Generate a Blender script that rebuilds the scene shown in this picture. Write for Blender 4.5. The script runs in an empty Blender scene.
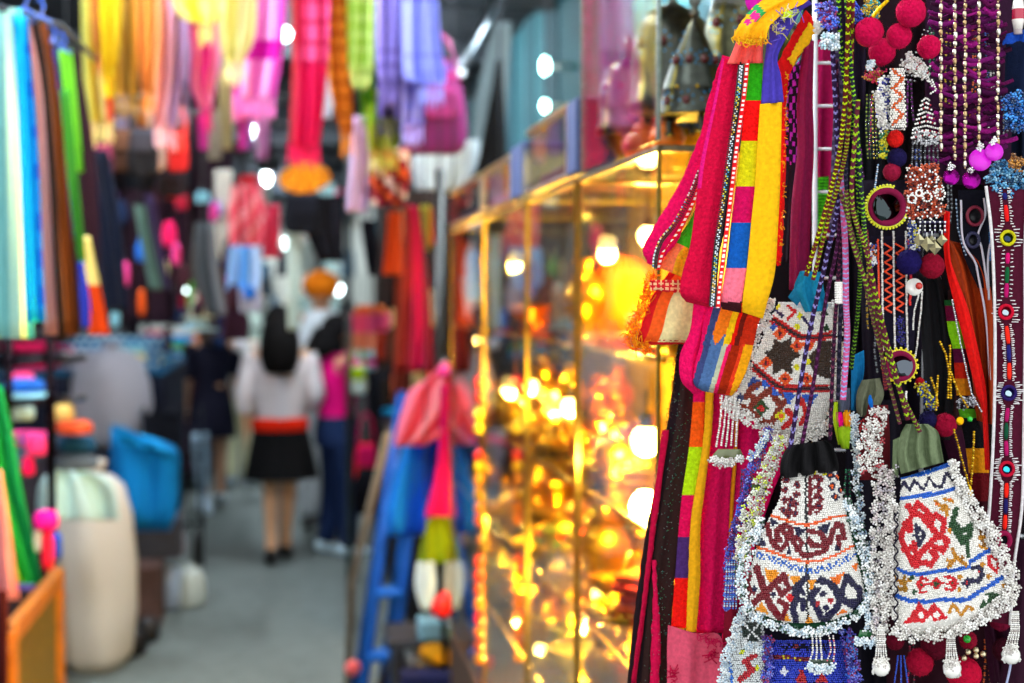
import bpy, math, random
import numpy as np
from mathutils import Vector, Matrix
random.seed(7); rng = np.random.default_rng(7)
sc = bpy.context.scene
col = sc.collection
R = math.radians
# ------------------------------------------------------------------ camera and picture geometry
F = 1422.0
YAW, PIT = R(9.07), R(-1.78)
EYE = np.array([0.0, 0.0, 1.65])
FW = np.array([math.sin(YAW)*math.cos(PIT), math.cos(YAW)*math.cos(PIT), math.sin(PIT)])
RT = np.array([math.cos(YAW), -math.sin(YAW), 0.0])
UP = np.cross(RT, FW)
def ray(px, py):
    px = np.asarray(px, float); py = np.asarray(py, float)
    return FW + ((px-512)/F)[..., None]*RT + ((341.5-py)/F)[..., None]*UP
def P(px, py, d):
    """point seen at (px,py), d metres in front of the lens"""
    return EYE + ray(px, py)*np.asarray(d, float)[..., None]
def PX(px, py, X): r = ray(px, py); return EYE + r*(X/r[0])
def PY(px, py, Y): r = ray(px, py); return EYE + r*(Y/r[1])
def PZ(px, py, Z=0.0): r = ray(px, py); return EYE + r*((Z-EYE[2])/r[2])
def pix(p):
    q = np.asarray(p, float)-EYE; d = q@FW
    return 512+F*(q@RT)/d, 341.5-F*(q@UP)/d, d
# ------------------------------------------------------------------ colour and materials
def lin(c): return c/12.92 if c <= .04045 else ((c+.055)/1.055)**2.4
_cc = {}
def C(h):
    if not isinstance(h, str): return tuple(h)
    if h not in _cc:
        s = h.lstrip('#'); _cc[h] = tuple(lin(int(s[i:i+2], 16)/255) for i in (0, 2, 4))
    return _cc[h]
_m = {}
def mat(kind):
    if kind in _m: return _m[kind]
    m = bpy.data.materials.new(kind); m.use_nodes = True
    nt = m.node_tree; N = nt.nodes; L = nt.links
    b = N['Principled BSDF']
    spec = {'fabric': (.9, 0, .15), 'wool': (.95, 0, .1), 'bead': (.22, 0, .6), 'plastic': (.35, 0, .5),
            'metal': (.32, 1, .5), 'wood': (.55, 0, .4), 'skin': (.6, 0, .3), 'paint': (.6, 0, .25),
            'sheer': (.85, 0, .2), 'foil': (.25, 1, .5), 'brass_sheet': (.5, .7, .5), 'plain': (.8, 0, .2), 'mirror': (.04, 1, .5), 'leather': (.45, 0, .4),
            'film': (.25, 0, .6)}[kind]
    b.inputs['Roughness'].default_value = spec[0]; b.inputs['Metallic'].default_value = spec[1]
    b.inputs['Specular IOR Level'].default_value = spec[2]
    at = N.new('ShaderNodeAttribute'); at.attribute_name = 'Col'
    tc = N.new('ShaderNodeTexCoord')
    src = at.outputs['Color']
    def noise(sc_, det=2):
        n = N.new('ShaderNodeTexNoise'); n.inputs['Scale'].default_value = sc_; n.inputs['Detail'].default_value = det
        L.new(tc.outputs['Object'], n.inputs['Vector']); return n
    def bump(n, st, dist):
        bp = N.new('ShaderNodeBump'); bp.inputs['Strength'].default_value = st; bp.inputs['Distance'].default_value = dist
        L.new(n.outputs['Fac'], bp.inputs['Height']); L.new(bp.outputs['Normal'], b.inputs['Normal'])
    def vary(n, lo, hi):
        mr = N.new('ShaderNodeMapRange'); mr.inputs['To Min'].default_value = lo; mr.inputs['To Max'].default_value = hi
        mr.inputs['From Min'].default_value = .3; mr.inputs['From Max'].default_value = .7
        L.new(n.outputs['Fac'], mr.inputs['Value'])
        mx = N.new('ShaderNodeVectorMath'); mx.operation = 'SCALE'
        L.new(at.outputs['Color'], mx.inputs[0]); L.new(mr.outputs['Result'], mx.inputs['Scale'])
        return mx.outputs['Vector']
    if kind in ('fabric', 'sheer'): n = noise(700, 3); bump(n, .35, .001); src = vary(noise(260, 3), .84, 1.12)
    elif kind == 'wool': n = noise(420, 4); bump(n, .8, .0025); src = vary(noise(300, 4), .75, 1.15)
    elif kind == 'wood': n = noise(40, 4); bump(n, .2, .001); src = vary(noise(25, 4), .7, 1.2)
    elif kind in ('metal', 'foil'): n = noise(160, 3); bump(n, .4, .001); src = vary(noise(90, 3), .7, 1.15)
    elif kind == 'leather': bump(noise(300, 2), .3, .001)
    elif kind == 'plain': src = vary(noise(12, 4), .85, 1.1)
    L.new(src, b.inputs['Base Color'])
    if kind in ('fabric', 'wool'):
        b.inputs['Sheen Weight'].default_value = .0
    if kind == 'sheer':
        out = N['Material Output']; tr = N.new('ShaderNodeBsdfTranslucent'); L.new(src, tr.inputs['Color'])
        mx = N.new('ShaderNodeMixShader'); mx.inputs[0].default_value = .4
        L.new(b.outputs[0], mx.inputs[1]); L.new(tr.outputs[0], mx.inputs[2]); L.new(mx.outputs[0], out.inputs['Surface'])
    if kind == 'film':
        out = N['Material Output']; tr = N.new('ShaderNodeBsdfTransparent')
        mx = N.new('ShaderNodeMixShader'); mx.inputs[0].default_value = .22
        L.new(b.outputs[0], mx.inputs[1]); L.new(tr.outputs[0], mx.inputs[2]); L.new(mx.outputs[0], out.inputs['Surface'])
    if kind == 'bead': b.inputs['Coat Weight'].default_value = .3
    _m[kind] = m; return m
def glass_mat(name='clear_glass', tint=(.97, .985, .97)):
    if name in _m: return _m[name]
    m = bpy.data.materials.new(name); m.use_nodes = True
    nt = m.node_tree; N = nt.nodes; L = nt.links; N.remove(N['Principled BSDF'])
    fr = N.new('ShaderNodeFresnel'); fr.inputs['IOR'].default_value = 1.5
    tr = N.new('ShaderNodeBsdfTransparent'); tr.inputs['Color'].default_value = (*tint, 1)
    gl = N.new('ShaderNodeBsdfGlossy'); gl.inputs['Roughness'].default_value = .015
    mx = N.new('ShaderNodeMixShader')
    ge = N.new('ShaderNodeNewGeometry'); ri = N.new('ShaderNodeMapRange')      # same reflectance from either side of the pane
    ri.inputs['To Min'].default_value = 1.5; ri.inputs['To Max'].default_value = 1/1.5
    L.new(ge.outputs['Backfacing'], ri.inputs['Value']); L.new(ri.outputs['Result'], fr.inputs['IOR'])
    L.new(fr.outputs[0], mx.inputs[0]); L.new(tr.outputs[0], mx.inputs[1]); L.new(gl.outputs[0], mx.inputs[2])
    L.new(mx.outputs[0], N['Material Output'].inputs['Surface'])
    _m[name] = m; return m
def emit_mat(name, hexc, s):
    if name in _m: return _m[name]
    m = bpy.data.materials.new(name); m.use_nodes = True
    nt = m.node_tree; N = nt.nodes; b = N['Principled BSDF']
    b.inputs['Base Color'].default_value = (.8, .8, .8, 1)
    b.inputs['Emission Color'].default_value = (*C(hexc), 1); b.inputs['Emission Strength'].default_value = s
    _m[name] = m; return m
# ------------------------------------------------------------------ mesh collector
_t = (1+5**.5)/2
ICO = np.array([(-1, _t, 0), (1, _t, 0), (-1, -_t, 0), (1, -_t, 0), (0, -1, _t), (0, 1, _t), (0, -1, -_t), (0, 1, -_t), (_t, 0, -1), (_t, 0, 1), (-_t, 0, -1), (-_t, 0, 1)])
ICO /= np.linalg.norm(ICO[0])
ICF = [(0, 11, 5), (0, 5, 1), (0, 1, 7), (0, 7, 10), (0, 10, 11), (1, 5, 9), (5, 11, 4), (11, 10, 2), (10, 7, 6), (7, 1, 8), (3, 9, 4), (3, 4, 2), (3, 2, 6), (3, 6, 8), (3, 8, 9), (4, 9, 5), (2, 4, 11), (6, 2, 10), (8, 6, 7), (9, 8, 1)]
def frames(p):
    p = np.asarray(p, float); t = np.gradient(p, axis=0); t /= np.linalg.norm(t, axis=1)[:, None]+1e-12
    a = np.array([0, 0, 1.]) if abs(t[0][2]) < .9 else np.array([1., 0, 0])
    n = np.cross(t[0], a); n /= np.linalg.norm(n); ns = []
    for k in t:
        n = n-k*(n@k); n /= np.linalg.norm(n)+1e-12; ns.append(n)
    ns = np.array(ns); return t, ns, np.cross(t, ns)
def smooth(pts, n):
    """Catmull-Rom through points, n samples"""
    p = np.asarray(pts, float)
    if len(p) < 3:
        s = np.linspace(0, 1, n)[:, None]; return p[0]*(1-s)+p[-1]*s
    q = np.vstack([2*p[0]-p[1], p, 2*p[-1]-p[-2]]); s = np.linspace(0, len(p)-1-1e-9, n); out = []
    for u in s:
        i = int(u); f = u-i; a, b, c, d = q[i:i+4]
        out.append(.5*((2*b)+(-a+c)*f+(2*a-5*b+4*c-d)*f*f+(-a+3*b-3*c+d)*f**3))
    return np.array(out)
class MB:
    def __init__(s): s.V = []; s.Fc = []; s.K = []; s.n = 0
    def add(s, V, Fs, c):
        V = np.asarray(V, float).reshape(-1, 3); s.V.append(V)
        o = s.n; s.Fc += [tuple(i+o for i in f) for f in Fs]; s.n += len(V)
        if isinstance(c, (str, tuple)): s.K += [C(c)]*len(Fs)
        else: s.K += [C(k) for k in c]
        return s
    def box(s, lo, hi, c='#808080', rz=0):
        lo = np.array(lo, float); hi = np.array(hi, float)
        lo, hi = np.minimum(lo, hi), np.maximum(lo, hi)
        b = min((hi-lo).min()*.2, .004)
        V = []
        # bevelled box: three nested rings per axis corner
        for x in (0, 1):
            for y in (0, 1):
                for z in (0, 1):
                    p = np.array([hi[0] if x else lo[0], hi[1] if y else lo[1], hi[2] if z else lo[2]])
                    sg = np.array([-1 if x else 1, -1 if y else 1, -1 if z else 1])*b
                    V += [p+sg*[0, 1, 1], p+sg*[1, 0, 1], p+sg*[1, 1, 0]]
        I = lambda x, y, z, a: (x*4+y*2+z)*3+a
        Fs = []
        for a in range(3):
            o = [k for k in range(3) if k != a]
            for e in (0, 1):
                q = []
                for (i, j) in ((0, 0), (1, 0), (1, 1), (0, 1)):
                    k = [0, 0, 0]; k[a] = e; k[o[0]] = i; k[o[1]] = j; q.append(I(*k, a))
                Fs.append(tuple(q))
            for i in (0, 1):
                for j in (0, 1):
                    k0 = [0, 0, 0]; k0[o[0]] = i; k0[o[1]] = j; k1 = list(k0); k1[a] = 1
                    Fs.append((I(*k0, o[0]), I(*k1, o[0]), I(*k1, o[1]), I(*k0, o[1])))
        for x in (0, 1):
            for y in (0, 1):
                for z in (0, 1): Fs.append((I(x, y, z, 0), I(x, y, z, 1), I(x, y, z, 2)))
        V = np.array(V)
        if rz:
            c0 = (lo+hi)/2; cs, sn = math.cos(rz), math.sin(rz); q = V-c0
            V = np.stack([q[:, 0]*cs-q[:, 1]*sn, q[:, 0]*sn+q[:, 1]*cs, q[:, 2]], 1)+c0
        return s.add(V, Fs, c)
    def tube(s, path, r, c='#808080', n=8, k=None, caps=True):
        p = np.asarray(path, float)
        if k: p = smooth(p, k)
        r = np.interp(np.linspace(0, 1, len(p)), np.linspace(0, 1, len(np.atleast_1d(r))), np.atleast_1d(r))
        t, a, b = frames(p); th = np.linspace(0, 2*math.pi, n, endpoint=False)
        V = (p[:, None]+r[:, None, None]*(np.cos(th)[None, :, None]*a[:, None]+np.sin(th)[None, :, None]*b[:, None])).reshape(-1, 3)
        Fs = []; K = []
        for i in range(len(p)-1):
            for j in range(n):
                Fs.append((i*n+j, i*n+(j+1) % n, (i+1)*n+(j+1) % n, (i+1)*n+j))
                K.append(c(i, j) if callable(c) else c)
        if caps:
            Fs += [tuple(range(n-1, -1, -1)), tuple((len(p)-1)*n+j for j in range(n))]; K += [K[0], K[-1]]
        return s.add(V, Fs, K)
    def lathe(s, prof, org, c='#808080', n=20, ax=None, sx=1, sy=1, wob=0):
        """prof: (radius,height) list about a vertical axis at org"""
        org = np.asarray(org, float); th = np.linspace(0, 2*math.pi, n, endpoint=False); V = []
        for i, (r, h) in enumerate(prof):
            rr = r*(1+wob*np.sin(th*5+i*.7)) if wob else r+0*th
            V.append(np.stack([rr*np.cos(th)*sx, rr*np.sin(th)*sy, 0*th+h], 1))
        V = np.concatenate(V)
        if ax is not None:
            q = Vector((0, 0, 1)).rotation_difference(Vector(ax)).to_matrix(); V = V@np.array(q).T
        V = V+org; Fs = []; K = []
        for i in range(len(prof)-1):
            for j in range(n):
                Fs.append((i*n+j, i*n+(j+1) % n, (i+1)*n+(j+1) % n, (i+1)*n+j)); K.append(c(i, j) if callable(c) else c)
        Fs += [tuple(range(n-1, -1, -1)), tuple((len(prof)-1)*n+j for j in range(n))]; K += [K[0], K[-1]]
        return s.add(V, Fs, K)
    def ball(s, c0, r, c, n=14, m=10, noise=0, sc3=(1, 1, 1)):
        V = []; c0 = np.asarray(c0, float)
        for i in range(m+1):
            f = math.pi*i/m
            for j in range(n):
                g = 2*math.pi*j/n; k = r*(1+noise*(random.random()-.5) if 0 < i < m else r and 1)
                V.append(c0+np.array([math.sin(f)*math.cos(g)*sc3[0], math.sin(f)*math.sin(g)*sc3[1], math.cos(f)*sc3[2]])*k)
        Fs = [(i*n+j, (i+1)*n+j, (i+1)*n+(j+1) % n, i*n+(j+1) % n) for i in range(m) for j in range(n)]
        K = [c(i, j) if callable(c) else c for i in range(m) for j in range(n)]
        return s.add(V, Fs, K)
    def beads(s, pos, cols, r, sq=1.0):
        pos = np.asarray(pos, float).reshape(-1, 3)
        rr = r*(1+(rng.random(len(pos))-.5)*.18)
        V = pos[:, None]+ICO[None]*rr[:, None, None]; V = V.reshape(-1, 3)
        Fs = [(a+12*i, b+12*i, c+12*i) for i in range(len(pos)) for a, b, c in ICF]
        if isinstance(cols, str): cols = [cols]*len(pos)
        K = []
        for k in cols:
            k = C(k); K += [k]*20
        return s.add(V, Fs, K)
    def obj(s, name, m='fabric', parent=None, label=None, cat=None, group=None, kind=None, flat=False):
        V = np.concatenate(s.V)
        root = parent
        while root is not None and root.parent is not None: root = root.parent
        if root is not None: org = np.array(root['_o'])
        else: org = np.array([V[:, 0].mean(), V[:, 1].mean(), V[:, 2].min()])
        me = bpy.data.meshes.new(name); me.from_pydata((V-org).tolist(), [], s.Fc)
        a = me.attributes.new('Col', 'FLOAT_COLOR', 'FACE')
        K = np.ones((len(s.Fc), 4), np.float32); K[:, :3] = np.array(s.K, np.float32); a.data.foreach_set('color', K.ravel())
        if not flat: me.polygons.foreach_set('use_smooth', [True]*len(s.Fc))
        me.materials.append(mat(m) if isinstance(m, str) else m); me.update()
        o = bpy.data.objects.new(name, me); col.objects.link(o)
        if parent is not None: o.parent = parent
        else: o.location = org; o['_o'] = list(org)
        return tag(o, label, cat, group, kind)
def tag(o, label=None, cat=None, group=None, kind=None):
    for k, v in (('label', label), ('category', cat), ('group', group), ('kind', kind)):
        if v: o[k] = v
    return o
def thing(name, label, cat, loc, group=None):
    o = bpy.data.objects.new(name, None); col.objects.link(o); o.empty_display_size = .05
    o.location = tuple(loc); o['_o'] = [float(x) for x in loc]; return tag(o, label, cat, group)
def copy_thing(src, dloc, label=None, group=None):
    """copy of a thing with copies of its parts and sub-parts"""
    r = src.copy(); col.objects.link(r); r.location = Vector(src.location)+Vector([float(x) for x in dloc]); r['_o'] = list(r.location)
    if label: r['label'] = label
    if group: r['group'] = group
    for ch in list(src.children):
        c = ch.copy(); col.objects.link(c); c.parent = r
        for g in list(ch.children):
            d = g.copy(); col.objects.link(d); d.parent = c
    return r
# ------------------------------------------------------------------ cloth, beadwork
def grid_rows(rows, nv):
    q = []
    for r in rows:
        if len(r) == 3: q.append((r[1], r[0], r[2], r[0], 0))
        elif len(r) == 4: q.append((*r, 0))
        else: q.append(r)
    q = np.array(q, float)
    return smooth(q, nv) if len(q) > 2 else q[0]+(q[-1]-q[0])*np.linspace(0, 1, nv)[:, None]
def pick(c, u, v, x, y):
    if callable(c): return c(u, v, x, y)
    if isinstance(c, list):
        for e, k in c:
            if u <= e: return k
        return c[-1][1]
    return c
def cloth(mb, rows, d, c, nu=12, nv=24, amp=0, folds=2, ph=0, th=.0015, jag=0, bulge=0, jx=0):
    g = grid_rows(rows, nv+1); u = np.linspace(0, 1, nu+1); v = np.linspace(0, 1, nv+1)
    X = g[:, 0:1]*(1-u)+g[:, 2:3]*u; Y = g[:, 1:2]*(1-u)+g[:, 3:4]*u; D = d+g[:, 4:5]+0*u
    if jag:
        X[:, 0] += rng.uniform(-jag, jag, nv+1); X[:, -1] += rng.uniform(-jag, jag, nv+1); Y[-1] += rng.uniform(-jag, jag, nu+1)
    if amp:
        U, Vv = np.meshgrid(u, v)
        D = D+amp*(.45+.55*Vv)*(np.sin(2*math.pi*(folds*U+ph)+1.3*np.sin(2.2*Vv+ph*5))+.35*np.sin(2*math.pi*(folds*2.3*U+ph*3)+3*Vv))
    if bulge:
        U, Vv = np.meshgrid(u, v)
        B = bulge*np.sqrt(np.clip(1-(2*U-1)**4, 0, 1))*np.sqrt(np.clip(1-(2*Vv-1)**6, 0, 1)); Df = D-B; Db = D+B+th
    else: Df = D; Db = D+th
    A = P(X, Y, Df).reshape(-1, 3); B_ = P(X, Y, Db).reshape(-1, 3); n = nu+1; o = len(A)
    Fs = []; K = []
    for i in range(nv):
        for j in range(nu):
            k = pick(c, (j+.5)/nu, (i+.5)/nv, (X[i, j]+X[i+1, j+1])/2, (Y[i, j]+Y[i+1, j+1])/2)
            a, b, e, f = i*n+j, i*n+j+1, (i+1)*n+j+1, (i+1)*n+j
            Fs += [(a, f, e, b), (a+o, b+o, e+o, f+o)]; K += [k, k]
            if i == 0: Fs.append((a, b, b+o, a+o)); K.append(k)
            if i == nv-1: Fs.append((f, f+o, e+o, e)); K.append(k)
            if j == 0: Fs.append((a, a+o, f+o, f)); K.append(k)
            if j == nu-1: Fs.append((b, e, e+o, b+o)); K.append(k)
    return mb.add(np.vstack([A, B_]), Fs, K)
def seg_d(x, y, pts):
    best = np.full(np.shape(x), 1e9)
    for (ax, ay), (bx, by) in zip(pts[:-1], pts[1:]):
        dx, dy = bx-ax, by-ay; t = np.clip(((x-ax)*dx+(y-ay)*dy)/(dx*dx+dy*dy+1e-9), 0, 1)
        best = np.minimum(best, np.hypot(x-ax-t*dx, y-ay-t*dy))
    return best
def inpoly(x, y, pts):
    r = np.zeros(np.shape(x), bool); n = len(pts)
    for i in range(n):
        (x1, y1), (x2, y2) = pts[i], pts[(i+1) % n]
        if y1 == y2: continue
        r ^= ((y1 > y) != (y2 > y)) & (x < (x2-x1)*(y-y1)/(y2-y1)+x1)
    return r
def paint(x, y, base, items):
    """bead colours after a needlework chart: lines (w>0), filled shapes (w=0), dots (w<0 = radius)"""
    k = np.tile(np.array(C(base)), (len(x), 1))
    for it in items:
        c, w, pts = it[:3]
        if w > 0: m = seg_d(x, y, pts) <= w/2
        elif w == 0: m = inpoly(x, y, pts)
        else:
            m = np.zeros(len(x), bool)
            for a, b in pts: m |= (abs(x-a)+abs(y-b)*.95) <= -w
        if len(it) > 3: m &= ((np.floor(x/2.4)+np.floor(y/2.4)) % 2 == 0)
        k[m] = C(c)
    return k
def chart(base, items):
    """ground cloth dyed in the same pattern as the beads sewn over it"""
    gx, gy = np.meshgrid(np.arange(700, 1030, 1.), np.arange(290, 700, 1.)); g = paint(gx.ravel(), gy.ravel(), base, items).reshape(gx.shape+(3,))*.8
    return lambda u, v, x, y: tuple(g[min(409, max(0, int(y-290+.5))), min(329, max(0, int(x-700+.5)))])
def panel(mb, rows, d, base, items, pitch=2.0, bulge=0, jit=.18, sizes=None, arch=0):
    """rows of seed beads sewn over the front of a pouch"""
    g = grid_rows(rows, 200); L = np.hypot(np.diff(g[:, 1]+g[:, 3]), np.diff(g[:, 0]+g[:, 2])*.2)/2
    H = L.sum(); nv = max(2, int(H/pitch)); s = np.concatenate([[0], np.cumsum(L)])/H
    xs = []; ys = []; ds = []
    for i in range(nv):
        v = (i+.5)/nv; r = [np.interp(v, s, g[:, k]) for k in range(5)]
        w = math.hypot(r[2]-r[0], r[3]-r[1]); m = max(2, int(w/pitch)); u = (np.arange(m)+.5)/m+((i % 2)*.5-.25)/m
        B = bulge*np.sqrt(np.clip(1-(2*u-1)**4, 0, 1))*math.sqrt(max(0, 1-(2*v-1)**6))
        xs.append(r[0]*(1-u)+r[2]*u); ys.append(r[1]*(1-u)+r[3]*u+arch*np.sin(math.pi*u)); ds.append(d+r[4]-B)
    x = np.concatenate(xs); y = np.concatenate(ys); dd = np.concatenate(ds)
    k = paint(x, y, base, items)*(1+(rng.random((len(x), 1))-.5)*.2)
    x = x+rng.normal(0, jit, len(x)); y = y+rng.normal(0, jit, len(x)); dd = dd-.0009+rng.normal(0, .0003, len(x))
    return mb.beads(P(x, y, dd), [tuple(q) for q in np.clip(k, 0, 1)], pitch*.62*d/F)
def fluff(mb, path, w, d, cols, dens=.22, r=1.15, dj=.006, front=None):
    """netted bead edging: little loops of beads crowded along a path"""
    p = np.asarray(path, float); w = np.atleast_1d(w)
    L = np.hypot(*np.diff(p, axis=0).T); T = L.sum(); cs = np.concatenate([[0], np.cumsum(L)])
    pts = []
    n = int(T*w.mean()*dens/2.9)+1
    for _ in range(n):
        t = random.random()*T; x = np.interp(t, cs, p[:, 0]); y = np.interp(t, cs, p[:, 1]); ww = np.interp(t/T, np.linspace(0, 1, len(w)), w)
        i = min(len(L)-1, int(np.searchsorted(cs, t, 'right')-1)); tx, ty = (p[i+1]-p[i])/(L[i]+1e-9)
        o = (random.random()-.5)*ww; x -= ty*o; y += tx*o; a0 = random.random()*6.28; z = random.uniform(-dj, dj); bend = random.choice((-1, 1))*random.uniform(1.2, 2.2)
        x -= 1.2*r*math.cos(a0); y -= 1.2*r*math.sin(a0)
        for k in range(3):
            pts.append((x, y, d+z+random.uniform(-.0006, .0006))); x += 1.9*r*math.cos(a0); y += 1.9*r*math.sin(a0); a0 += bend
    q = np.array(pts)
    cc = [random.choice(cols) for _ in range(n)]
    cc = [c if random.random() < .85 else random.choice(cols) for c in cc for _ in range(3)]
    return mb.beads(P(q[:, 0], q[:, 1], q[:, 2]), cc, r*d/F)
def strand(mb, path, d, cols, pitch=2.2, r=None, d2=None, jit=.15):
    p = np.asarray(path, float); L = np.hypot(*np.diff(p, axis=0).T); T = L.sum(); cs = np.concatenate([[0], np.cumsum(L)])
    t = np.arange(0, T, pitch); x = np.interp(t, cs, p[:, 0])+rng.normal(0, jit, len(t)); y = np.interp(t, cs, p[:, 1])
    dd = np.linspace(d, d2 if d2 else d, len(t))
    cc = [cols[i % len(cols)] for i in range(len(t))] if isinstance(cols, list) else cols
    return mb.beads(P(x, y, dd), cc, (r or pitch*.5)*d/F)
def cord(mb, path, d, c1, c2, r=2.2, d2=None, n=60, cc=None):
    """plaited cord: spiralling colours"""
    p = smooth(path, n); dd = np.linspace(d, d2 or d, n)
    return mb.tube(P(p[:, 0], p[:, 1], dd), r*d/F, c=cc or (lambda i, j: c1 if (i+j) % 4 < 2 else c2), n=8)
def threads(mb, path, w, d, c, n=40, ln=8, r=.35, ang=None):
    """frayed yarn ends along an edge"""
    p = np.asarray(path, float); L = np.hypot(*np.diff(p, axis=0).T); T = L.sum(); cs = np.concatenate([[0], np.cumsum(L)])
    for _ in range(n):
        t = random.random()*T; x = np.interp(t, cs, p[:, 0])+random.uniform(-w, w); y = np.interp(t, cs, p[:, 1])+random.uniform(-w, w)
        a = random.uniform(0, 6.28) if ang is None else ang+random.gauss(0, .5); l = ln*random.uniform(.4, 1.2); b = random.gauss(0, 1.2)
        q = smooth([(x, y), (x+l*.5*math.cos(a), y+l*.5*math.sin(a)), (x+l*math.cos(a+b), y+l*math.sin(a+b))], 5)
        z = d+random.uniform(-.004, .004)
        mb.tube(P(q[:, 0], q[:, 1], z+0*q[:, 0]), r*d/F, c=c if isinstance(c, str) else random.choice(c), n=4)
    return mb
def pompom(mb, px, py, r, d, c):
    """wool pompom: core and a coat of short yarn ends"""
    q = P(px, py, d); s = d/F; c1 = C(c)
    mb.ball(q, r*.9*s, c, 18, 12, .06)
    for _ in range(420):
        v = rng.normal(size=3); v /= np.linalg.norm(v); k = random.uniform(.93, 1.07)
        a = q+v*r*.8*s; b = q+v*r*k*s; t = np.cross(v, [0, 0, 1.1]); t /= np.linalg.norm(t)+1e-9; e = t*.5*s
        f = random.uniform(.75, 1.25)
        mb.add([a-e, a+e, b], [(0, 1, 2)], tuple(min(1, z*f) for z in c1))
    return mb
# ================================================================== RIGHT: the stall's hanging display, 1.3-1.6 m from the lens
WH = ['#e8e4dc', '#f0eeea', '#dcd8d0', '#ece8e2', '#c0b8b2']
WHB = ['#dce8ee', '#eef2f2', '#c8d8e2', '#e8eae8', '#a8bccc']
# --- white wire grid and dark backing cloth
t = thing('wire_grid_rack', 'white wire grid panel whose ladder rungs show beside the green plaited cords', 'rack', P(900, 700, 1.585))
for x in (815, 921, 1027, 1133):
    MB().tube(P(np.array([x, x]), np.array([-90, 760]), 1.585), .0029 if x == 815 else .0022, '#e9edf2', 10).obj('upright_rod', 'paint', t)
for y in range(-66, 760, 43):
    MB().tube(P(np.array([813, 1140]), np.array([y, y]), 1.589), .0017, '#e9edf2', 8).obj('rung', 'paint', t)
b = MB(); cloth(b, [(-110, 800, 1170), (90, 796, 1170), (300, 720, 1170), (400, 700, 1170), (780, 676, 1170)], 1.64, '#120c12', 24, 20, .006, 5)
b.obj('backing_cloth', 'fabric', None, 'black cloth hung as the backing of the trinket stall on the right', 'cloth')
# --- patch straps ---------------------------------------------------
def beadtrim(mb, path, d, w, base='#15101a'):
    p = smooth(path, 90); L = np.hypot(*np.diff(p, axis=0).T).sum(); n = int(L/1.75); q = smooth(path, n)
    t = np.gradient(q, axis=0); t /= np.linalg.norm(t, axis=1)[:, None]; N = np.stack([-t[:, 1], t[:, 0]], 1)
    pos = []; cs = []
    pal = ['#ffffff', '#cfe0f0', '#f2e14a', '#5fb8e8', '#e8e8e8', '#f2c23a']
    for i in range(n):
        for k, o in enumerate(np.arange(-w/2+.8, w/2, 1.75)):
            a = q[i]+N[i]*o; edge = k in (0, int((w-1.7)/1.75))
            pos.append((a[0], a[1])); f = (i//14) % 3
            cs.append(base if edge or (i+k) % 3 == 0 else pal[(f*2+(i+k) % 2) % 6])
    pos = np.array(pos); return mb.beads(P(pos[:, 0], pos[:, 1], d), cs, .95*d/F)
def stitch(mb, path, d, w, c1='#e8141e', c2='#f6f0ea'):
    p = smooth(path, 60); g = [(a-w/2, b, a+w/2, b, 0) for a, b in p]
    cloth(mb, g, d, lambda u, v, x, y: c2 if int(y/2.6) % 2 == 0 and .2 < u < .8 else c1, 5, 130, th=.0012)
    return mb
def blocks(lst, default='#c01040'):
    def f(u, v, x, y):
        for e, k in lst:
            if y <= e: return k
        return lst[-1][1]
    return f
# left curl of the patch strap (the rear half, folding outward)
t = thing('patchwork_strap', 'curling crimson patchwork strap end with green and salmon patches, left of the main strap', 'strap', P(650, 266, 1.43))
b = MB(); cloth(b, [(722, 55, 742, 60, .01), (708, 100, 726, 110, .01), (698, 140, 712, 150, 0), (676, 190, 697, 196, 0), (653, 228, 678, 240, -.004), (643, 248, 665, 256, -.004), (647, 263, 658, 268, 0)], 1.42, '#dc0a55', 8, 60, .002, 1, jag=.7, th=.003)
b.obj('crimson_band', 'wool', t)
b = MB(); beadtrim(b, [(700, 172), (690, 196), (675, 224), (662, 240), (656, 256), (655, 268)], 1.413, 4.6, '#2a2018'); b.obj('beaded_trim', 'bead', t)
b = MB(); stitch(b, [(701, 182), (692, 205), (678, 232), (664, 250), (658, 270)], 1.416, 4.2); b.obj('stitched_trim', 'fabric', t)
b = MB(); cloth(b, [(702, 190, 712, 196), (694, 212, 708, 222), (682, 232, 702, 244), (667, 249, 690, 258), (660, 268, 684, 278)], 1.421, lambda u, v, x, y: '#3cae1e' if v < .64 else ('#f4774a' if u < .5 else '#eda51c'), 8, 30, .002, 1, th=.003)
b.obj('patch_panel', 'wool', t)
# main strap
t = thing('patchwork_strap', 'main patchwork strap folded double, crimson, beaded trim, coloured squares and yellow edge', 'strap', P(720, 318, 1.39))
mr = lambda off0, off1, w0, w1, y0=58, y1=302: [(728+off0, y0, 728+off0+w0, y0, .006), (719+off0, 100, 719+off0+w0, 100), (705+(off0+off1)/2, 180, 705+(off0+off1)/2+(w0+w1)/2, 180), (688+off1, 255, 688+off1+w1, 255), (681+off1, y1-14, 681+off1+w1, y1-12, 0), (681+off1, y1, 681+off1+w1, y1+6, .012)]
b = MB(); cloth(b, [(722, 58, 740, 62, .006), (714, 100, 735, 100), (701, 160, 729, 160), (696, 200, 724, 200), (690, 245, 718, 248), (683, 270, 714, 276), (680, 292, 711, 302), (686, 302, 711, 308, .014)], 1.385, lambda u, v, x, y: '#e01878' if (u < .16 and y < 190) else '#cc0838', 14, 70, .0015, 1.2, th=.006)
b.obj('crimson_band', 'wool', t)
b = MB(); cloth(b, [(740, 62, 743, 62, .004), (731, 140, 738, 140), (719, 220, 727, 220), (712, 262, 718, 262), (709, 305, 718, 307)], 1.38, '#120d12', 4, 40, th=.003)
b.obj('trim_tape', 'fabric', t)
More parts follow.
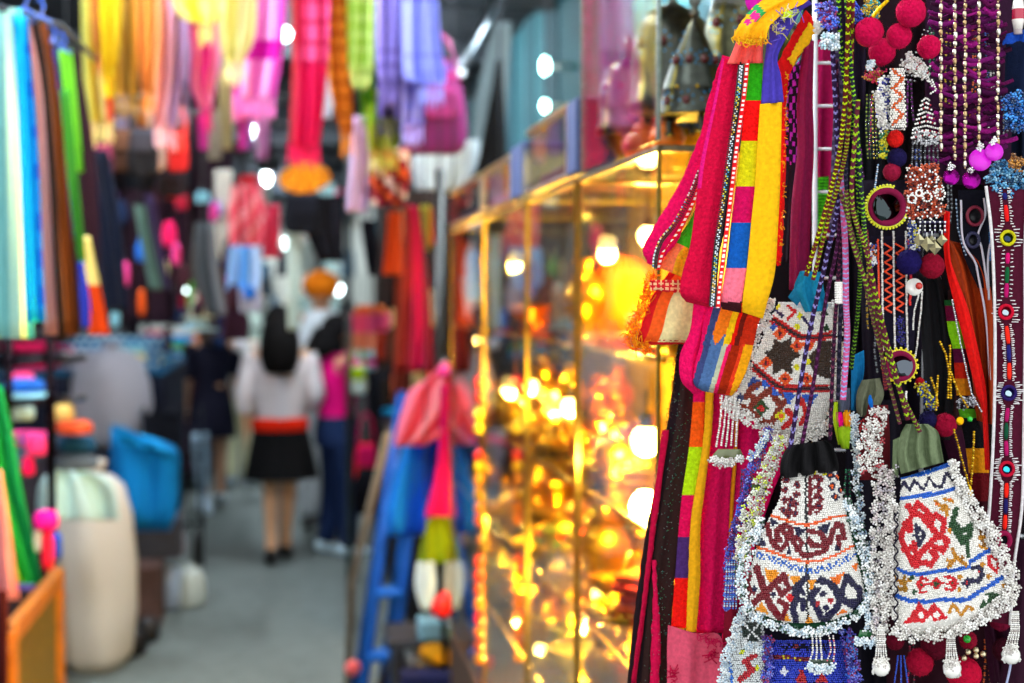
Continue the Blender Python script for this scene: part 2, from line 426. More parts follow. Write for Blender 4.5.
b = MB(); beadtrim(b, [(741, 66), (738, 95), (731, 145), (724, 195), (717, 245), (714, 280), (712, 306)], 1.3775, 7.2); b.obj('beaded_trim', 'bead', t)
b = MB(); stitch(b, [(747.5, 60), (744, 95), (737, 145), (731, 195), (725, 245), (720, 285), (718, 308)], 1.379, 4.6); b.obj('stitched_trim', 'fabric', t)
pr = [(749, 62, 763, 60, .004), (745, 100, 761, 100), (741, 140, 758, 140), (736, 185, 756, 185), (731, 224, 752, 224), (726, 266, 747, 266), (721, 298, 742, 300), (722, 309, 741, 313, .012)]
b = MB(); cloth(b, pr, 1.382, blocks([(100, '#2aa012'), (142, '#f01010'), (185, '#d8cc10'), (224, '#cc0a55'), (267, '#1258b0'), (302, '#f8748c'), (330, '#451a20')]), 12, 90, .001, 1, th=.006)
b.obj('patch_panel', 'wool', t)
b = MB(); cloth(b, [(737, 39, 764, 36, .008), (733, 50, 763, 50), (727, 64, 763, 63)], 1.381, '#f05a52', 16, 12, .004, 3, th=.003); b.obj('gathered_patch', 'fabric', t)
b = MB(); cloth(b, [(760, 104, 782, 102), (757, 150, 781, 150), (755, 185, 780, 190), (751, 224, 778, 228), (747, 266, 775, 272), (743, 296, 768, 300), (742, 312, 763, 319, .01)], 1.378, '#f4b60c', 14, 50, .002, .8, th=.006)
b.obj('yellow_band', 'fabric', t)
b = MB(); cloth(b, [(806, -4, 812, 4, .03), (786, 4, 800, 12, .02), (771, 20, 793, 26, .01), (766, 50, 778, 56, 0), (763, 75, 781, 76, 0), (761, 104, 784, 102, 0)], 1.379, '#4a3cae', 12, 40, .004, 1, th=.004)
b.obj('purple_patch', 'fabric', t)
b = MB(); threads(b, [(774, 35), (782, 18), (800, 8)], 4, 1.372, ['#6a5ad0', '#d8d030', '#e0d8c0'], 36, 12, .4); cloth(b, [(784, 12, 800, 9), (783, 20, 798, 14)], 1.372, '#c8e020', 6, 4, .001, 1, jag=1.2)
b.obj('stitching', 'fabric', t)
# red strap with a frayed yellow edge behind the yellow band
t = thing('red_strap', 'red strap with frayed yellow edge bending over the purple patch', 'strap', P(775, 268, 1.43))
b = MB(); cloth(b, [(806, 10, 813, 18), (795, 30, 812, 30), (783, 52, 800, 56), (775, 70, 790, 74), (778, 88, 787, 92), (781, 110, 786, 112), (779, 180, 785, 180), (774, 265, 781, 266)], 1.405, '#e01212', 8, 60, .002, 1, th=.004, jag=.8)
b.obj('band', 'fabric', t)
b = MB(); cloth(b, [(810, 22, 814, 28), (801, 36, 812, 40), (794, 48, 800, 54), (788, 60, 793, 66)], 1.400, '#f0b010', 6, 20, .001, 1, jag=1.5, th=.002)
threads(b, [(786, 68), (785, 115), (783, 180), (779, 262)], 1, 1.4, ['#f0b010', '#e01212'], 110, 3.5, .4, 0)
b.obj('frayed_edge', 'fabric', t)
# embroidered yellow cloth at the top
t = thing('embroidered_cloth', 'yellow cloth with pink flowers draped over the top of the strap', 'cloth', P(760, 38, 1.4))
b = MB(); cloth(b, [(776, -14, 815, -14, .03), (768, -4, 806, 2, .02), (752, 8, 786, 12, .01), (740, 24, 770, 26, 0), (733, 37, 766, 40, 0)], 1.37, lambda u, v, x, y: '#e82a80' if (abs(x-755)+abs(y-16) < 6 or abs(x-748)+abs(y-22) < 4) else ('#30a050' if abs(x-757)+abs(y-13) < 9 and u < .6 else '#f2ae10'), 24, 30, .004, 1.5, th=.003, jag=.7)
b.obj('cloth_body', 'fabric', t)
b = MB(); threads(b, [(734, 37), (750, 40), (766, 39)], 2, 1.367, ['#f6c81a', '#f2ae10', '#e89a10'], 90, 7, .45, 1.6); b.obj('frayed_edge', 'fabric', t)
b = MB(); cloth(b, [(748, -12, 775, -10), (745, 0, 768, 1), (748, 10, 756, 10)], 1.42, '#c818a0', 8, 10, .003, 1)
b.obj('magenta_cloth', 'fabric', None, 'magenta cloth corner peeping out above the yellow embroidered cloth', 'cloth')
# maroon cloths behind
b = MB(); cloth(b, [(789, 70, 800, 60), (787, 100, 806, 98), (785, 160, 803, 165), (783, 200, 797, 210), (782, 262, 792, 262)], 1.46, lambda u, v, x, y: '#b428b8' if ((math.sin(x*.9)*math.sin(y*.42+1) > .25) and y < 165) else '#1c0f1e', 14, 60, .004, 1)
b.obj('floral_cloth', 'fabric', None, 'black cloth with magenta flowers behind the yellow-edged strap', 'cloth')
b = MB(); cloth(b, [(803, 44, 814, 40), (797, 100, 813, 100), (797, 150, 814, 150), (791, 210, 811, 210), (789, 290, 808, 290)], 1.44, '#801240', 10, 40, .006, 1.3)
b.obj('maroon_cloth', 'fabric', None, 'plum maroon cloth hanging left of the white wire upright', 'cloth')
b = MB(); cloth(b, [(812, 40, 838, 40), (810, 110, 836, 112), (812, 190, 834, 190), (812, 240, 834, 240)], 1.62, '#a80f50', 12, 20, .005, 1.7)
b.obj('crimson_cloth', 'fabric', None, 'crimson cloth glimpsed through the rungs of the white grid', 'cloth')
b = MB(); cloth(b, [(817, 178, 829, 176), (814, 240, 826, 240)], 1.6, lambda u, v, x, y: '#58d820' if int(y/1.6) % 2 else '#2a7a18', 6, 60)
b.obj('lime_braid', 'wool', None, 'lime green knitted braid behind the lower rungs of the grid', 'braid')
# cream corner and orange frayed textile
t = thing('cream_textile', 'cream textile end with red and orange border and frayed orange edge', 'textile', P(670, 345, 1.45))
b = MB(); cloth(b, [(672, 268, 712, 292, .0), (652, 296, 708, 306, 0), (640, 330, 706, 336, 0), (634, 345, 700, 344, .008)], 1.45, lambda u, v, x, y: '#c8141a' if (u < .12 or v > .93) else ('#e8581a' if u < .32 else ('#c03028' if abs(v-.86) < .03 and int(x/3) % 2 else '#e2d296')), 30, 24, .003, 1.2, th=.004, jag=.6)
b.obj('cloth_body', 'fabric', t)
b = MB(); cloth(b, [(650, 280, 684, 280), (650, 290, 684, 293)], 1.44, lambda u, v, x, y: '#c81828' if math.sin(x*1.1)+math.sin(y*1.3) > -.2 else '#e8c090', 20, 8, .003, 1, th=.003, jag=.8); b.obj('folded_border', 'fabric', t)
b = MB(); threads(b, [(652, 276), (646, 300), (636, 320), (630, 342), (650, 350)], 4, 1.452, ['#f8a818', '#f08010', '#e85a10'], 330, 7, .45); b.obj('frayed_edge', 'wool', t)
# striped strap looping below
t = thing('striped_strap', 'striped woven strap looping under the main strap, crimson, slate, orange and yellow', 'strap', P(735, 395, 1.42))
sr = [(710, 296, 766, 308, 0), (704, 318, 758, 325, 0), (700, 345, 752, 352, 0), (694, 368, 746, 372, 0), (694, 384, 738, 388, 0), (702, 391, 732, 396, .012)]
def sc_(u, v, x, y):
    x0 = 712-(y-300)*.30
    q = (x-x0)
    if y < 345: lst = [(4, '#e00a58'), (11, '#3a4474'), (24, '#f07818'), (31, '#f0c010'), (35, '#e01808'), (40, '#6a1a10'), (99, '#c02a10')]
    else: lst = [(5, '#e00a58'), (12, '#3a4474'), (24, '#4a6a9a'), (29, '#b8bca0'), (33, '#f01a60'), (42, '#a02408'), (46, '#e03818'), (99, '#f0a010')]
    if q < 0: return '#e00a58'
    if y >= 335 and y < 345 and 11 < q < 24: return '#f07818' if abs(q-17) < (345-y)*.6 else '#4a6a9a'
    for e, k in lst:
        if q <= e: return k
    return lst[-1][1]
b = MB(); cloth(b, sr, 1.415, sc_, 44, 60, .002, .7, th=.006); b.obj('woven_band', 'wool', t)
b = MB(); cloth(b, [(694, 296, 713, 300), (690, 330, 704, 332), (680, 355, 698, 360), (681, 380, 698, 384), (693, 394, 702, 392, .01)], 1.42, '#e80c5c', 10, 40, .003, 1, th=.005); b.obj('crimson_band', 'wool', t)
# long straps down to the bottom of the frame
t = thing('sequinned_strap', 'long black strap with green sequins and a magenta stripe hanging to the bottom edge', 'strap', P(645, 760, 1.5))
b = MB(); cloth(b, [(340, 678, 697), (400, 671, 694), (440, 664, 691), (520, 648, 682), (600, 636, 673), (683, 627, 669), (760, 618, 664)], 1.48, lambda u, v, x, y: '#2e1a18' if u > .3 else '#1c0c12', 12, 60, .004, 1.3, th=.004, jag=.5)
b.obj('band', 'fabric', t)
b = MB(); cloth(b, [(430, 662, 669), (520, 651, 657), (600, 642, 647), (683, 631, 636)], 1.473, '#b80838', 4, 40, .002, 1, th=.003, jag=.4); cloth(b, [(560, 652, 656), (600, 653, 658), (640, 651, 661), (700, 650, 658)], 1.472, '#d00e48', 4, 30, .002, 1, th=.003, jag=.7)
b.obj('magenta_stripe', 'wool', t)
b = MB(); n = 300; y = rng.uniform(345, 690, n); x = np.interp(y, [345, 440, 520, 600, 690], [686, 679, 668, 660, 656])+rng.normal(0, 5.2, n)
b.beads(P(x, y, 1.472), [random.choice(['#1a9a8a', '#2aa870', '#1c6a60', '#90a8a0']) for _ in range(n)], .0004); b.obj('sequins', 'bead', t)
b = MB(); threads(b, [(678, 342), (673, 400), (660, 460), (648, 530)], 1.5, 1.478, ['#3a2418', '#5a3a28'], 130, 4, .3, 3.1); b.obj('frayed_edge', 'fabric', t)
t = thing('patchwork_strap', 'long lower patchwork strap of orange, lime, purple and red squares ending in pink cloth', 'strap', P(690, 760, 1.49))
b = MB(); cloth(b, [(370, 694, 707), (400, 693, 705), (447, 689, 703), (495, 682, 697), (537, 678, 693), (578, 675, 691), (628, 671, 690)], 1.472, blocks([(402, '#e00a58'), (447, '#f85a10'), (495, '#b8e010'), (537, '#e00a50'), (578, '#4a2a68'), (640, '#f01810')]), 8, 120, .001, 1, th=.004)
b.obj('patch_panel', 'wool', t)
b = MB(); cloth(b, [(385, 706, 714), (440, 703, 711), (520, 691, 701), (580, 688, 700), (632, 686, 696)], 1.468, '#e8a410', 6, 60, .0015, 1, th=.004, jag=.3); b.obj('yellow_stripe', 'fabric', t)
b = MB(); cloth(b, [(380, 700, 735), (440, 708, 734), (500, 702, 730), (560, 699, 728), (633, 695, 725)], 1.474, '#cc0a4c', 12, 60, .003, 1.2, th=.004); b.obj('crimson_band', 'wool', t)
b = MB(); cloth(b, [(668, 625, 697, 634), (667, 650, 721, 637), (667, 683, 722, 683), (664, 760, 720, 760)], 1.466, lambda u, v, x, y: '#d8506a', 16, 20, .004, 1.6, th=.003); threads(b, [(697, 634), (720, 640)], 1, 1.463, '#d01050', 12, 14, .5, 1.2)
threads(b, [(705, 655), (716, 648)], 1, 1.46, '#c00840', 10, 14, .6, .9); threads(b, [(669, 668), (674, 680)], 2, 1.46, '#c00840', 14, 10, .6, .9); b.obj('pink_hem', 'fabric', t)
t = thing('magenta_shawl', 'broad magenta sash with a thin orange stripe hanging behind the grey bead tassel', 'sash', P(738, 760, 1.5))
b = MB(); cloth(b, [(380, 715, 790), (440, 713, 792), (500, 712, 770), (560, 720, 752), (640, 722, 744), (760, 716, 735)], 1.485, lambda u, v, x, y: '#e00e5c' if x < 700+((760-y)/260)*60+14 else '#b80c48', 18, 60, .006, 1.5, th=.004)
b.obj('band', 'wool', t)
b = MB(); cloth(b, [(400, 733, 740), (470, 731, 736), (530, 727, 732), (600, 725, 730)], 1.477, '#e88a10', 4, 40, .001, 1, th=.002); b.obj('orange_stripe', 'fabric', t)
b = MB(); cloth(b, [(540, 728, 738), (620, 724, 737), (690, 720, 733)], 1.47, '#801028', 6, 24, .003, 1); b.obj('dark_red_tape', 'fabric', None, 'dark red tape edge beside the blue bead fringe', 'tape')
# --- BAG A: upper beaded pouch ---------------------------------------
t = thing('beaded_pouch', 'upper beaded pouch with dark star motif, behind the purple cords', 'pouch', P(785, 435, 1.46))
ra = [(779, 302, 836, 302), (772, 316, 836, 318), (764, 335, 836, 340), (757, 352, 836, 358), (748, 370, 835, 375), (739, 388, 834, 392), (734, 404, 830, 406), (752, 420, 825, 420), (776, 434, 820, 434)]
ia = []
DR, OR, RD, BG, BL, YE, BR, GR = '#6a0f1a', '#f06018', '#d01818', '#3a2412', '#2a62c8', '#e8e010', '#8a2c14', '#2c4a1a'
for ln in ([(766, 315), (784, 327), (800, 337), (814, 338), (836, 334)], [(748, 362), (762, 374), (775, 385), (786, 389), (800, 389), (832, 388)]):
    ia += [(RD, 8, ln), ('#3a0c14', 2.6, ln)]
ia += [(BG, 0, [(773, 338), (782, 343), (791, 337), (792, 350), (802, 355), (792, 361), (792, 375), (783, 369), (773, 375), (773, 362), (764, 353), (773, 349)]),
       (BG, 0, [(808, 357), (814, 350), (822, 341), (836, 342), (836, 380), (822, 377), (812, 370)])]
for cx, cy in ((780, 333.5), (797, 346), (766, 363), (785, 379), (808, 345), (807, 379)):
    ia += [(OR, -7, [(cx, cy)]), (RD, -3.4, [(cx, cy)]), ('#401018', -1.7, [(cx, cy)])]
ia += [(BL, -4, [(774, 327), (764, 383)]), (YE, -3.6, [(800, 316), (797, 327), (778, 306), (797, 367), (808, 362)]), ('#302050', 3, [(774, 309), (782, 316)]), ('#302050', 3, [(803, 318), (812, 328)]),
       (RD, 3, [(788, 306), (795, 312), (788, 319)]), ('#204020', -4, [(826, 328), (824, 314)]), ('#2a4a9a', 0, [(752, 376), (763, 383), (758, 390), (748, 386)]),
       (BR, 5.5, [(746, 397), (752, 388), (760, 384)]), (BR, 6, [(748, 394), (757, 400), (750, 411), (741, 406)]), (BR, 6, [(752, 404), (770, 390), (781, 406), (773, 420)]), (BR, 6, [(750, 411), (762, 421), (771, 424)]),
       (BR, 5, [(781, 406), (788, 398), (782, 394)]), (GR, -8, [(761.5, 408)]), (RD, -4, [(761.5, 408)]),
       (BL, 0, [(761, 379), (771, 385), (764, 389)]), (BL, 0, [(772, 386), (781, 395), (773, 396)]), (BL, 0, [(783, 392), (797, 394), (788, 406)]), (BL, 0, [(801, 394), (818, 394), (810, 408)]),
       (YE, -6, [(781, 416)]), (OR, -2.4, [(781, 416)]), (RD, 5, [(787, 410), (795, 418), (784, 427)]), (RD, 5, [(801, 400), (807, 414), (801, 424)]), ('#404870', -5, [(740, 398)])]
ia = [(c_, w_*1.12 if 0 < w_ < 7 else w_, *r_) for c_, w_, *r_ in ia]
b = MB(); cloth(b, ra, 1.44, chart('#e6e2da', ia), 56, 84, bulge=.014); b.obj('pouch_body', 'fabric', t)
b = MB(); panel(b, ra, 1.44, '#efebe3', ia, 2.0, .014, arch=2); b.obj('beadwork', 'bead', t)
b = MB(); fluff(b, [(772, 298), (764, 326), (752, 350), (740, 376), (726, 398), (733, 410), (757, 424), (782, 440), (812, 440), (823, 424)], [8, 9, 10, 12, 13, 13, 12], 1.428, WH, .45, 1.25, .003)
fluff(b, [(836, 300), (838, 340), (838, 380), (830, 410), (822, 434)], [9, 12, 12], 1.432, WH+['#e8c8b0'], .5, 1.1, .004); b.obj('bead_edging', 'bead', t)
b = MB()
for i in range(5): strand(b, [(722+i*4.4, 396+i), (720+i*4.2, 425), (716+i*5, 447)], 1.424, WH, 2.3, 1.25)
strand(b, [(720, 396), (722, 418)], 1.424, ['#e06040', '#f0e8e0'], 2.2)
cloth(b, [(449, 718, 740), (455, 713, 743), (459, 711, 744)], 1.42, '#6a7048', 10, 5, .001, 2, th=.008)
fluff(b, [(711, 459), (722, 463), (734, 462), (744, 458)], 7, 1.414, WH, .8, 1.3, .004); b.obj('tassel', 'bead', t)
b = MB(); cloth(b, [(800, 271, 822, 272), (794, 288, 824, 290), (800, 302, 828, 304), (805, 312, 826, 311)], 1.42, '#1888b0', 18, 18, .006, 2.4, th=.003); cloth(b, [(788, 297, 800, 280), (797, 306, 806, 292)], 1.424, '#1a7aa4', 6, 8, .003, 1)
b.obj('teal_tie', 'fabric', t, 'teal gathered cloth neck')
# --- blue / violet bead ropes between the sash and bag B
PU = ['#4a48c0', '#3a6ae0', '#6a50c8', '#5a2a80', '#8a90e8', '#303898', '#a03060']
b = MB(); fluff(b, [(770, 428), (762, 448), (750, 470), (744, 500), (736, 530)], [7, 9, 9], 1.40, PU, .8, 1.2, .005); fluff(b, [(735, 525), (729, 560), (730, 590), (728, 610)], [6, 11, 7], 1.42, PU+['#3a78e0'], .7, 1.2, .005)
b.obj('blue_bead_rope', 'bead', None, 'thick rope of blue and violet beads left of the black topped pouch', 'bead rope')
b = MB()
for i in range(5): strand(b, [(727+i*2.6, 560), (726+i*2.6, 585), (724+i*3, 610)], 1.415, ['#3a70d8', '#90c0f0', '#e8f0f8'], 2.3, 1.1)
b.obj('blue_bead_fringe', 'bead', None, 'short fringe of pale blue bead strands beside the magenta sash', 'fringe')
b = MB(); fluff(b, [(768, 432), (757, 452), (747, 458)], [4, 5, 8], 1.39, WHB+['#3a78e0'], .9, 1.2, .003); b.obj('white_bead_strand', 'bead', None, 'short white and blue bead strand ending in a cluster under the upper pouch', 'bead strand')
b = MB(); fluff(b, [(782, 438), (772, 460), (762, 485), (752, 510), (744, 540), (741, 560)], [9, 14, 18, 20, 16, 10], 1.385, WH+['#e8f0d0', '#f0f0e8', '#d8e850'], .5, 1.25, .006)
b.obj('white_bead_netting', 'bead', None, 'white bead netting with olive patches draped left of the black topped pouch', 'netting')
b = MB(); cloth(b, [(752, 484, 766, 484), (750, 496, 768, 496)], 1.392, '#4a5a30', 6, 6, .002, 1); cloth(b, [(745, 515, 756, 517), (746, 535, 757, 537)], 1.39, '#20284a', 5, 6, .001, 1); cloth(b, [(735, 545, 750, 548), (738, 562, 748, 562)], 1.392, '#b02010', 5, 6, .001, 1)
b.obj('felt_patches', 'fabric', None, 'olive, navy and red felt scraps beneath the white bead netting', 'felt scraps')
b = MB(); q = [(746+random.random()*9, 517+random.random()*18) for _ in range(9)]+[(738+random.random()*9, 548+random.random()*12) for _ in range(8)]; q = np.array(q); b.beads(P(q[:, 0], q[:, 1], 1.384), '#d8f010', .0013)
b.obj('yellow_beads', 'bead', None, 'yellow beads sewn on the navy and red felt scraps', 'beads')
# --- BAG B
t = thing('beaded_pouch', 'black topped beaded pouch with maroon and navy hooked motifs and green rim', 'pouch', P(806, 640, 1.38))
rb = [(782, 474, 836, 466), (780, 498, 842, 494), (771, 515, 847, 514), (761, 535, 851, 532), (753, 560, 857, 558), (746, 585, 863, 582), (747, 601, 864, 597), (757, 612, 855, 610), (780, 622, 835, 620)]
MR, NV = '#7c1020', '#1c1640'
ib = []
for k in range(4):
    for cx, cy in ((786-k*.8, 480+k*10), (797-k*.6, 485+k*9.5), (791-k, 500+k*5)): ib += [(MR, -4.4, [(cx, cy)]), (NV, -1.6, [(cx, cy)])]
for k in range(4):
    ib += [(MR, 3.2, [(811, 480+k*10), (816, 476+k*10), (822, 480+k*9.5), (816, 486+k*9)]), (MR, -4, [(819, 479+k*9)]), (NV, -1.5, [(819, 479+k*9)])]
ib += [('#101018', 2.2, [(806, 474), (806, 500), (807, 560), (808, 620)]), (MR, 3.4, [(810, 478), (810, 514)]), (YE, -2, [(815, 473), (824, 474)])]
for cx, cy in ((830, 475), (838, 476), (832, 486), (835, 497), (841, 490)): ib += [(NV, -4.6, [(cx, cy)]), (OR, -2, [(cx, cy)])]
OL1 = [(770, 515), (788, 521), (800, 524.5), (808, 525), (820, 521.5), (833, 517), (848, 515)]
OL2 = [(756, 547), (770, 551), (788, 558), (806, 562), (820, 561), (838, 554), (853, 546)]
ib += [(OR, 2.6, OL1), (OR, 2.6, OL2), ('#1f62c0', 6, [(755, 554), (775, 560), (795, 568), (810, 571), (825, 568.5), (840, 562), (855, 554)], 1), ('#1f62c0', 3.4, [(755, 554.5), (775, 560), (795, 567.5), (810, 570.5), (825, 568), (840, 562), (855, 554)], 1)]
for pl in ([(767, 524), (770, 536), (774, 546), (781, 549), (786, 545), (788, 535), (783, 532)], [(776, 541), (777, 530), (784, 525), (790, 528), (793, 540), (797, 549), (804, 555.5), (812, 555), (824, 551), (829, 543), (832, 532), (837, 524), (842, 526), (844, 538)], [(797, 537), (802, 543), (799, 549)], [(809, 531), (820, 533), (825, 540), (821, 546), (812, 545), (809, 540)], [(838, 537), (839, 547)], [(778, 537), (781, 541)]):
    ib.append((MR, 4.4, pl))
for tr in ([(770, 518), (779, 522), (772, 528)], [(793, 527), (806, 529), (798, 537)], [(817, 527), (830, 522), (827, 535)], [(785, 553), (789, 547), (793, 556)], [(833, 552), (837, 544), (842, 551)], [(757, 546), (762, 538), (768, 547)]): ib.append((NV, 0, tr))
for tr in ([(764, 568), (781, 572), (769, 584)], [(788, 575), (801, 577), (794, 585)], [(808, 579), (817, 580), (811, 595)], [(830, 578), (845, 572), (837, 587)], [(851, 566), (859, 562), (856, 572)], [(755, 610), (762, 602), (769, 614)], [(782, 620), (786, 612), (791, 621)], [(804, 625), (809, 615), (816, 625)], [(836, 615), (842, 608), (848, 612)]): ib.append(('#f09a12' if tr[0][0] < 820 else '#f07810', 0, tr))
for w, c, pl in ((6, MR, [(757, 568), (763, 588), (770, 604), (778, 616)]), (6, MR, [(784, 576), (765, 592), (751, 606)]), (4.5, MR, [(784, 576), (789, 588), (782, 595), (778, 589)]), (4.5, MR, [(782, 618), (787, 605), (779, 601)]), (4.5, MR, [(750, 573), (747, 586), (753, 592)]), (4, MR, [(748, 596), (746, 600)]),
                 (5.5, NV, [(806, 578), (795, 588), (796, 598), (793, 609), (796, 620)]), (4.5, NV, [(796, 598), (804, 601), (803, 609)]), (4, NV, [(800, 590), (804, 594)]), (6, NV, [(821, 580), (811, 598), (824, 621), (837, 607), (842, 594), (830, 584), (821, 580)]), (6, NV, [(835, 594), (856, 608)]), (5, NV, [(847, 576), (853, 584), (860, 590), (859, 602), (851, 601)]), (4.5, NV, [(847, 576), (842, 590)]), (2.4, '#f6f3ec', [(815, 585), (826, 586), (834, 598), (824, 614)])):
    ib.append((c, w, pl))
ib += [(NV, -4, [(822.5, 594), (826, 608)]), ('#b01020', -3.4, [(817.5, 603), (830.5, 600)]), ('#d81018', -4.4, [(790, 598)]), (NV, -3.2, [(773, 594), (754.5, 589)])]
ib = [(c_, w_*1.22 if (w_ > 3.3 and c_ in (MR, NV)) else w_, *r_) for c_, w_, *r_ in ib]
b = MB(); cloth(b, rb, 1.36, chart('#e6e2da', ib), 56, 84, bulge=.018); b.obj('pouch_body', 'fabric', t)
b = MB(); panel(b, rb, 1.36, '#efece5', ib, 1.95, .018, arch=2); b.obj('beadwork', 'bead', t)
b = MB(); q = np.array(smooth([(845, 500), (852, 530), (860, 560), (866, 585), (863, 604), (845, 616), (820, 625), (797, 625), (771, 619), (755, 611), (746, 600), (744, 584)], 60)); b.tube(P(q[:, 0], q[:, 1], 1.358), .0034, '#123a24', 8); b.obj('green_rim', 'fabric', t)
b = MB(); fluff(b, [(846, 500), (858, 530), (866, 560), (871, 590), (864, 610), (842, 624), (818, 632), (797, 632), (768, 624), (748, 609), (741, 590), (742, 565), (750, 545), (764, 520)], [9, 9, 7, 7, 8, 12, 10], 1.352, WHB+['#ffffff', '#e8f0ee', '#ffffff', '#1c4a30'], .46, 1.38, .003); b.obj('bead_edging', 'bead', t)
b = MB(); cloth(b, [(792, 445, 826, 440), (786, 449, 832, 445), (781, 460, 837, 457), (780, 472, 839, 466), (782, 479, 838, 471)], 1.345, '#141315', 36, 20, .009, 3.2, .15, th=.01); b.obj('black_neck', 'fabric', t, 'black gathered cloth neck')
b = MB()
for i, x in enumerate((812, 816, 820)): strand(b, [(x, 634), (x+1, 650), (x+(i-1)*2, 661)], 1.35, WH, 2.3, 1.2)
for i, x in enumerate((829, 833)): strand(b, [(x, 636), (x+2, 650), (x+(i-1)*2, 662)], 1.35, ['#d8c8c8', '#f0e8e0', '#c05060'], 2.3, 1.1)
cloth(b, [(659, 810, 832), (666, 808, 834)], 1.35, '#223a26', 8, 4, .001, 2, th=.008); fluff(b, [(808, 666), (820, 670), (834, 668)], 8, 1.344, WHB, .9, 1.3, .004); b.obj('tassel', 'bead', t)
b = MB(); fluff(b, [(868, 612), (868, 630)], [5, 6], 1.35, WHB, .9, 1.2, .003); cloth(b, [(630, 860, 871), (637, 858, 873)], 1.352, '#1a6a30', 6, 4, .001, 1, th=.007); fluff(b, [(856, 641), (868, 643), (876, 640)], 7, 1.345, WHB, 1, 1.3, .003); b.obj('side_tassel', 'bead', t)
# beadwork under bag B
t = thing('blue_beaded_pouch', 'blue and violet beaded pouch half hidden below the black topped pouch', 'pouch', P(805, 770, 1.43))
ru = [(640, 768, 845), (660, 764, 850), (690, 760, 853), (770, 765, 850)]
b = MB(); cloth(b, ru, 1.42, '#0c0c20', 16, 16, bulge=.01); b.obj('pouch_body', 'fabric', t)
iu = [('#2a3ad0', 0, [(775, 645), (808, 640), (812, 655), (770, 658)]), ('#7a1020', 4, [(772, 657), (808, 659)]), ('#e8d818', -1.6, [(784, 656.5), (789, 657.5), (795, 658.5), (800, 659)]), ('#c01820', 0, [(795, 683), (801, 668), (808, 683)]), ('#c01820', 0, [(815, 683), (822, 672), (828, 683)]), ('#f0f0f8', -5, [(784, 671)]), ('#901828', -4, [(797, 647)])]
b = MB(); panel(b, ru, 1.42, '#243cc0', iu, 2.1, .01); b.obj('beadwork', 'bead', t)
b = MB(); fluff(b, [(768, 636), (767, 660), (766, 690)], 10, 1.405, PU, .7, 1.2, .004); fluff(b, [(846, 630), (852, 660), (856, 690)], [12, 12, 12], 1.405, PU+['#3a8ae0'], .7, 1.2, .004); b.obj('bead_edging', 'bead', t)
t = thing('white_beaded_pouch', 'white beaded pouch with red motif at the very bottom beside the pink hem', 'pouch', P(745, 770, 1.42))
rw = [(612, 742, 762), (630, 736, 764), (650, 728, 765), (683, 724, 764), (770, 722, 766)]
b = MB(); cloth(b, rw, 1.41, '#302828', 12, 20, bulge=.008); b.obj('pouch_body', 'fabric', t)
b = MB(); panel(b, rw, 1.41, '#d4d8d8', [('#20302a', 0, [(742, 622), (760, 622), (762, 640), (744, 642)]), ('#f0f0f0', 2, [(742, 622), (760, 640)]), ('#f0f0f0', 2, [(760, 622), (744, 642)]), ('#b81828', 6, [(754, 655), (745, 662), (752, 670), (740, 680)]), ('#d8e020', -3, [(742, 652), (757, 668)]), ('#3a80e0', 3, [(730, 660), (732, 690)])], 2.1, .008); b.obj('beadwork', 'bead', t)
b = MB(); fluff(b, [(744, 608), (736, 630), (727, 655), (722, 690)], [8, 9, 9], 1.4, WHB, .6, 1.25, .004); fluff(b, [(745, 645), (762, 650)], 7, 1.4, WHB, .8, 1.2, .003); b.obj('bead_edging', 'bead', t)
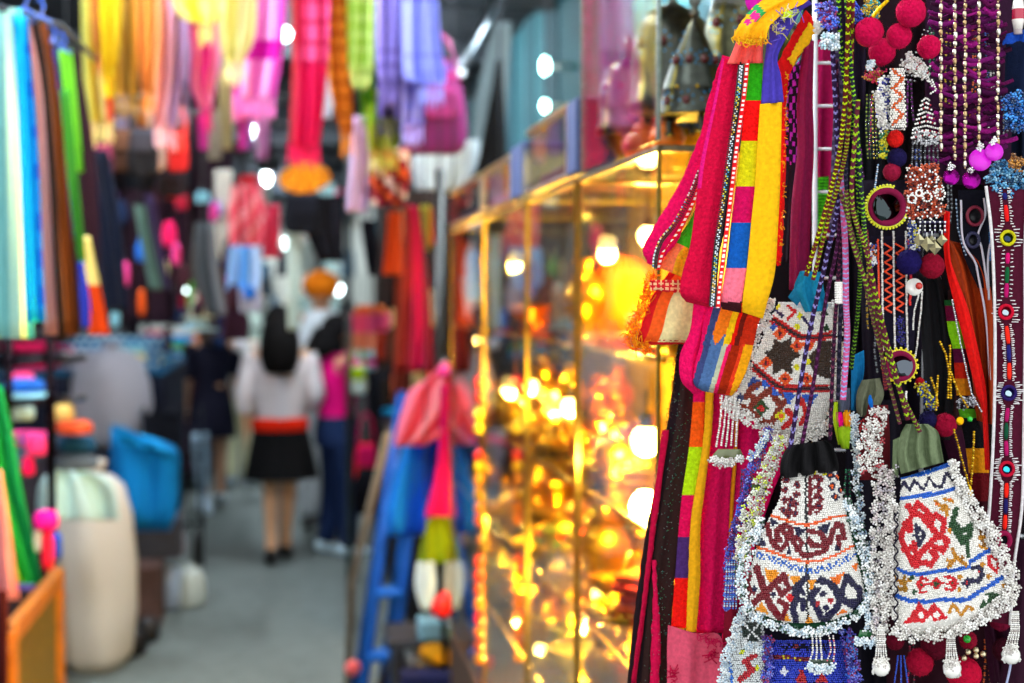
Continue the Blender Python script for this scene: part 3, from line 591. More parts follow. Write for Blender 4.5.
# --- BAG C
t = thing('beaded_pouch', 'olive necked white beaded pouch with red hooks and blue lines, right of the bead ropes', 'pouch', P(950, 640, 1.37))
rc = [(901, 478, 950, 462), (900, 500, 958, 487), (897, 530, 973, 515), (895, 560, 990, 544), (895, 590, 1004, 568), (896, 612, 1007, 590), (898, 628, 985, 613), (908, 635, 950, 630)]
CR, GD, BU = '#d40c1e', '#c8860e', '#0c5cc4'
L = lambda w, c, *p: (c, w, list(p))
ic = [L(4, BU, (900, 477), (922, 474), (949, 465)), L(4, BU, (899, 499), (922, 496), (942, 492), (957, 487)), L(2.2, NV, (900, 489), (904, 482), (910, 491), (914, 480), (923.6, 490), (929, 478), (936, 487), (942, 487), (946, 473), (954, 481)),
      L(4, BU, (894, 566), (902, 571), (908, 573.5), (922, 574.5), (940.5, 570.5), (956, 570), (970, 567)), L(4.4, BU, (970, 562), (980, 556), (996, 545)), L(4.4, BU, (897, 596), (911, 601), (929, 602), (940, 599.5), (967, 600), (978, 592.5), (992, 584), (1008, 573)),
      L(5.4, CR, (908, 506), (913, 512), (922, 516), (933, 530), (938, 535), (926, 547), (918, 557)), L(4.6, CR, (917, 503), (924, 509), (929, 514), (926, 517)), L(4.6, CR, (917, 503), (914, 512), (909, 521), (911, 530)), L(4.8, CR, (933, 531), (931, 522), (936, 515), (944, 520), (943, 531)),
      L(5, CR, (936, 534), (948, 540), (943, 551), (935, 547)), L(4.6, CR, (904, 524), (909, 531)), L(4.8, CR, (908, 521), (901, 536), (905, 550), (910, 548)), L(5, CR, (908, 553), (915, 566), (923, 562), (931, 565), (936, 556), (932, 552)), L(4.6, CR, (914, 543), (916, 556), (918, 560)),
      L(2.8, NV, (916, 525), (925, 535), (919, 546), (917, 536), (916, 526)), L(2, NV, (914, 536), (924, 536)),
      L(2.8, GD, (935, 501), (940, 506), (946, 505), (947, 515)), L(2.4, GD, (945, 499), (953, 502)), L(2.6, GD, (941, 510), (949, 509)), ('#f07010', -2.4, [(936, 504), (950, 499)]), ('#e08a10', -3.4, [(950, 530)]),
      L(4.6, '#1c4a20', (956, 509), (953, 521), (960, 530), (963, 543), (958, 535), (951, 524)), L(4.6, '#1c4a20', (963, 540), (970, 536), (970, 525), (965, 530)), L(3.4, '#1c4a20', (967, 540), (968, 556)),
      L(2.8, '#8a5a14', (979, 526), (982, 536), (984, 547)), L(2.4, GD, (979, 538), (985, 536)), L(2.4, GD, (979, 546), (986, 549)),
      L(3, GD, (953, 549), (956, 558), (948, 567)), L(3, GD, (956, 557), (966, 565)), L(2.6, GD, (948, 560), (952, 563)), L(2.6, '#a0660c', (962, 556), (962, 562)),
      L(3, GD, (896, 578), (902, 583), (910, 580)), L(3, '#a8760c', (899, 588), (906, 591), (904, 577)), ('#1c4a20', -3, [(912, 578), (914, 592)]),
      (CR, -6.5, [(936, 583.5)]), (CR, -4.5, [(921, 585), (952, 583)]), L(1.8, CR, (920, 585), (952, 583)), ('#1c4a20', -3, [(936, 583.5)]), ('#1c4a20', -1.8, [(921, 585), (952, 583)]),
      L(2.2, CR, (927, 580), (922, 577.5), (917, 584), (920, 592), (927, 592)), L(2.2, CR, (945, 577), (953, 577), (957, 583), (953, 590), (946, 589)), (GD, -3.2, [(959.5, 577), (959.5, 589.5)]),
      (NV, -5.5, [(967, 583)]), L(4, NV, (972, 581), (978, 581), (982, 575), (980, 567), (973, 568)), ('#d8202a', -1.8, [(967, 583), (979, 572)]), (GD, -3.2, [(982, 564), (989, 576)]), L(3.2, CR, (989, 557), (990, 566), (996, 571), (999, 564)), L(2.4, CR, (992, 556), (996, 560)),
      (CR, 0, [(901, 625), (910, 616), (919, 602), (927, 611), (934, 602), (948, 618), (934, 622), (930, 615), (924, 623), (915, 622)]), ('#f6f3ec', -4, [(921, 615), (936.5, 615)]),
      L(2.6, GD, (949, 612), (953, 605), (961, 615), (968, 606), (973, 609)), ('#1c4a20', 0, [(978, 612), (983, 596), (992, 591), (1002, 596), (989, 603)]), ('#f6f3ec', -3.5, [(986, 598)]), (GD, -2.6, [(1004, 585)])]
ic = [(c_, w_*1.22 if w_ > 2 and c_ != BU else w_, *r_) for c_, w_, *r_ in ic]
b = MB(); cloth(b, rc, 1.35, chart('#e6e2da', ic), 56, 84, bulge=.018); b.obj('pouch_body', 'fabric', t)
b = MB(); panel(b, rc, 1.35, '#f0ece4', ic, 1.85, .018, arch=1.5); b.obj('beadwork', 'bead', t)
b = MB(); fluff(b, [(952, 460), (961, 488), (976, 512), (990, 532), (1003, 556), (1014, 580), (1012, 598), (992, 612), (965, 626), (936, 633), (908, 636), (893, 628)], [7, 10, 14, 14, 15, 14, 15, 14], 1.337, WH, .46, 1.35, .004)
fluff(b, [(893, 500), (890, 540), (888, 580), (889, 620)], [8, 12, 14, 16], 1.342, WH, .44, 1.35, .004); b.obj('bead_edging', 'bead', t)
b = MB(); zz = [(898-(i % 2)*4, 512+i*6.5) for i in range(18)]; q = smooth(zz, 90); b.tube(P(q[:, 0], q[:, 1], 1.335), .0008, '#1a1626', 6); b.obj('rickrack', 'fabric', t, 'dark zigzag braid')
b = MB(); cloth(b, [(906, 424, 928, 424), (900, 436, 938, 432), (897, 455, 941, 446), (901, 474, 944, 462)], 1.335, '#6a7858', 30, 22, .006, 3.2, th=.012); cloth(b, [(893, 440, 902, 436), (892, 470, 898, 478)], 1.345, '#6a7858', 5, 10, .002, 1, th=.004); b.obj('olive_neck', 'fabric', t, 'olive gathered cloth neck')
for x0, x1, y0, y1 in ((881, 881, 628, 660), (951, 952, 632, 662), (1015, 1011, 612, 648)):
    b = MB()
    for i in range(-2, 3): strand(b, [(x0+i*1.5, y0), (x0+i*2.0, (y0+y1)/2), (x1+i*2.8, y1)], 1.34, WH, 2.1, 1.15)
    fluff(b, [(x1-6, y1+3), (x1+6, y1+3)], 9, 1.337, WH, 1.6, 1.25, .005)
    q = P(x1, y1+7, 1.34)
    for a in range(26):
        f = a/26*6.28; rr = random.uniform(3, 10); e = P(x1+rr*math.cos(f), y1+9+5*math.sin(f)*.6+4, 1.34+.006*math.sin(f)); b.tube([P(x1, y1, 1.34), (P(x1, y1, 1.34)+e)/2+[0, 0, .002], e], .0011, '#f2efe8', 5, k=5)
    b.ball(q, .0085, '#f2efe8', 16, 10, .1); b.obj('tassel', 'bead', t)
# --- central white ropes between B and C
b = MB(); fluff(b, [(880, 408), (874, 430), (868, 452), (872, 470)], [14, 22, 26, 24], 1.345, WH+['#f6f3ec', '#a01828'], .5, 1.25, .006)
b.obj('beaded_fringe', 'bead', None, 'shaggy white and red bead fringe left of the olive pouch neck', 'fringe')
b = MB(); cloth(b, [(868, 405, 888, 405), (862, 440, 890, 440), (860, 480, 890, 480)], 1.36, '#5a1218', 8, 12, .003, 1); b.obj('red_felt', 'fabric', None, 'dark red felt behind the shaggy white bead fringe', 'felt')
b = MB(); fluff(b, [(884, 466), (882, 520), (880, 570), (880, 640)], [26, 20, 18, 14], 1.35, WH+['#d8c8c8', '#b8b0b8'], .36, 1.35, .007); b.obj('white_bead_rope', 'bead', None, 'long thick rope of white beads between the two lower pouches', 'bead rope')
b = MB(); fluff(b, [(856, 470), (860, 510), (864, 540), (874, 570)], [8, 8, 6], 1.365, WHB+['#204830', '#88a8c8'], .5, 1.2, .006); b.obj('green_bead_edging', 'bead', None, 'loose green and white bead edging right of the black topped pouch', 'bead edging')
b = MB(); fluff(b, [(854, 414), (855, 440), (858, 470)], 6, 1.37, WHB, .8, 1.2, .003); b.obj('thin_bead_strand', 'bead', None, 'thin pale bead strand hanging left of the red bead tuft', 'bead strand')
b = MB(); fluff(b, [(861, 418), (864, 440), (864, 462)], [12, 11, 8], 1.375, ['#c01018', '#801014', '#e02020', '#501018'], .6, 1.2, .005); b.obj('red_bead_tuft', 'bead', None, 'tuft of glossy red beads under the grey pouch neck', 'beads')
# grey pouch neck, teal cloth
t = thing('grey_pouch_neck', 'crumpled grey-green pouch neck with a blue petal, above the red bead tuft', 'pouch', P(868, 418, 1.39))
b = MB(); cloth(b, [(862, 380, 880, 378), (857, 392, 884, 394), (856, 405, 880, 406), (857, 417, 876, 416)], 1.375, '#6f735c', 22, 18, .007, 2.2, th=.006); b.obj('cloth_body', 'fabric', t)
b = MB(); cloth(b, [(869, 395, 871, 395), (868, 402, 873, 402), (871, 409, 873, 409)], 1.36, '#0e6ac8', 5, 8, .001, 1, th=.003); b.obj('blue_petal', 'fabric', t)
b = MB(); cloth(b, [(852, 356, 864, 350), (851, 376, 864, 372), (851, 410, 857, 412)], 1.40, '#0f6ea4', 8, 16, .004, 1.4); b.obj('teal_cloth', 'fabric', None, 'strip of teal cloth left of the grey pouch neck', 'cloth')
t = thing('silk_tassel', 'lime, pink and orange silk tassels on a grey cord, right of the upper pouch', 'tassel', P(845, 448, 1.38))
for c, r in (('#b8d020', [(402, 834, 838), (420, 833, 838), (445, 838, 840)]), ('#f01090', [(412, 836, 842), (420, 836, 843), (427, 838, 843)]), ('#f0a010', [(410, 843, 850), (420, 843, 851), (427, 844, 850)]), ('#9cc020', [(426, 837, 851), (438, 838, 850), (449, 842, 849)]), ('#505568', [(388, 838, 850), (400, 838, 850), (412, 838, 849)])):
    b = MB(); cloth(b, r, 1.37, c, 8, 14, .003, 1.5, th=.006); b.obj('silk_tuft', 'fabric', t)
# --- plaited cords
YG = ('#a8d810', '#3a2030'); CRD = [
 ([(838, -10), (842, 60), (850, 110), (856, 160), (860, 215)], 2.6, '#8cd018', '#20242c', 1.34), ([(846, -10), (850, 60), (856, 120), (862, 200), (866, 250)], 2.6, '#8cd018', '#2a2a38', 1.335),
 ([(849, 0), (845, 100), (838, 160), (824, 215), (806, 276)], 2.6, '#b8d010', '#5a2018', 1.33), ([(853, 0), (849, 120), (842, 170), (828, 220), (813, 280)], 2.4, '#a8c818', '#682028', 1.336),
 ([(858, 100), (852, 200), (866, 250), (884, 330), (908, 420)], 2.6, '#98c018', '#5a2030', 1.325), ([(846, 190), (852, 240), (872, 300), (896, 380), (920, 432)], 2.5, '#88b820', '#602838', 1.33), ([(840, 190), (862, 270), (878, 340), (900, 424)], 2.2, '#7a8a30', '#5a2838', 1.334),
 ([(832, 40), (836, 120), (838, 200), (826, 260), (808, 340), (790, 450)], 2.6, '#8a80c0', '#2a1838', 1.345), ([(835, 60), (840, 180), (838, 240), (826, 300), (814, 380), (802, 444)], 2.2, '#6a3060', '#3a1430', 1.35),
 ([(836, 60), (842, 200), (838, 280), (834, 340), (830, 440)], 2.2, '#70304a', '#2a1428', 1.35), ([(840, 170), (845, 240), (846, 300), (847, 340), (843, 400)], 3.4, '#90a8e0', '#d05a90', 1.345), ([(844, 60), (846, 160), (842, 260), (838, 400)], 2.4, '#4a4058', '#202030', 1.36),
 ([(856, 210), (860, 260), (858, 310), (851, 370)], 2.4, '#6aa020', '#1c2418', 1.37), ([(866, 230), (872, 290), (880, 340), (886, 390)], 2.2, '#9a3a30', '#5a2030', 1.345)]
names = ['left of the lime pair running down from the top', 'right of the lime pair running down from the top', 'olive and rust, slanting down left to the teal cloth', 'olive and crimson, slanting left just inside its twin', 'lime and plum, crossing in front of the round mirror', 'lime and plum, ending over the olive pouch neck', 'dull olive, between the two lime cords over the small mirror', 'lilac and black, reaching the black pouch neck', 'dark plum, over the right star of the upper pouch', 'maroon, running straight down the right edge of the upper pouch', 'pale blue and pink, thick, right of the upper pouch', 'grey violet, thin, behind the pale blue cord', 'green and black, short, left of the round mirror', 'rust and plum, short, beside the red zigzag panel']
for (p_, r_, c1, c2, d_), nm in zip(CRD, names):
    b = MB(); cord(b, p_, d_, c1, c2, r_*.95, n=300, cc=lambda i, j, a=c1, c=c2: a if ((i+(j if j < 4 else 8-j)) % 6) < 2 and random.random() < .8 else c); b.obj('plaited_cord', 'wool', None, 'plaited cord, '+nm, 'cord', 'plaited cords of the display')
b = MB(); cord(b, [(836, -10), (837, 60), (838, 110), (836, 160), (834, 230)], 1.37, '#38304a', '#5a4a68', 5, n=90); b.obj('yarn_hank', 'wool', None, 'thick grey violet hank of yarn running down beside the white rungs', 'yarn')
b = MB(); b.tube(P(np.array([840, 840]), np.array([282, 304]), 1.35), .0045, '#f0ece4', 12)
for i in range(9): b.beads(P(840+4.3*np.cos(np.arange(14)*.45), 283+i*2.4+0*np.arange(14), 1.35-.004*np.sin(np.arange(14)*.45)), '#f6f3ec', .0013)
b.obj('bead_collar', 'bead', None, 'small white bead collar around cords above the upper pouch', 'bead')
# --- top: blue bead clusters, white knot
b = MB(); b.ball(P(816, 27, 1.56), .006, '#e8e8ea', 14, 10, .15); fluff(b, [(812, 24), (820, 30)], 9, 1.55, WH, 2, 1.2, .004); b.obj('white_knot', 'bead', None, 'white bead knot tied on the white wire upright', 'knot')
b = MB(); fluff(b, [(822, 2), (828, 14), (832, 28)], [14, 18, 12], 1.34, PU, .8, 1.4, .008); b.obj('violet_bead_cluster', 'bead', None, 'violet bead cluster at the top left of the cords', 'beads')
b = MB(); fluff(b, [(822, 40), (838, 42)], 14, 1.335, WHB+['#b8e0e8'], .9, 1.5, .006); b.obj('white_bead_cluster', 'bead', None, 'pale bead rosette just under the violet bead cluster', 'beads')
b = MB(); fluff(b, [(852, 2), (858, 22)], 10, 1.36, ['#2038b8', '#3a60e0', '#182878'], .9, 1.3, .006); b.obj('blue_bead_cluster', 'bead', None, 'cobalt bead cluster between the cords and the crimson pompoms', 'beads')
b = MB(); fluff(b, [(864, 6), (880, 12)], 16, 1.37, ['#38a8b0', '#e8c828', '#b89018', '#1c7080'], .8, 1.2, .006); b.obj('gold_teal_beads', 'bead', None, 'gold and teal beads tucked behind the crimson pompoms', 'beads')
b = MB(); cord(b, [(872, 18), (880, 8), (888, 0)], 1.35, '#e8c018', '#c89a10', 2, n=20); b.obj('twisted_cord', 'metal', None, 'short gold cord at the top beside the pompoms', 'cord')
for (x, y, r, d, nm) in ((869, 32, 16, 1.33, 'leftmost, big and bright'), (911, 12, 16.5, 1.32, 'topmost, biggest'), (899, 36, 14, 1.335, 'between the two biggest'), (882, 52, 15, 1.38, 'dark one under the leftmost'), (929, 47, 13, 1.36, 'right one tucked by purple yarn')):
    pompom(MB(), x, y, r, d, '#c40844').obj('pompom', 'wool', None, 'crimson wool pompom, '+nm, 'pompom', 'crimson pompoms at the top')
# small pompom string
for (x, y, r, c, lab, jag) in ((895, 139, 9.5, '#e8201c', 'bright red fluffy pompom above the round mirror', 1), (897, 158, 11, '#1c1644', 'navy pompom between the red and crimson ones', 1), (892, 172, 10, '#98183a', 'crimson and olive pompom touching the round mirror', 1),
        (909, 262, 14, '#1c1450', 'navy pompom above the black cloth', 1), (932, 266, 14, '#8c0c28', 'dark red pompom under the silver pendants', 1), (945, 425, 13, '#9c0c30', 'crimson pompom right of the olive pouch neck', 1), (928, 420, 10, '#1a1640', 'navy pompom touching the crimson one by the olive neck', 1),
        (895, 641, 10, '#6a0c24', 'dim crimson pompom under the corner of the olive necked pouch', 1), (920, 662, 15, '#a80c30', 'crimson pompom at the bottom under the olive necked pouch', 1), (935, 645, 16, '#58081e', 'dark maroon pompom behind the bottom crimson ones', 1), (964, 674, 19, '#c00c34', 'largest crimson pompom at the bottom behind the middle tassel', 1), (968, 640, 10, '#90102c', 'crimson pompom with a green bead, bottom right', 1), (1000, 620, 12, '#700c2c', 'dull crimson pompom behind the right tassel', 1), (1004, 650, 13, '#3a0818', 'near black maroon pompom behind the right tassel', 1), (920, 382, 5, '#b01020', 'tiny red pompom right of the small mirror', 1)):
    pompom(MB(), x, y, r, 1.385 if y < 500 else 1.42, c).obj('pompom', 'wool', None, lab, 'pompom')
b = MB(); b.ball(P(967, 639, 1.407), .004, '#18b028', 12, 8); b.obj('green_bead', 'bead', None, 'round green bead on the bottom right crimson pompom', 'bead')
b = MB(); b.ball(P(960, 421, 1.365), .0042, '#f0b010', 14, 8, 0, (1, .4, 1)); b.obj('gold_button', 'metal', None, 'gold button right of the crimson pompom by the olive neck', 'button')
b = MB(); b.ball(P(970, 419, 1.37), .0026, '#18b830', 12, 8); b.obj('green_bead', 'bead', None, 'small green bead right of the gold button', 'bead')
b = MB(); [b.ball(P(x, y, 1.40), .003, '#e8d8b0', 10, 8) for x, y in ((968, 652), (976, 656), (964, 658), (983, 654), (976, 650))]; b.obj('metal_beads', 'metal', None, 'little silver bell beads above the largest bottom pompom', 'beads')
b = MB()
for x in (898, 901, 904): strand(b, [(x, 656), (x+(x-901)*1.5, 690)], 1.4, '#1c48c0', 2, 1.1)
b.obj('blue_bead_tassel', 'bead', None, 'blue bead tassel at the bottom between the pouches', 'tassel')
# orange / white bead piece
t = thing('beaded_pendant', 'pendant of orange and white scroll beadwork beside navy beads, under the pompoms', 'pendant', P(893, 135, 1.37))
ro = [(68, 890, 905), (90, 890, 905), (125, 890, 906), (130, 893, 904)]
b = MB(); cloth(b, ro, 1.36, '#301818', 6, 12, bulge=.004); panel(b, ro, 1.36, '#f4efe6', [('#e06018', 3, [(893+(i % 2)*10, 70+i*9) for i in range(7)])], 2.1, .004); b.obj('scroll_band', 'bead', t)
b = MB(); fluff(b, [(884, 78), (884, 128)], 9, 1.365, ['#1c2078', '#2a30a0', '#f4f1ea', '#f4f1ea'], .9, 1.5, .004); fluff(b, [(877, 92), (880, 104), (883, 124)], 6, 1.36, WH, .9, 1.5, .004); b.obj('navy_beads', 'bead', t)
b = MB(); fluff(b, [(866, 72), (884, 78)], 14, 1.39, ['#d81040', '#e02060', '#a01030', '#c89030'], .8, 1.1, .006); b.obj('crimson_bead_cluster', 'bead', None, 'crimson bead cluster under the dark pompom', 'beads')
b = MB(); fluff(b, [(868, 64), (872, 66)], 8, 1.37, WHB, 1.4, 1.3, .004); b.obj('white_bead_cluster', 'bead', None, 'little white bead cluster under the leftmost pompom', 'beads')
b = MB()
for i in range(6): strand(b, [(867+i*3, 95), (866+i*3.3, 125), (868+i*3, 158)], 1.40, [['#8aa020', '#3a5a20', '#c8b020'][i % 3], '#203a1c'], 2.1, 1.0)
b.obj('green_bead_strands', 'bead', None, 'hanging strands of green and gold seed beads right of the lime cords', 'bead strands')
b = MB(); fluff(b, [(884, 132), (884, 158)], 5, 1.385, ['#e0d818', '#1c7040', '#b8b010'], 1, 1.4, .003); b.obj('yellow_bead_strand', 'bead', None, 'yellow and green bead strand left of the red fluffy pompom', 'bead strand')
b = MB(); strand(b, [(878, 165), (876, 180), (874, 200)], 1.385, ['#90b8e0', '#e8f0f8'], 2.2); b.obj('pale_bead_strand', 'bead', None, 'pale blue bead strand holding the round mirror', 'bead strand')
# ladder-like white bead pieces
b = MB()
for i in range(12): strand(b, [(916-i*1.6+8, 30+i*4.5), (924-i*1.3+8, 33+i*4.4)], 1.38, ['#d8d8dc', '#302028'], 2.0)
b.obj('silver_ladder_chain', 'metal', None, 'silver ladder chain slanting down from the pompoms', 'chain')
b = MB(); fluff(b, [(905, 60), (918, 68), (926, 74)], [16, 14, 10], 1.375, WH+['#a02030', '#d8d8d8'], .8, 1.4, .006)
for i in range(5): strand(b, [(912+i*5, 60+i*5), (920+i*4, 74+i*4), (930, 66+i*7)], 1.37, WH, 2.4)
b.obj('white_bead_cluster', 'bead', None, 'starry white bead netting below the silver ladder chain', 'beads')
t = thing('beaded_tassel', 'white and maroon beaded cone tassel left of the purple yarn', 'tassel', P(926, 165, 1.39))
b = MB()
for i in range(9):
    w = 4+i*1.3; y = 98+i*4.6
    strand(b, [(926-w, y+3), (926, y), (926+w, y+3)], 1.375, ['#f6f3ec', '#f6f3ec', '#a01830'] if i % 3 else WH, 2.2, 1.25)
b.obj('netted_cone', 'bead', t)
b = MB(); fluff(b, [(914, 136), (938, 140)], 12, 1.38, ['#c8c8cc', '#303034', '#e8e8ea'], .8, 1.2, .006)
for i in range(7): strand(b, [(913+i*4, 142), (912+i*4.4, 166)], 1.385, ['#4a4a50', '#90909a', '#26262a'], 2.2)
b.obj('grey_fringe', 'bead', t)
# purple yarn and metallic strings
t = thing('purple_yarn_hanging', 'mass of dark purple yarn crossed by vertical strings of metal beads', 'hanging', P(965, 165, 1.42))
b = MB()
for i in range(190):
    y = random.uniform(-5, 162); x = random.uniform(926, 990); l = random.uniform(14, 30); e = random.uniform(-3, 3)
    q = smooth([(x, y), (x+l*.5, y+4+e), (x+l, y+e)], 6); b.tube(P(q[:, 0], q[:, 1], 1.40+random.uniform(-.008, .014)), random.uniform(.0012, .003), random.choice(['#5a1450', '#4a1040', '#7a1868', '#38102e', '#9a1a78', '#601048']), 5)
b.obj('yarn_loops', 'wool', t)
for x, y1 in ((941, 148), (955, 160), (965, 165), (979, 148), (998, 140)):
    b = MB(); y = -6
    while y < y1:
        h = random.uniform(4, 7); q = P(np.array([x+random.gauss(0, .4)]*2), np.array([y, y+h]), 1.372); b.lathe([(.0002, 0), (.0016, .0006), (.0019, h*.0005), (.0016, h*.0009), (.0002, h*.001)], q[1], random.choice(['#f0ead8', '#e8d8b8', '#c8a878']), 10); y += h+1
        b.beads(P([x], [y], 1.372), '#d8b890', .0012); y += 2
    b.obj('bead_string', 'metal', t)
for x, y, r in ((951, 177, 8), (971, 180, 9), (980, 160, 11), (994, 152, 9)):
    b = MB(); b.lathe([(.0, -.001), (r*.97e-3, -.001), (r*.98e-3, .001), (0, .001)], P(x, y, 1.37), '#d010c8' if x > 975 else '#98108a', 24, ax=-FW+UP*.1); fluff(b, [(x-2, y-r-3), (x+2, y-r-1)], 6, 1.37, '#e0dcd8 #f8f8f8'.split(), 1.4, 1.1, .003)
    b.obj('sequin_disc', 'foil' if x < 975 else 'plastic', t, 'bright magenta disc' if x > 975 else None)
# round mirrors
def round_mirror(x, y, r, rim, bead, lab, d=1.37, tilt=0, beadn=34, arc=(0, 6.28), g='#5a6068'):
    t = thing('round_mirror', lab, 'mirror', P(x, y+r, d))
    ax = -FW+RT*tilt+UP*.05
    b = MB(); b.lathe([(0, -.0005), (r*.8e-3, -.0005), (r*.8e-3, .0008), (0, .0008)], P(x, y, d-.002), g, 28, ax=ax); b.obj('mirror_glass', 'mirror', t)
    b = MB(); th = np.linspace(0, 6.2832, 40); q = [P(x+r*.86*math.cos(a), y+r*.86*math.sin(a), d-.002) for a in th]; b.tube(q, r*.14e-3+.0008, rim, 8, caps=False); b.obj('rim', 'fabric', t)
    if bead:
        b = MB(); th = np.linspace(*arc, beadn); b.beads(P(x+(r+.8)*np.cos(th), y+(r+.8)*np.sin(th), d-.002), bead, .0015); th2 = th+.1; b.beads(P(x+(r+2.8)*np.cos(th2[::2]), y+(r+2.8)*np.sin(th2[::2]), d-.002), bead, .0015); b.obj('bead_rim', 'bead', t)
    return t
round_mirror(887, 207, 19, '#781038', '#d8d818', 'large round mirror with maroon rim and yellow bead edge beside the rust beads', 1.375, .3, 60, (.4, 5), '#40484a')
round_mirror(900, 366, 15, '#781038', '#e0d010', 'smaller round mirror with yellow bead edge above the olive pouch neck', 1.37, -.2, 44)
# zigzag panel
t = thing('zigzag_panel', 'dark beaded panel with red zigzags between white lines, below the large mirror', 'panel', P(893, 350, 1.42))
rz = [(236, 870, 916), (300, 872, 916), (350, 878, 914)]
b = MB(); cloth(b, rz, 1.41, '#141022', 10, 12, .002, 1, th=.003); b.obj('panel_cloth', 'fabric', t)
b = MB()
for x in (882, 893.5, 906): strand(b, [(x, 232), (x+.5, 300), (x+1.5, 350)], 1.402, WH, 1.9, 1.3)
for x0 in (884.5, 896):
    z = [(x0+(i % 2)*8, 244+i*4.6) for i in range(16)]; strand(b, z, 1.403, '#f04818', 1.9, 1.3)
strand(b, [(878, 240), (879, 300)], 1.403, '#f04818', 1.9, 1.3); strand(b, [(909, 240), (911, 262), (910, 305)], 1.403, '#e81c18', 1.9, 1.6)
fluff(b, [(872, 244), (873, 266)], 6, 1.403, ['#2a50b0', '#f0f0f0', '#c86020'], .7, 1.1, .002); fluff(b, [(900, 318), (902, 345)], 6, 1.404, ['#28208a', '#181440'], .8, 1.2, .002)
b.obj('beadwork', 'bead', t)
b = MB(); fluff(b, [(912, 222), (914, 250)], 8, 1.39, ['#2a60c0', '#e0d818', '#f0f0f0', '#1c3080'], .8, 1.3, .004); b.obj('blue_yellow_beads', 'bead', None, 'blue and yellow beads between the large mirror and silver pendants', 'beads')
# rust bead net + silver pendants
t = thing('rust_bead_collar', 'rust red beaded collar with white flowers and square silver pendants', 'collar', P(926, 250, 1.39))
b = MB(); fluff(b, [(922, 166), (925, 190), (925, 218)], [30, 38, 38], 1.38, ['#a83818', '#c84820', '#7a2414', '#e06030', '#5a1a10'], .5, 1.25, .006); b.obj('bead_net', 'bead', t)
b = MB()
for x, y, r in ((940, 194, 5), (927, 197, 4.5), (912, 199, 4), (919, 193, 3)): th = np.arange(0, 6.28, .55); b.beads(P(x+r*np.cos(th), y+r*np.sin(th), 1.366), '#f6f3ec', .0012)
x = rng.uniform(905, 944, 90); y = rng.uniform(168, 222, 90); b.beads(P(x, y, 1.37), '#f6f3ec', .0011); b.obj('white_flowers', 'bead', t)
for x, y, s in ((919, 240, 5.5), (927, 244, 6.5), (935, 248, 6), (942, 240, 5), (932, 240, 4)):
    b = MB(); o_ = P(x, y, 1.366-.0003*s); k_ = s*1.05e-3; e1 = RT+FW*random.uniform(-.25, .25); b.add([o_-e1*k_, o_-UP*k_*1.1, o_+e1*k_, o_+UP*k_*1.1, o_-FW*.0022, o_+FW*.0012], [(0, 1, 4), (1, 2, 4), (2, 3, 4), (3, 0, 4), (1, 0, 5), (2, 1, 5), (3, 2, 5), (0, 3, 5)], ['#a89c74', '#6a6450', '#c0b890', '#7c7458']*2); b.tube(P(np.array([x, x]), np.array([y-5-s, y-s]), 1.366), .0006, '#e8e8ea', 5); b.obj('silver_pendant', 'metal', t, flat=True)
b = MB(); b.tube(P(np.array([918, 946]), np.array([222, 222]), 1.37), .0012, '#24204a', 6)
for x in range(920, 946, 5): strand(b, [(x, 222), (x, 234)], 1.367, ['#f6f3ec', '#28204a'], 2, 1.1)
b.obj('bead_hangers', 'bead', t)
# rust cloth, red strip, black cloth
b = MB(); cloth(b, [(942, 238, 962, 244), (946, 262, 984, 266), (956, 300, 992, 300), (968, 345, 993, 350), (976, 420, 994, 425)], 1.415, '#b03c10', 24, 50, .016, 1.8, th=.003); b.obj('rust_cloth', 'fabric', None, 'crumpled rust orange cloth between the red strip and maroon band', 'cloth')
b = MB(); cloth(b, [(944, 210, 950, 212), (944, 250, 950, 254), (947, 274, 956, 276), (956, 310, 968, 308), (966, 350, 978, 348), (976, 392, 986, 388), (982, 412, 988, 425), (985, 470, 990, 470)], 1.39, '#e81410', 8, 60, .004, 1, th=.004); b.obj('red_ribbon', 'fabric', None, 'bright red ribbon curving down to the maroon mirror band', 'ribbon')
b = MB(); strand(b, [(952, 300), (962, 350), (972, 395), (982, 412)], 1.385, ['#f0f0f0', '#a8a8b0'], 2, 1); b.obj('ribbon_piping', 'bead', None, 'white piping of tiny beads along the bright red ribbon', 'piping')
b = MB(); cloth(b, [(274, 918, 940), (330, 921, 950), (380, 924, 955), (440, 926, 950)], 1.43, '#17171a', 16, 30, .008, 2, th=.003); b.obj('black_cloth', 'fabric', None, 'black pleated cloth hanging under the navy and dark red pompoms', 'cloth')
b = MB(); cloth(b, [(300, 944, 955), (330, 948, 962), (352, 953, 966), (400, 957, 972), (450, 966, 987), (510, 972, 990), (560, 975, 990)], 1.425, blocks([(305, '#1a5a28'), (322, '#701038'), (348, '#8cdc18'), (362, '#5a1038'), (378, '#d82818'), (396, '#e08818'), (408, '#20101a'), (418, '#58b020'), (448, '#101014'), (474, '#e08c10'), (500, '#681018'), (600, '#3a0c18')]), 8, 130, .003, 1, th=.003)
b.obj('patchwork_strap', 'wool', None, 'narrow patchwork strap with lime and orange squares beside the bright red ribbon', 'strap')
b = MB(); cloth(b, [(430, 940, 962), (480, 955, 975), (560, 975, 992), (683, 990, 1010)], 1.46, '#3a0f28', 10, 24, .006, 1.4); b.obj('aubergine_cloth', 'fabric', None, 'dark aubergine cloth behind the gold chains and white beads', 'cloth')
b = MB(); b.lathe([(0, -.001), (.008, -.001), (.0085, .001), (0, .0012)], P(914, 287, 1.385), '#f0ece4', 20, ax=-FW); b.ball(P(919, 286, 1.38), .0035, '#c02010', 12, 8)
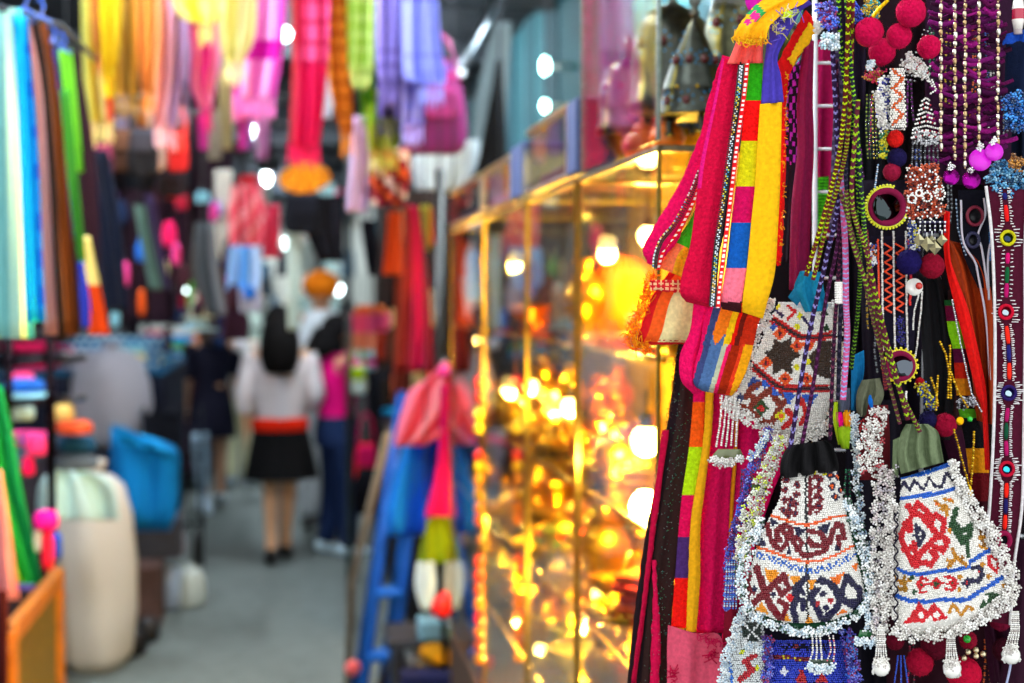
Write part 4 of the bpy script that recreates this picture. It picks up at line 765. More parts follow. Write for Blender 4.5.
strand(b, [(919, 294), (914, 312), (913, 330)], 1.385, WH, 2, 1.1); strand(b, [(922, 292), (921, 310), (917, 345), (915, 360)], 1.385, WH, 2, 1.1); b.obj('shell_rosette', 'bead', None, 'white bead rosette with red centre and two hanging strands', 'rosette')
# gold chains
GC = ['#d8a818', '#f0cc40', '#a87c10']
chains = [([(940, 342), (946, 355), (949, 372), (948, 400)], 'left arm of the upper gold tassel'), ([(950, 346), (950, 372), (951, 400)], 'middle arm of the upper gold tassel'), ([(931, 378), (936, 392), (938, 408)], 'short one above the navy pompom'), ([(938, 376), (937, 392), (936, 410)], 'twin of the short one above the navy pompom'), ([(951, 372), (958, 392), (968, 408)], 'slanting right towards the lime patch'), ([(954, 430), (962, 460), (968, 482), (970, 492)], 'left arm of the V by the beaded edge'), ([(974, 432), (973, 460), (971, 484)], 'right arm of the V by the beaded edge')]
for p_, nm in chains:
    b = MB(); strand(b, p_, 1.365, GC, 2.6, 1.45); b.obj('gold_bead_chain', 'metal', None, 'gold bead chain, '+nm, 'chain', 'gold bead chains')
b = MB(); b.lathe([(.001, 0), (.003, .002), (.002, .008), (.001, .012)], P(970, 498, 1.365), '#e8bc28', 12); b.obj('gold_drop', 'metal', None, 'gold drop hanging where the two V chains meet', 'drop')
b = MB(); fluff(b, [(920, 384), (926, 396), (934, 408)], 9, 1.38, ['#2058c0', '#d8d010', '#b8a010', '#102060'], .7, 1.4, .005); b.obj('blue_gold_beads', 'bead', None, 'blue and gold bead spray right of the smaller mirror', 'beads')
b = MB(); fluff(b, [(958, 404), (975, 400)], 10, 1.39, ['#c8c8d0', '#28282c', '#8a8a90'], .7, 1.1, .004); b.obj('grey_bead_spray', 'bead', None, 'grey bead spray above the gold button', 'beads')
b = MB(); strand(b, [(906, 392), (906, 410)], 1.36, WH, 1.8, 1.4); b.obj('white_bead_bar', 'bead', None, 'short white bead bar under the smaller mirror', 'bead strand')
# right edge maroon band with mirrors
t = thing('mirror_band', 'maroon band with white borders, spiked round mirrors and coloured bars at the right edge', 'band', P(1006, 600, 1.38))
rm = [(985, 186, 1030, 190), (991, 240, 1027, 244), (994, 330, 1027, 330), (993, 420, 1026, 420), (989, 500, 1024, 505), (984, 560, 1016, 565), (980, 620, 1012, 625)]
b = MB(); cloth(b, rm, 1.375, '#4a0c24', 14, 60, .001, 1, th=.003); b.obj('band_cloth', 'fabric', t)
b = MB()
for s_ in (0, 1):
    q = smooth([(r[0]+1, r[1]) if s_ == 0 else (r[2]-2, r[3]) for r in rm], 140); b.tube(P(q[:, 0], q[:, 1], 1.372), .0015, '#dcd8d8', 6)
b.obj('white_border', 'fabric', t)
b = MB(); th = np.linspace(0, 1, 300)
ctr = smooth([(1004, 188), (1008, 238), (1006, 312), (1009, 352), (1009, 393), (1006, 430), (1007, 469), (1006, 500), (1004, 540)], 300)
for i in range(0, 300, 2):
    x, y = ctr[i]; dm = min(abs(y-m) for m in (238, 312, 393, 469)); w = 6 if dm > 12 else 7+math.sqrt(max(0, 144-dm*dm))*.55
    for s_ in (-1, 1):
        w1 = w*random.uniform(.8, 1.15); b.tube(P(np.array([x+s_*w*.5, x+s_*w1]), np.array([y, y+random.uniform(-1, 1)]), 1.371), .0005, '#e8e4e4', 4)
b.obj('spike_stitches', 'fabric', t)
for i, (y0, y1, c) in enumerate(((192, 200, '#1c1c68'), (204, 222, '#e01818'), (252, 264, '#d01068'), (266, 284, '#0c5a30'), (282, 298, '#b01060'), (325, 344, '#f02818'), (344, 362, '#201c68'), (362, 380, '#f02818'), (407, 422, '#a8105a'), (422, 440, '#0c4a30'), (440, 456, '#a8105a'), (482, 498, '#f02010'), (498, 514, '#1c1858'), (514, 530, '#f02010'))):
    x0, x1 = [np.interp(y, ctr[:, 1], ctr[:, 0]) for y in (y0, y1)]
    b = MB(); b.tube(P(np.linspace(x0, x1, 5), np.linspace(y0+1, y1-.5, 5), 1.3705), [.0014, .0021, .0021, .0021, .0014], c, 8); b.obj('stitched_bar', 'fabric', t)
for y, rim, g in ((238, '#c8c018', '#30405a'), (312, '#c81030', '#a8b8c0'), (393, '#281858', '#a8c0d0'), (469, '#b81030', '#40c0e0')):
    x = np.interp(y, ctr[:, 1], ctr[:, 0]); b = MB(); b.lathe([(0, -.001), (.005, -.001), (.005, .001), (0, .001)], P(x, y, 1.37), g, 20, ax=-FW); q = [P(x+6.6*math.cos(a), y+6.6*math.sin(a), 1.369) for a in np.linspace(0, 6.283, 30)]
    m_ = b.obj('small_mirror', 'mirror', t); b = MB(); b.tube(q, .0016, rim, 8, caps=False); b.obj('mirror_rim', 'wool', m_)
# strip with dark eyes left of it
t = thing('eye_strap', 'black strap with dark mirror eyes and silver edging, left of the maroon band', 'strap', P(977, 400, 1.41))
b = MB(); cloth(b, [(190, 958, 998), (240, 960, 996), (262, 966, 994), (288, 978, 990)], 1.405, '#10101c', 12, 30, .002, 1, th=.003); b.obj('band', 'fabric', t)
b = MB()
for p_ in ([(961, 200), (963, 240), (975, 262), (978, 275), (986, 320), (990, 380)], [(984, 198), (985, 215), (978, 235), (982, 250), (988, 290)], [(990, 200), (992, 230), (988, 260), (989, 300)]): q = smooth(p_, 50); b.tube(P(q[:, 0], q[:, 1], 1.40), .0011, '#d0ccd8', 6)
strand(b, [(993, 195), (990, 225), (990, 262)], 1.4, ['#2c7ab8', '#184a88'], 2.1, 1.3); strand(b, [(956, 200), (958, 230), (966, 256)], 1.4, ['#90a8c0', '#28405a'], 2, 1.1); b.obj('edging', 'bead', t)
for x, y, r in ((975, 216, 9), (973, 240, 7)):
    b = MB(); q = [P(x+r*.85*math.cos(a), y+r*math.sin(a), 1.40) for a in np.linspace(0, 6.283, 30)]; b.tube(q, .0017, '#7a1430' if y < 230 else '#28284a', 8, caps=False); b.lathe([(0, -.001), (r*.8e-3, -.001), (r*.8e-3, 0), (0, 0)], P(x, y, 1.402), '#0a0a10', 20, ax=-FW); b.obj('eye', 'leather', t)
b = MB(); q = [P(1004+6*math.cos(a), 540+7*math.sin(a), 1.365) for a in np.linspace(0, 6.283, 30)]; b.tube(q, .0025, '#8a1040', 8, caps=False); b.lathe([(0, 0), (.005, 0), (.005, .001), (0, .001)], P(1004, 540, 1.367), '#0a0810', 16, ax=-FW); b.obj('ring_charm', 'fabric', None, 'dark plum ring charm with black middle at the foot of the maroon band', 'charm')
b = MB(); cloth(b, [(540, 1010, 1030), (600, 1006, 1030), (690, 1000, 1030), (760, 1000, 1030)], 1.43, '#2a0a1e', 8, 20, .004, 1); b.obj('plum_cloth', 'fabric', None, 'dark plum cloth in the bottom right corner', 'cloth')
b = MB(); q = smooth([(1011, 655), (1010, 668), (1005, 690)], 12); b.tube(P(q[:, 0], q[:, 1], 1.36), .0011, '#a8b0d0', 6); b.obj('pale_thread', 'fabric', None, 'pale thread trailing from the right tassel', 'thread')
# right edge blue bead masses
b = MB(); fluff(b, [(1012, 94), (1018, 110), (1018, 130)], [22, 30, 24], 1.38, ['#1c6ac0', '#3a9ae8', '#184a90', '#0c2a50'], .6, 1.5, .01); b.obj('blue_bead_cluster', 'bead', None, 'azure bead cluster on the right edge beside the metal strings', 'beads')
b = MB(); fluff(b, [(990, 170), (1008, 180), (1024, 190)], [22, 34, 30], 1.385, ['#2a80b8', '#68b0d8', '#1c4a70', '#90c0d8'], .5, 1.4, .012); b.obj('blue_bead_cluster', 'bead', None, 'teal blue bead cluster above the maroon mirror band', 'beads')
b = MB(); b.lathe([(.004, 0), (.006, .01), (.006, .02), (.0045, .03)], P(1018, 30, 1.38), lambda i, j: '#b02040' if i % 2 else '#e8e0d8', 14); b.tube([P(1018, 34, 1.38), P(1018, -10, 1.38)], .0042, '#c8b8b8', 10); b.obj('striped_bead', 'bead', None, 'striped red and white barrel bead in the top right corner', 'bead')
b = MB(); cloth(b, [(1006, 34, 1030, 28), (1002, 46, 1030, 40)], 1.385, '#1c4ab0', 8, 6, .004, 2, th=.005, jag=1.5); b.obj('blue_felt', 'wool', None, 'scrap of blue felt under the striped barrel bead', 'felt')
b = MB(); cloth(b, [(40, 1006, 1034), (95, 1004, 1034)], 1.42, '#081430', 8, 10, .004, 1); b.obj('navy_cloth', 'fabric', None, 'navy cloth between the blue felt and azure beads', 'cloth')
b = MB(); fluff(b, [(1010, 160), (1022, 166)], 12, 1.37, ['#a86a20', '#c88a30', '#6a4010'], .8, 1.3, .005); b.obj('amber_beads', 'bead', None, 'amber beads on the right edge among the teal ones', 'beads')

# dark and plum textiles hanging straight in front of the grid
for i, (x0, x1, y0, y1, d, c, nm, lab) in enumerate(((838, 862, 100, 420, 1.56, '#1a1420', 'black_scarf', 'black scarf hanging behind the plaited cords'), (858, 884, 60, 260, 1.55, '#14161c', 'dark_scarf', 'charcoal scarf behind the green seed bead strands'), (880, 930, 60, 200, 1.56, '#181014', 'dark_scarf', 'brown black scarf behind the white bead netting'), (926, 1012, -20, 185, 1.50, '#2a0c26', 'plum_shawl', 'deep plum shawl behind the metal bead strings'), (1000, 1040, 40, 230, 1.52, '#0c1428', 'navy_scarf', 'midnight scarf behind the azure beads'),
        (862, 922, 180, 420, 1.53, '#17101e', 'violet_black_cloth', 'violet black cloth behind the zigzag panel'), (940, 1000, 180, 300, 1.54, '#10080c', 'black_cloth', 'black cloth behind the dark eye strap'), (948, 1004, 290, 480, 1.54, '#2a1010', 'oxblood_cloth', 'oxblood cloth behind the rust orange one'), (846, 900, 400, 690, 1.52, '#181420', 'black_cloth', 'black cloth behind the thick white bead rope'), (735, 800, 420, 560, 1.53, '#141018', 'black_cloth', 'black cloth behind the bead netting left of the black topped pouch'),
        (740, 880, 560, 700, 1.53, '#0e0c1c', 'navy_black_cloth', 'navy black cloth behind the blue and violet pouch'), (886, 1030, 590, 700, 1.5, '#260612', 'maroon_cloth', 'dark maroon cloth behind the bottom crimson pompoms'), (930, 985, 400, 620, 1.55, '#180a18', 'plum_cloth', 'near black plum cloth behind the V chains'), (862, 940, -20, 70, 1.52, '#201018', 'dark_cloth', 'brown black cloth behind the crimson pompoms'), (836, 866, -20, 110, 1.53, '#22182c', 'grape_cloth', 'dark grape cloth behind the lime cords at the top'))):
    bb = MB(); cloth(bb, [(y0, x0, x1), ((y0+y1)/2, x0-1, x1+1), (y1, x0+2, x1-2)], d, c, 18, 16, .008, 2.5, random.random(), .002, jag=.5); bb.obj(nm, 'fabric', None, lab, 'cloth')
BLD = [('#a81040', 'crimson'), ('#c8a020', 'gold'), ('#28489a', 'blue'), ('#d8d4cc', 'white'), ('#1c7a50', 'green'), ('#7a1c80', 'purple'), ('#e06020', 'orange'), ('#90989c', 'silver')]
for i, (x, y0, y1) in enumerate(((872, 96, 150), (908, 80, 128), (916, 150, 168), (948, 186, 230), (961, 192, 208), (868, 262, 330), (924, 300, 350), (931, 290, 372), (943, 330, 400), (982, 300, 345), (987, 360, 410), (876, 330, 372), (868, 430, 480), (950, 440, 505), (980, 440, 520), (962, 500, 520), (987, 520, 560), (996, 560, 600), (742, 470, 520), (760, 436, 470), (846, 470, 510), (940, 600, 655), (985, 640, 690), (1000, 655, 690), (910, 640, 690), (858, 150, 186), (985, 20, 90), (1004, 100, 150), (930, 20, 80), (947, 20, 130), (972, 30, 120), (990, 60, 130))):
    c, cn_ = BLD[i*5 % 8]; bb = MB(); strand(bb, [(x, y0), (x+random.uniform(-2, 2), (y0+y1)/2), (x+random.uniform(-3, 3), y1)], 1.47, [c, c, '#2a2028'], 2.2, 1.2)
    strand(bb, [(x+3, y0), (x+4, (y0+y1)/2), (x+4+random.uniform(-3, 3), y1-6)], 1.475, [c, '#2a2028'], 2.2, 1.1); bb.obj('bead_string', 'bead', None, '%s bead string hanging deep in the display, %s' % (cn_, 'upper part' if y0 < 230 else ('middle part' if y0 < 450 else 'lower part')), 'bead string', 'deep bead strings '+cn_)
# ================================================================== THE SETTING
def setting(mb, name, m='plain', label=None): return mb.obj(name, m, kind='structure', label=label, flat=True)
XR, XL, YE_, ZC = 1.35, -2.3, 22.0, 3.2
b = MB(); b.box((-2.6, -1.5, -.1), (1.75, YE_+.2, 0), '#6c7674'); fl = setting(b, 'floor')
b = MB(); b.box((-2.6, 1.2, ZC), (1.75, YE_+.2, ZC+.1), '#20262c'); setting(b, 'ceiling')
b = MB(); b.box((XL-.12, 1.2, 0), (XL, YE_, ZC), '#2c2830'); setting(b, 'wall_left')
b = MB()
b.box((XR, 1.2, 0), (XR+.12, YE_, 2.05), '#3a3634')
for i in range(60): b.box((XR-.012*(i % 2), 1.2+i*.34, 2.05), (XR+.12, 1.2+(i+1)*.34, ZC), ['#1e4e56', '#163e48', '#2a5e66', '#1c464e'][i % 4])
setting(b, 'wall_right')
b = MB(); b.box((-2.6, YE_, 0), (1.75, YE_+.12, ZC), '#dfe6e2'); setting(b, 'wall_back')
b = MB()
for y in np.arange(2.2, 22, 1.6): b.box((XL, y, ZC-.12), (XR, y+.07, ZC), '#333a40')
setting(b, 'trim_1', 'paint')


# added fill tubes, mostly out of view, brightening the lane and hanging display
for i, (x, y, z) in enumerate(((-.15, 1.5, 3.0), (-.5, 4.6, 3.02), (.3, 8.2, 3.05), (-.2, 12.5, 3.02), (-.2, 17, 3.02), (-1.5, 6.4, 3.02), (1.15, 4.9, 3.02), (-1.5, 11, 3.02), (-1.4, 3.2, 3.0), (.1, 3.0, 3.0))):
    t = thing('fill_tube', 'added fill tube over the lane, number %s counting away from the lens' % ('one two three four five six seven eight'.split()[i]) if i < 5 else 'added fill tube above the stalls to the side of the lane', 'light', (x, y, z), 'added fill tubes')
    b = MB(); b.box((x-.05, y-.6, z+.03), (x+.05, y+.6, z+.17), '#c8ccd0'); b.obj('housing', 'paint', t)
    b = MB(); b.tube([(x, y-.58, z), (x, y+.58, z)], .018, '#ffffff', 10); b.obj('tube', emit_mat('fill_tube_glow' if i else 'near_fill_tube_glow', '#f0f8ff', 380 if i else 60), t)
def lamp_globe(p, r, lab, c='#e8ffff', s=30, name='lamp_globe', m='cool_glow', drop=.12, light=0, lc='#ffb040'):
    t = thing(name, lab, 'lamp', p, 'lamps' if 0 else None)
    b = MB(); b.ball(p, r, '#ffffff', 16, 10); b.obj('bulb', emit_mat(m, c, s), t)
    drop = max(.03, ZC-p[2]-r*2) if drop > .1 else drop
    b = MB(); b.lathe([(r*.4, r*.7), (r*.5, r*1.1), (r*.45, r*1.8), (.003, r*2), (.003, r*2+drop)], p, '#6a5a3a', 12); b.obj('socket', 'metal', t)
    if light:
        ld = bpy.data.lights.new('lamp_light', 'POINT'); ld.energy = light*20; ld.color = C(lc); ld.shadow_soft_size = r
        lo = bpy.data.objects.new('lamp_light', ld); col.objects.link(lo); lo.parent = t; lo.location = (0, 0, -r*1.3)
    return t
for p_, r_, lab in ((PX(545, 66, 1.2), .019, 'upper of two cool lamps on the teal wall'), (PX(545, 106, 1.2), .016, 'lower of two cool lamps on the teal wall')):
    t = thing('wall_lamp', lab, 'lamp', p_); b = MB(); b.ball(p_, r_, '#ffffff', 14, 10, 0, (1, 1, 2.1 if r_ > .017 else 1.8)); b.obj('diffuser', emit_mat('wall_glow', '#b8fff4', 26), t)
    b = MB(); b.tube([p_, p_+np.array([XR-1.2-.012, 0, 0])], .012, '#9aa8a8', 8); b.obj('bracket', 'metal', t)
for (px, py, d, r_, lab) in ((272, 180, 14, .05, 'big bright lamp under the pink scarves'), (288, 243, 17, .07, 'pale green lamp at the far end of the lane'), (337, 289, 13, .05, 'lamp beside the shoulder of the white shirt'), (190, 290, 9, .03, 'lamp above the pale stacked hats'), (270, 88, 9, .035, 'lamp glimpsed between magenta and crimson scarves'), (284, 34, 7.4, .035, 'lamp at the top between the scarves')):
    lamp_globe(P(px, py, d), r_, lab, s=14)
# bright far end: hoardings and shop fronts
for i, (x0, x1, z0, z1, c) in enumerate(((-.9, -.35, 1.2, 2.3, '#cfe6e0'), (-.3, .25, 1.5, 2.5, '#f2f6f0'), (.3, .8, 1.1, 2.2, '#b8d8d8'), (-.6, .1, .5, 1.15, '#9ab0a8'), (.2, .75, .3, 1.0, '#c8c0b0'))):
    t = thing('shop_board', ['pale mint', 'white', 'pale teal', 'grey green', 'sand coloured'][i]+' board at the bright far end of the lane', 'board', ((x0+x1)/2, YE_-.3, z0))
    b = MB(); b.box((x0, YE_-.32, z0), (x1, YE_-.28, z1), c); b.obj('board_face', 'paint', t)
    b = MB(); b.box((x0-.02, YE_-.33, z0-.03), (x1+.02, YE_-.27, z0), '#505858'); b.box((x0-.02, YE_-.33, z1), (x1+.02, YE_-.27, z1+.03), '#505858'); b.obj('board_frame', 'paint', t)
ld = bpy.data.lights.new('far_end_fill', 'AREA'); ld.shape = 'RECTANGLE'; ld.size = 3; ld.size_y = 2.6; ld.energy = 160; ld.color = (.93, 1, 1)  # area lamp added under the closed ceiling to brighten the far end
lo = bpy.data.objects.new('far_end_fill', ld); col.objects.link(lo); lo.location = (-.4, 19.5, 3.15)
# ================================================================== GLASS CASES (front plane x = .5)
XF, XB = .5, 1.06
GLASS = glass_mat()
BR_ = '#c8b048'
def bar(mb, a, c_, w=.008, colr=BR_): mb.box(np.array(a)-w/2, np.array(c_)+w/2, colr); return mb
def case(y0, y1, zt, lab, pc='#8a7c38'):
    t = thing('glass_display_case', lab, 'display case', (XF+.28, (y0+y1)/2, 0))
    b = MB(); b.box((XF, y0, 0), (XB, y1, .62), '#3c2412'); b.obj('base_cabinet', 'wood', t, flat=True)
    for x in (XF, XB-.012):
        for y in (y0, y1-.012):
            b = MB(); b.box((x, y, .62), (x+.006, y+.006, zt), pc); b.obj('corner_post', 'metal', t, flat=True)
    b = MB(); b.box((XB, y0, .62), (XB+.01, y1, zt), '#f0b020'); b.obj('back_panel', 'brass_sheet', t, 'gold mirror back', flat=True)
    b = MB(); b.box((XF+.002, y0+.013, .63), (XF+.006, y1-.013, zt-.01)); b.obj('front_pane', GLASS, t, flat=True)
    b = MB(); b.box((XF+.013, y0+.002, .63), (XB-.013, y0+.006, zt-.01)); b.obj('side_pane', GLASS, t, flat=True)
    b = MB(); [b.box(a, e, '#9a9070') for a, e in (((XF, y0, zt-.002), (XF+.008, y1, zt+.007)), ((XB-.008, y0, zt-.002), (XB, y1, zt+.007)), ((XF, y0, zt-.002), (XB, y0+.008, zt+.007)), ((XF, y1-.008, zt-.002), (XB, y1, zt+.007)))]; b.obj('top_frame', 'metal', t, flat=True)
    b = MB(); b.box((XF+.009, y0+.009, zt), (XB-.009, y1-.009, zt+.005)); b.obj('lid_pane', GLASS, t, flat=True)
    for z in (.85, 1.08, 1.31, 1.56):
        if z < zt-.1: b = MB(); b.box((XF+.02, y0+.02, z), (XB-.01, y1-.02, z+.006)); s_ = b.obj('shelf', glass_mat('shelf_glass', (.93, .97, .86)), t, flat=True); b = MB(); b.box((XF+.012, y0+.02, z-.001), (XF+.0195, y1-.02, z+.007), '#a88428'); b.obj('shelf_edge', 'metal', s_, flat=True)
    return t
case(1.88, 2.42, 1.85, 'nearest glass display case, glowing gold behind the hanging straps')
case(2.44, 2.94, 1.85, 'second glass display case, with the brightest bulbs, next beyond the nearest one')
case(2.96, 3.60, 1.85, 'third glass display case, between the second and the far one')
case(3.62, 4.34, 1.85, 'farthest glass display case, beside the pink and blue costume', '#6a5828')
# headers
for i, (y0, y1, lab) in enumerate(((2.50, 2.92, 'glass header box over the second case with pale gold trim'), (3.15, 3.60, 'glass header box over the third case'), (3.64, 4.34, 'glass header box over the farthest case'))):
    t = thing('glass_header', lab, 'header', (XF+.1, (y0+y1)/2, 1.863))
    zt = 1.99 if i == 0 else 1.965
    b = MB(); b.box((XF, y0, 1.87), (XF+.005, y1, zt-.006)); b.obj('header_pane', GLASS, t, flat=True)
    b = MB(); b.box((XF-.004, y0-.004, zt-.006), (XF+.014, y1, zt+.006), '#cfc08a'); b.box((XF-.004, y0, 1.864), (XF+.014, y1, 1.872), '#cfc8b8'); b.box((XF-.003, y0-.004, 1.864), (XF+.012, y0+.012, zt), '#c8c0b0'); b.obj('header_trim', 'metal', t, flat=True)
    b = MB(); b.box((XF+.02, y0+.02, 1.864), (XF+.3, y1-.02, 1.9), ['#7a4a58', '#8a5068', '#705060'][i]); b.obj('boxed_goods', 'plain', t, flat=True)
for y0, y1, z1, lab in ((2.40, 2.50, 1.995, 'slate blue end block of the header over the second case'), (2.97, 3.14, 1.98, 'slate blue block between the headers of second and third case')):
    b = MB(); b.box((XF-.004, y0+.008, 1.864), (XF+.3, y1-.006, z1), '#3e4c74'); b.obj('header_block', 'paint', None, lab, 'block', flat=True)
# tall glass above the nearest case
t = thing('tall_glass_cabinet', 'tall glass cabinet on the nearest case holding the pewter bells', 'cabinet', (XF+.28, 2.14, 1.863))
for (x, y) in ((XF, 1.885), (XF, 2.385), (XB-.01, 1.885), (XB-.01, 2.385)):
    b = MB(); b.box((x, y, 1.863), (x+.006, y+.006, 2.75), '#8a9890'); b.obj('corner_edge', 'metal', t, flat=True)
b = MB(); b.box((XF+.001, 1.893, 1.864), (XF+.005, 2.383, 2.75)); b.obj('front_pane', GLASS, t, flat=True)
b = MB(); b.box((XF+.008, 1.886, 1.864), (XB-.012, 1.890, 2.75)); b.obj('side_pane', GLASS, t, flat=True)
b = MB(); b.box((XF, 1.885, 2.75), (XB, 2.39, 2.765), '#c0c4c0'); b.obj('top_frame', 'metal', t, flat=True)
b = MB(); b.box((XB, 1.885, 1.864), (XB+.008, 2.39, 2.75), '#8ab8b8'); b.obj('back_panel', 'paint', t, flat=True)
for z in (2.22,): b = MB(); b.box((XF+.01, 1.9, z), (XB, 2.38, z+.008), '#b8b8a8'); b.obj('shelf', 'paint', t, flat=True)
# pewter bells
def bell(px, py, Y, s, lab, dome=False, base='#484a46'):
    o = PY(px, py, Y); t = thing('pewter_bell', lab, 'bell', o)
    if dome: pr = [(0, .19), (.012, .187), (.03, .178), (.048, .16), (.058, .13), (.062, .095), (.062, .055), (.067, .045), (.067, .03), (.06, .028)]
    else: pr = [(.002, .185), (.01, .172), (.024, .14), (.04, .105), (.05, .075), (.052, .07), (.05, .066), (.056, .05), (.062, .034), (.064, .03), (.056, .03)]
    b = MB(); b.lathe([(r*s, h*s) for r, h in pr[::-1]], o, lambda i, j: '#7c6c30' if j % 20 == 3 else base, 40); b.obj('bell_body', 'metal', t)
    b = MB(); h = .185*s; b.lathe([(.003, h), (.009*s, h+.006), (.004, h+.013), (.009*s, h+.02), (.011*s, h+.027), (.005, h+.035), (.002, h+.042)], o, '#707068', 16); b.obj('finial', 'metal', t)
    for a in (0, 2.1, 4.2):
        b = MB(); q = o+np.array([.04*s*math.cos(a+.5), .04*s*math.sin(a+.5), 0]); b.lathe([(.004, .002), (.008, .0035), (.004, .01), (.006, .02), (.004, .031)], q, '#4a4a44', 12); b.obj('foot', 'metal', t)
    bs, ds, ys = MB(), MB(), MB()
    for a in np.arange(3.6, 6.2, .62):
        for hh, rr in ((.05, .056), (.115, .038) if not dome else (.125, .06)):
            v = np.array([math.cos(a), math.sin(a), 0]); q = o+v*rr*s+[0, 0, hh*s]
            bs.ball(q, .0065*s, '#5a0f16', 12, 8, 0, (1, 1, 1.15))
            for k in range(7): f = k*.9; ds.ball(q+np.cross(v, [0, 0, 1])*.0115*math.cos(f)*s+np.array([0, 0, .014*math.sin(f)*s]), .0019*s, '#1c8cc8', 6, 4)
        q = o+np.array([math.cos(a+.3), math.sin(a+.3), 0])*.052*s+[0, 0, .071*s]; ys.ball(q, .003*s, '#e0b010', 8, 6)
    bs.obj('garnet_stones', 'bead', t); ds.obj('turquoise_dots', 'bead', t); ys.obj('gold_studs', 'metal', t)
bell(694, 136, 2.0, .92, 'cone shaped pewter bell with garnet stones, nearest behind the glass edge')
bell(672, 134, 2.22, 1.1, 'domed pewter bell standing behind the cone shaped one', True)
bell(748, 120, 2.05, 1.1, 'domed pewter bell with turquoise dots beside the yellow embroidered cloth', True, '#5e5c48')
bell(628, 150, 2.3, .8, 'small domed bell at the left, dim behind the reflecting pane', True, '#44444e')
def brass(kind, p, s, lab, c='#e8a820', m='metal', group='gold trinkets in the cases'):
    names = {'vase': 'brass_vase', 'bowl': 'brass_bowl', 'box': 'trinket_box', 'pot': 'brass_pot'}
    prof = {'vase': [(.03, 0), (.035, .006), (.02, .02), (.045, .06), (.05, .085), (.03, .12), (.016, .145), (.024, .165), (.02, .165), (.012, .15)],
            'bowl': [(.025, 0), (.03, .008), (.015, .014), (.045, .04), (.06, .07), (.057, .07), (.04, .043), (.004, .03)],
            'pot': [(.03, 0), (.048, .02), (.055, .045), (.045, .07), (.028, .08), (.032, .086), (.02, .098), (.006, .104), (.009, .112), (.003, .12)],
            'box': [(.05, 0), (.052, .01), (.05, .05), (.053, .053), (.053, .06), (.04, .07), (.01, .085), (.012, .092), (.002, .1)]}[kind]
    t = thing(names[kind], lab, kind, p, group)
    b = MB(); k = {'vase': 6, 'bowl': 8, 'pot': 5, 'box': 6}[kind]
    b.lathe([(r*s, h*s) for r, h in prof[:k]], p, c, 18); b.obj('vessel', m, t)
    b = MB(); b.lathe([(r*s, h*s) for r, h in prof[k-1:]], p, c, 18) if len(prof) > k else b.lathe([(.004, 0), (.006, .004)], p, c, 8); b.obj({'vase': 'neck', 'bowl': 'rim', 'pot': 'lid', 'box': 'lid'}[kind], m, t)
    return t
# orange row beside the bells
ks = ['pot', 'vase', 'bowl', 'box']
cn = {'#f07810': 'orange', '#d84a10': 'rust red', '#e8a820': 'gold', '#c89018': 'old gold', '#e05010': 'flame red', '#9a6a10': 'dark brass', '#d8c030': 'yellow'}
for i, (x, y, s, c) in enumerate(((.56, 2.05, .5, '#f07810'), (.62, 1.97, .45, '#f07810'), (.68, 1.95, .5, '#d84a10'), (.75, 1.97, .5, '#f07810'), (.56, 2.2, .6, '#d84a10'), (.56, 2.3, .8, '#9a6a10'), (.66, 2.3, .9, '#c89018'), (.8, 2.1, .6, '#e05010'), (.88, 2.0, .6, '#f07810'))):
    brass(ks[i % 4], (x, y, 1.864), s, '%s %s at the feet of the pewter bells, place %s' % (cn[c], ks[i % 4], 'one two three four five six seven eight nine'.split()[i]), c, 'plastic' if i in (0, 2, 4, 7) else 'metal', 'orange trinkets around the bells')
for i, (x, y, s) in enumerate(((.58, 1.95, 1.3), (.6, 2.1, 1.5), (.62, 2.28, 1.6), (.8, 2.0, 1.4))):
    brass(ks[(i+1) % 4], (x, y, 2.228), s*.8, 'brass piece on the upper cabinet shelf above the bells, seen dimly', '#c8b060')
# goods on the case shelves
rd = random.Random(5); cases = ((1.90, 2.40, 'nearest'), (2.46, 2.92, 'second'), (2.98, 3.58, 'third'), (3.64, 4.32, 'farthest'))
words = {.856: 'bottom', 1.086: 'low', 1.316: 'middle', 1.566: 'top'}
for y0, y1, nm in cases:
    for z in (.856, 1.086, 1.316, 1.566):
        y = y0+.09
        while y < y1-.04:
            for x in (.60, .74, .9):
                if rd.random() < (.75 if z < 1.5 else .3):
                    k = rd.choice(ks); c = rd.choice(['#e8a820', '#e8a820', '#c89018', '#d8c030', '#f07810', '#9a6a10'])
                    brass(k, (x+rd.uniform(-.02, .02), y, z), rd.uniform(.55, 1.05), '%s %s on the %s shelf of the %s glass case' % (cn[c], k, words[z], nm), c)
            y += rd.uniform(.13, .18)
def pile(p, r, lab, cols, n=260, br=.007, name='jewellery_pile', cat='jewellery', group=None):
    t = thing(name, lab, cat, p, group); b = MB(); b.lathe([(r*.9, 0), (r, .012), (r*.97, .014), (r*.3, .006), (.002, .005)], p, '#b88820', 24); b.obj('tray', 'metal', t)
    b = MB(); q = []
    for _ in range(n): a = random.random()*6.28; k = math.sqrt(random.random()); q.append((p[0]+r*.9*k*math.cos(a), p[1]+r*.9*k*math.sin(a), p[2]+.01+(1-k)*.05*random.random()+.006))
    b.beads(q, [random.choice(cols) for _ in q], br); b.obj('trinkets', 'metal', t)
GO = ['#f0b828', '#e8a010', '#f8d860', '#c88810']
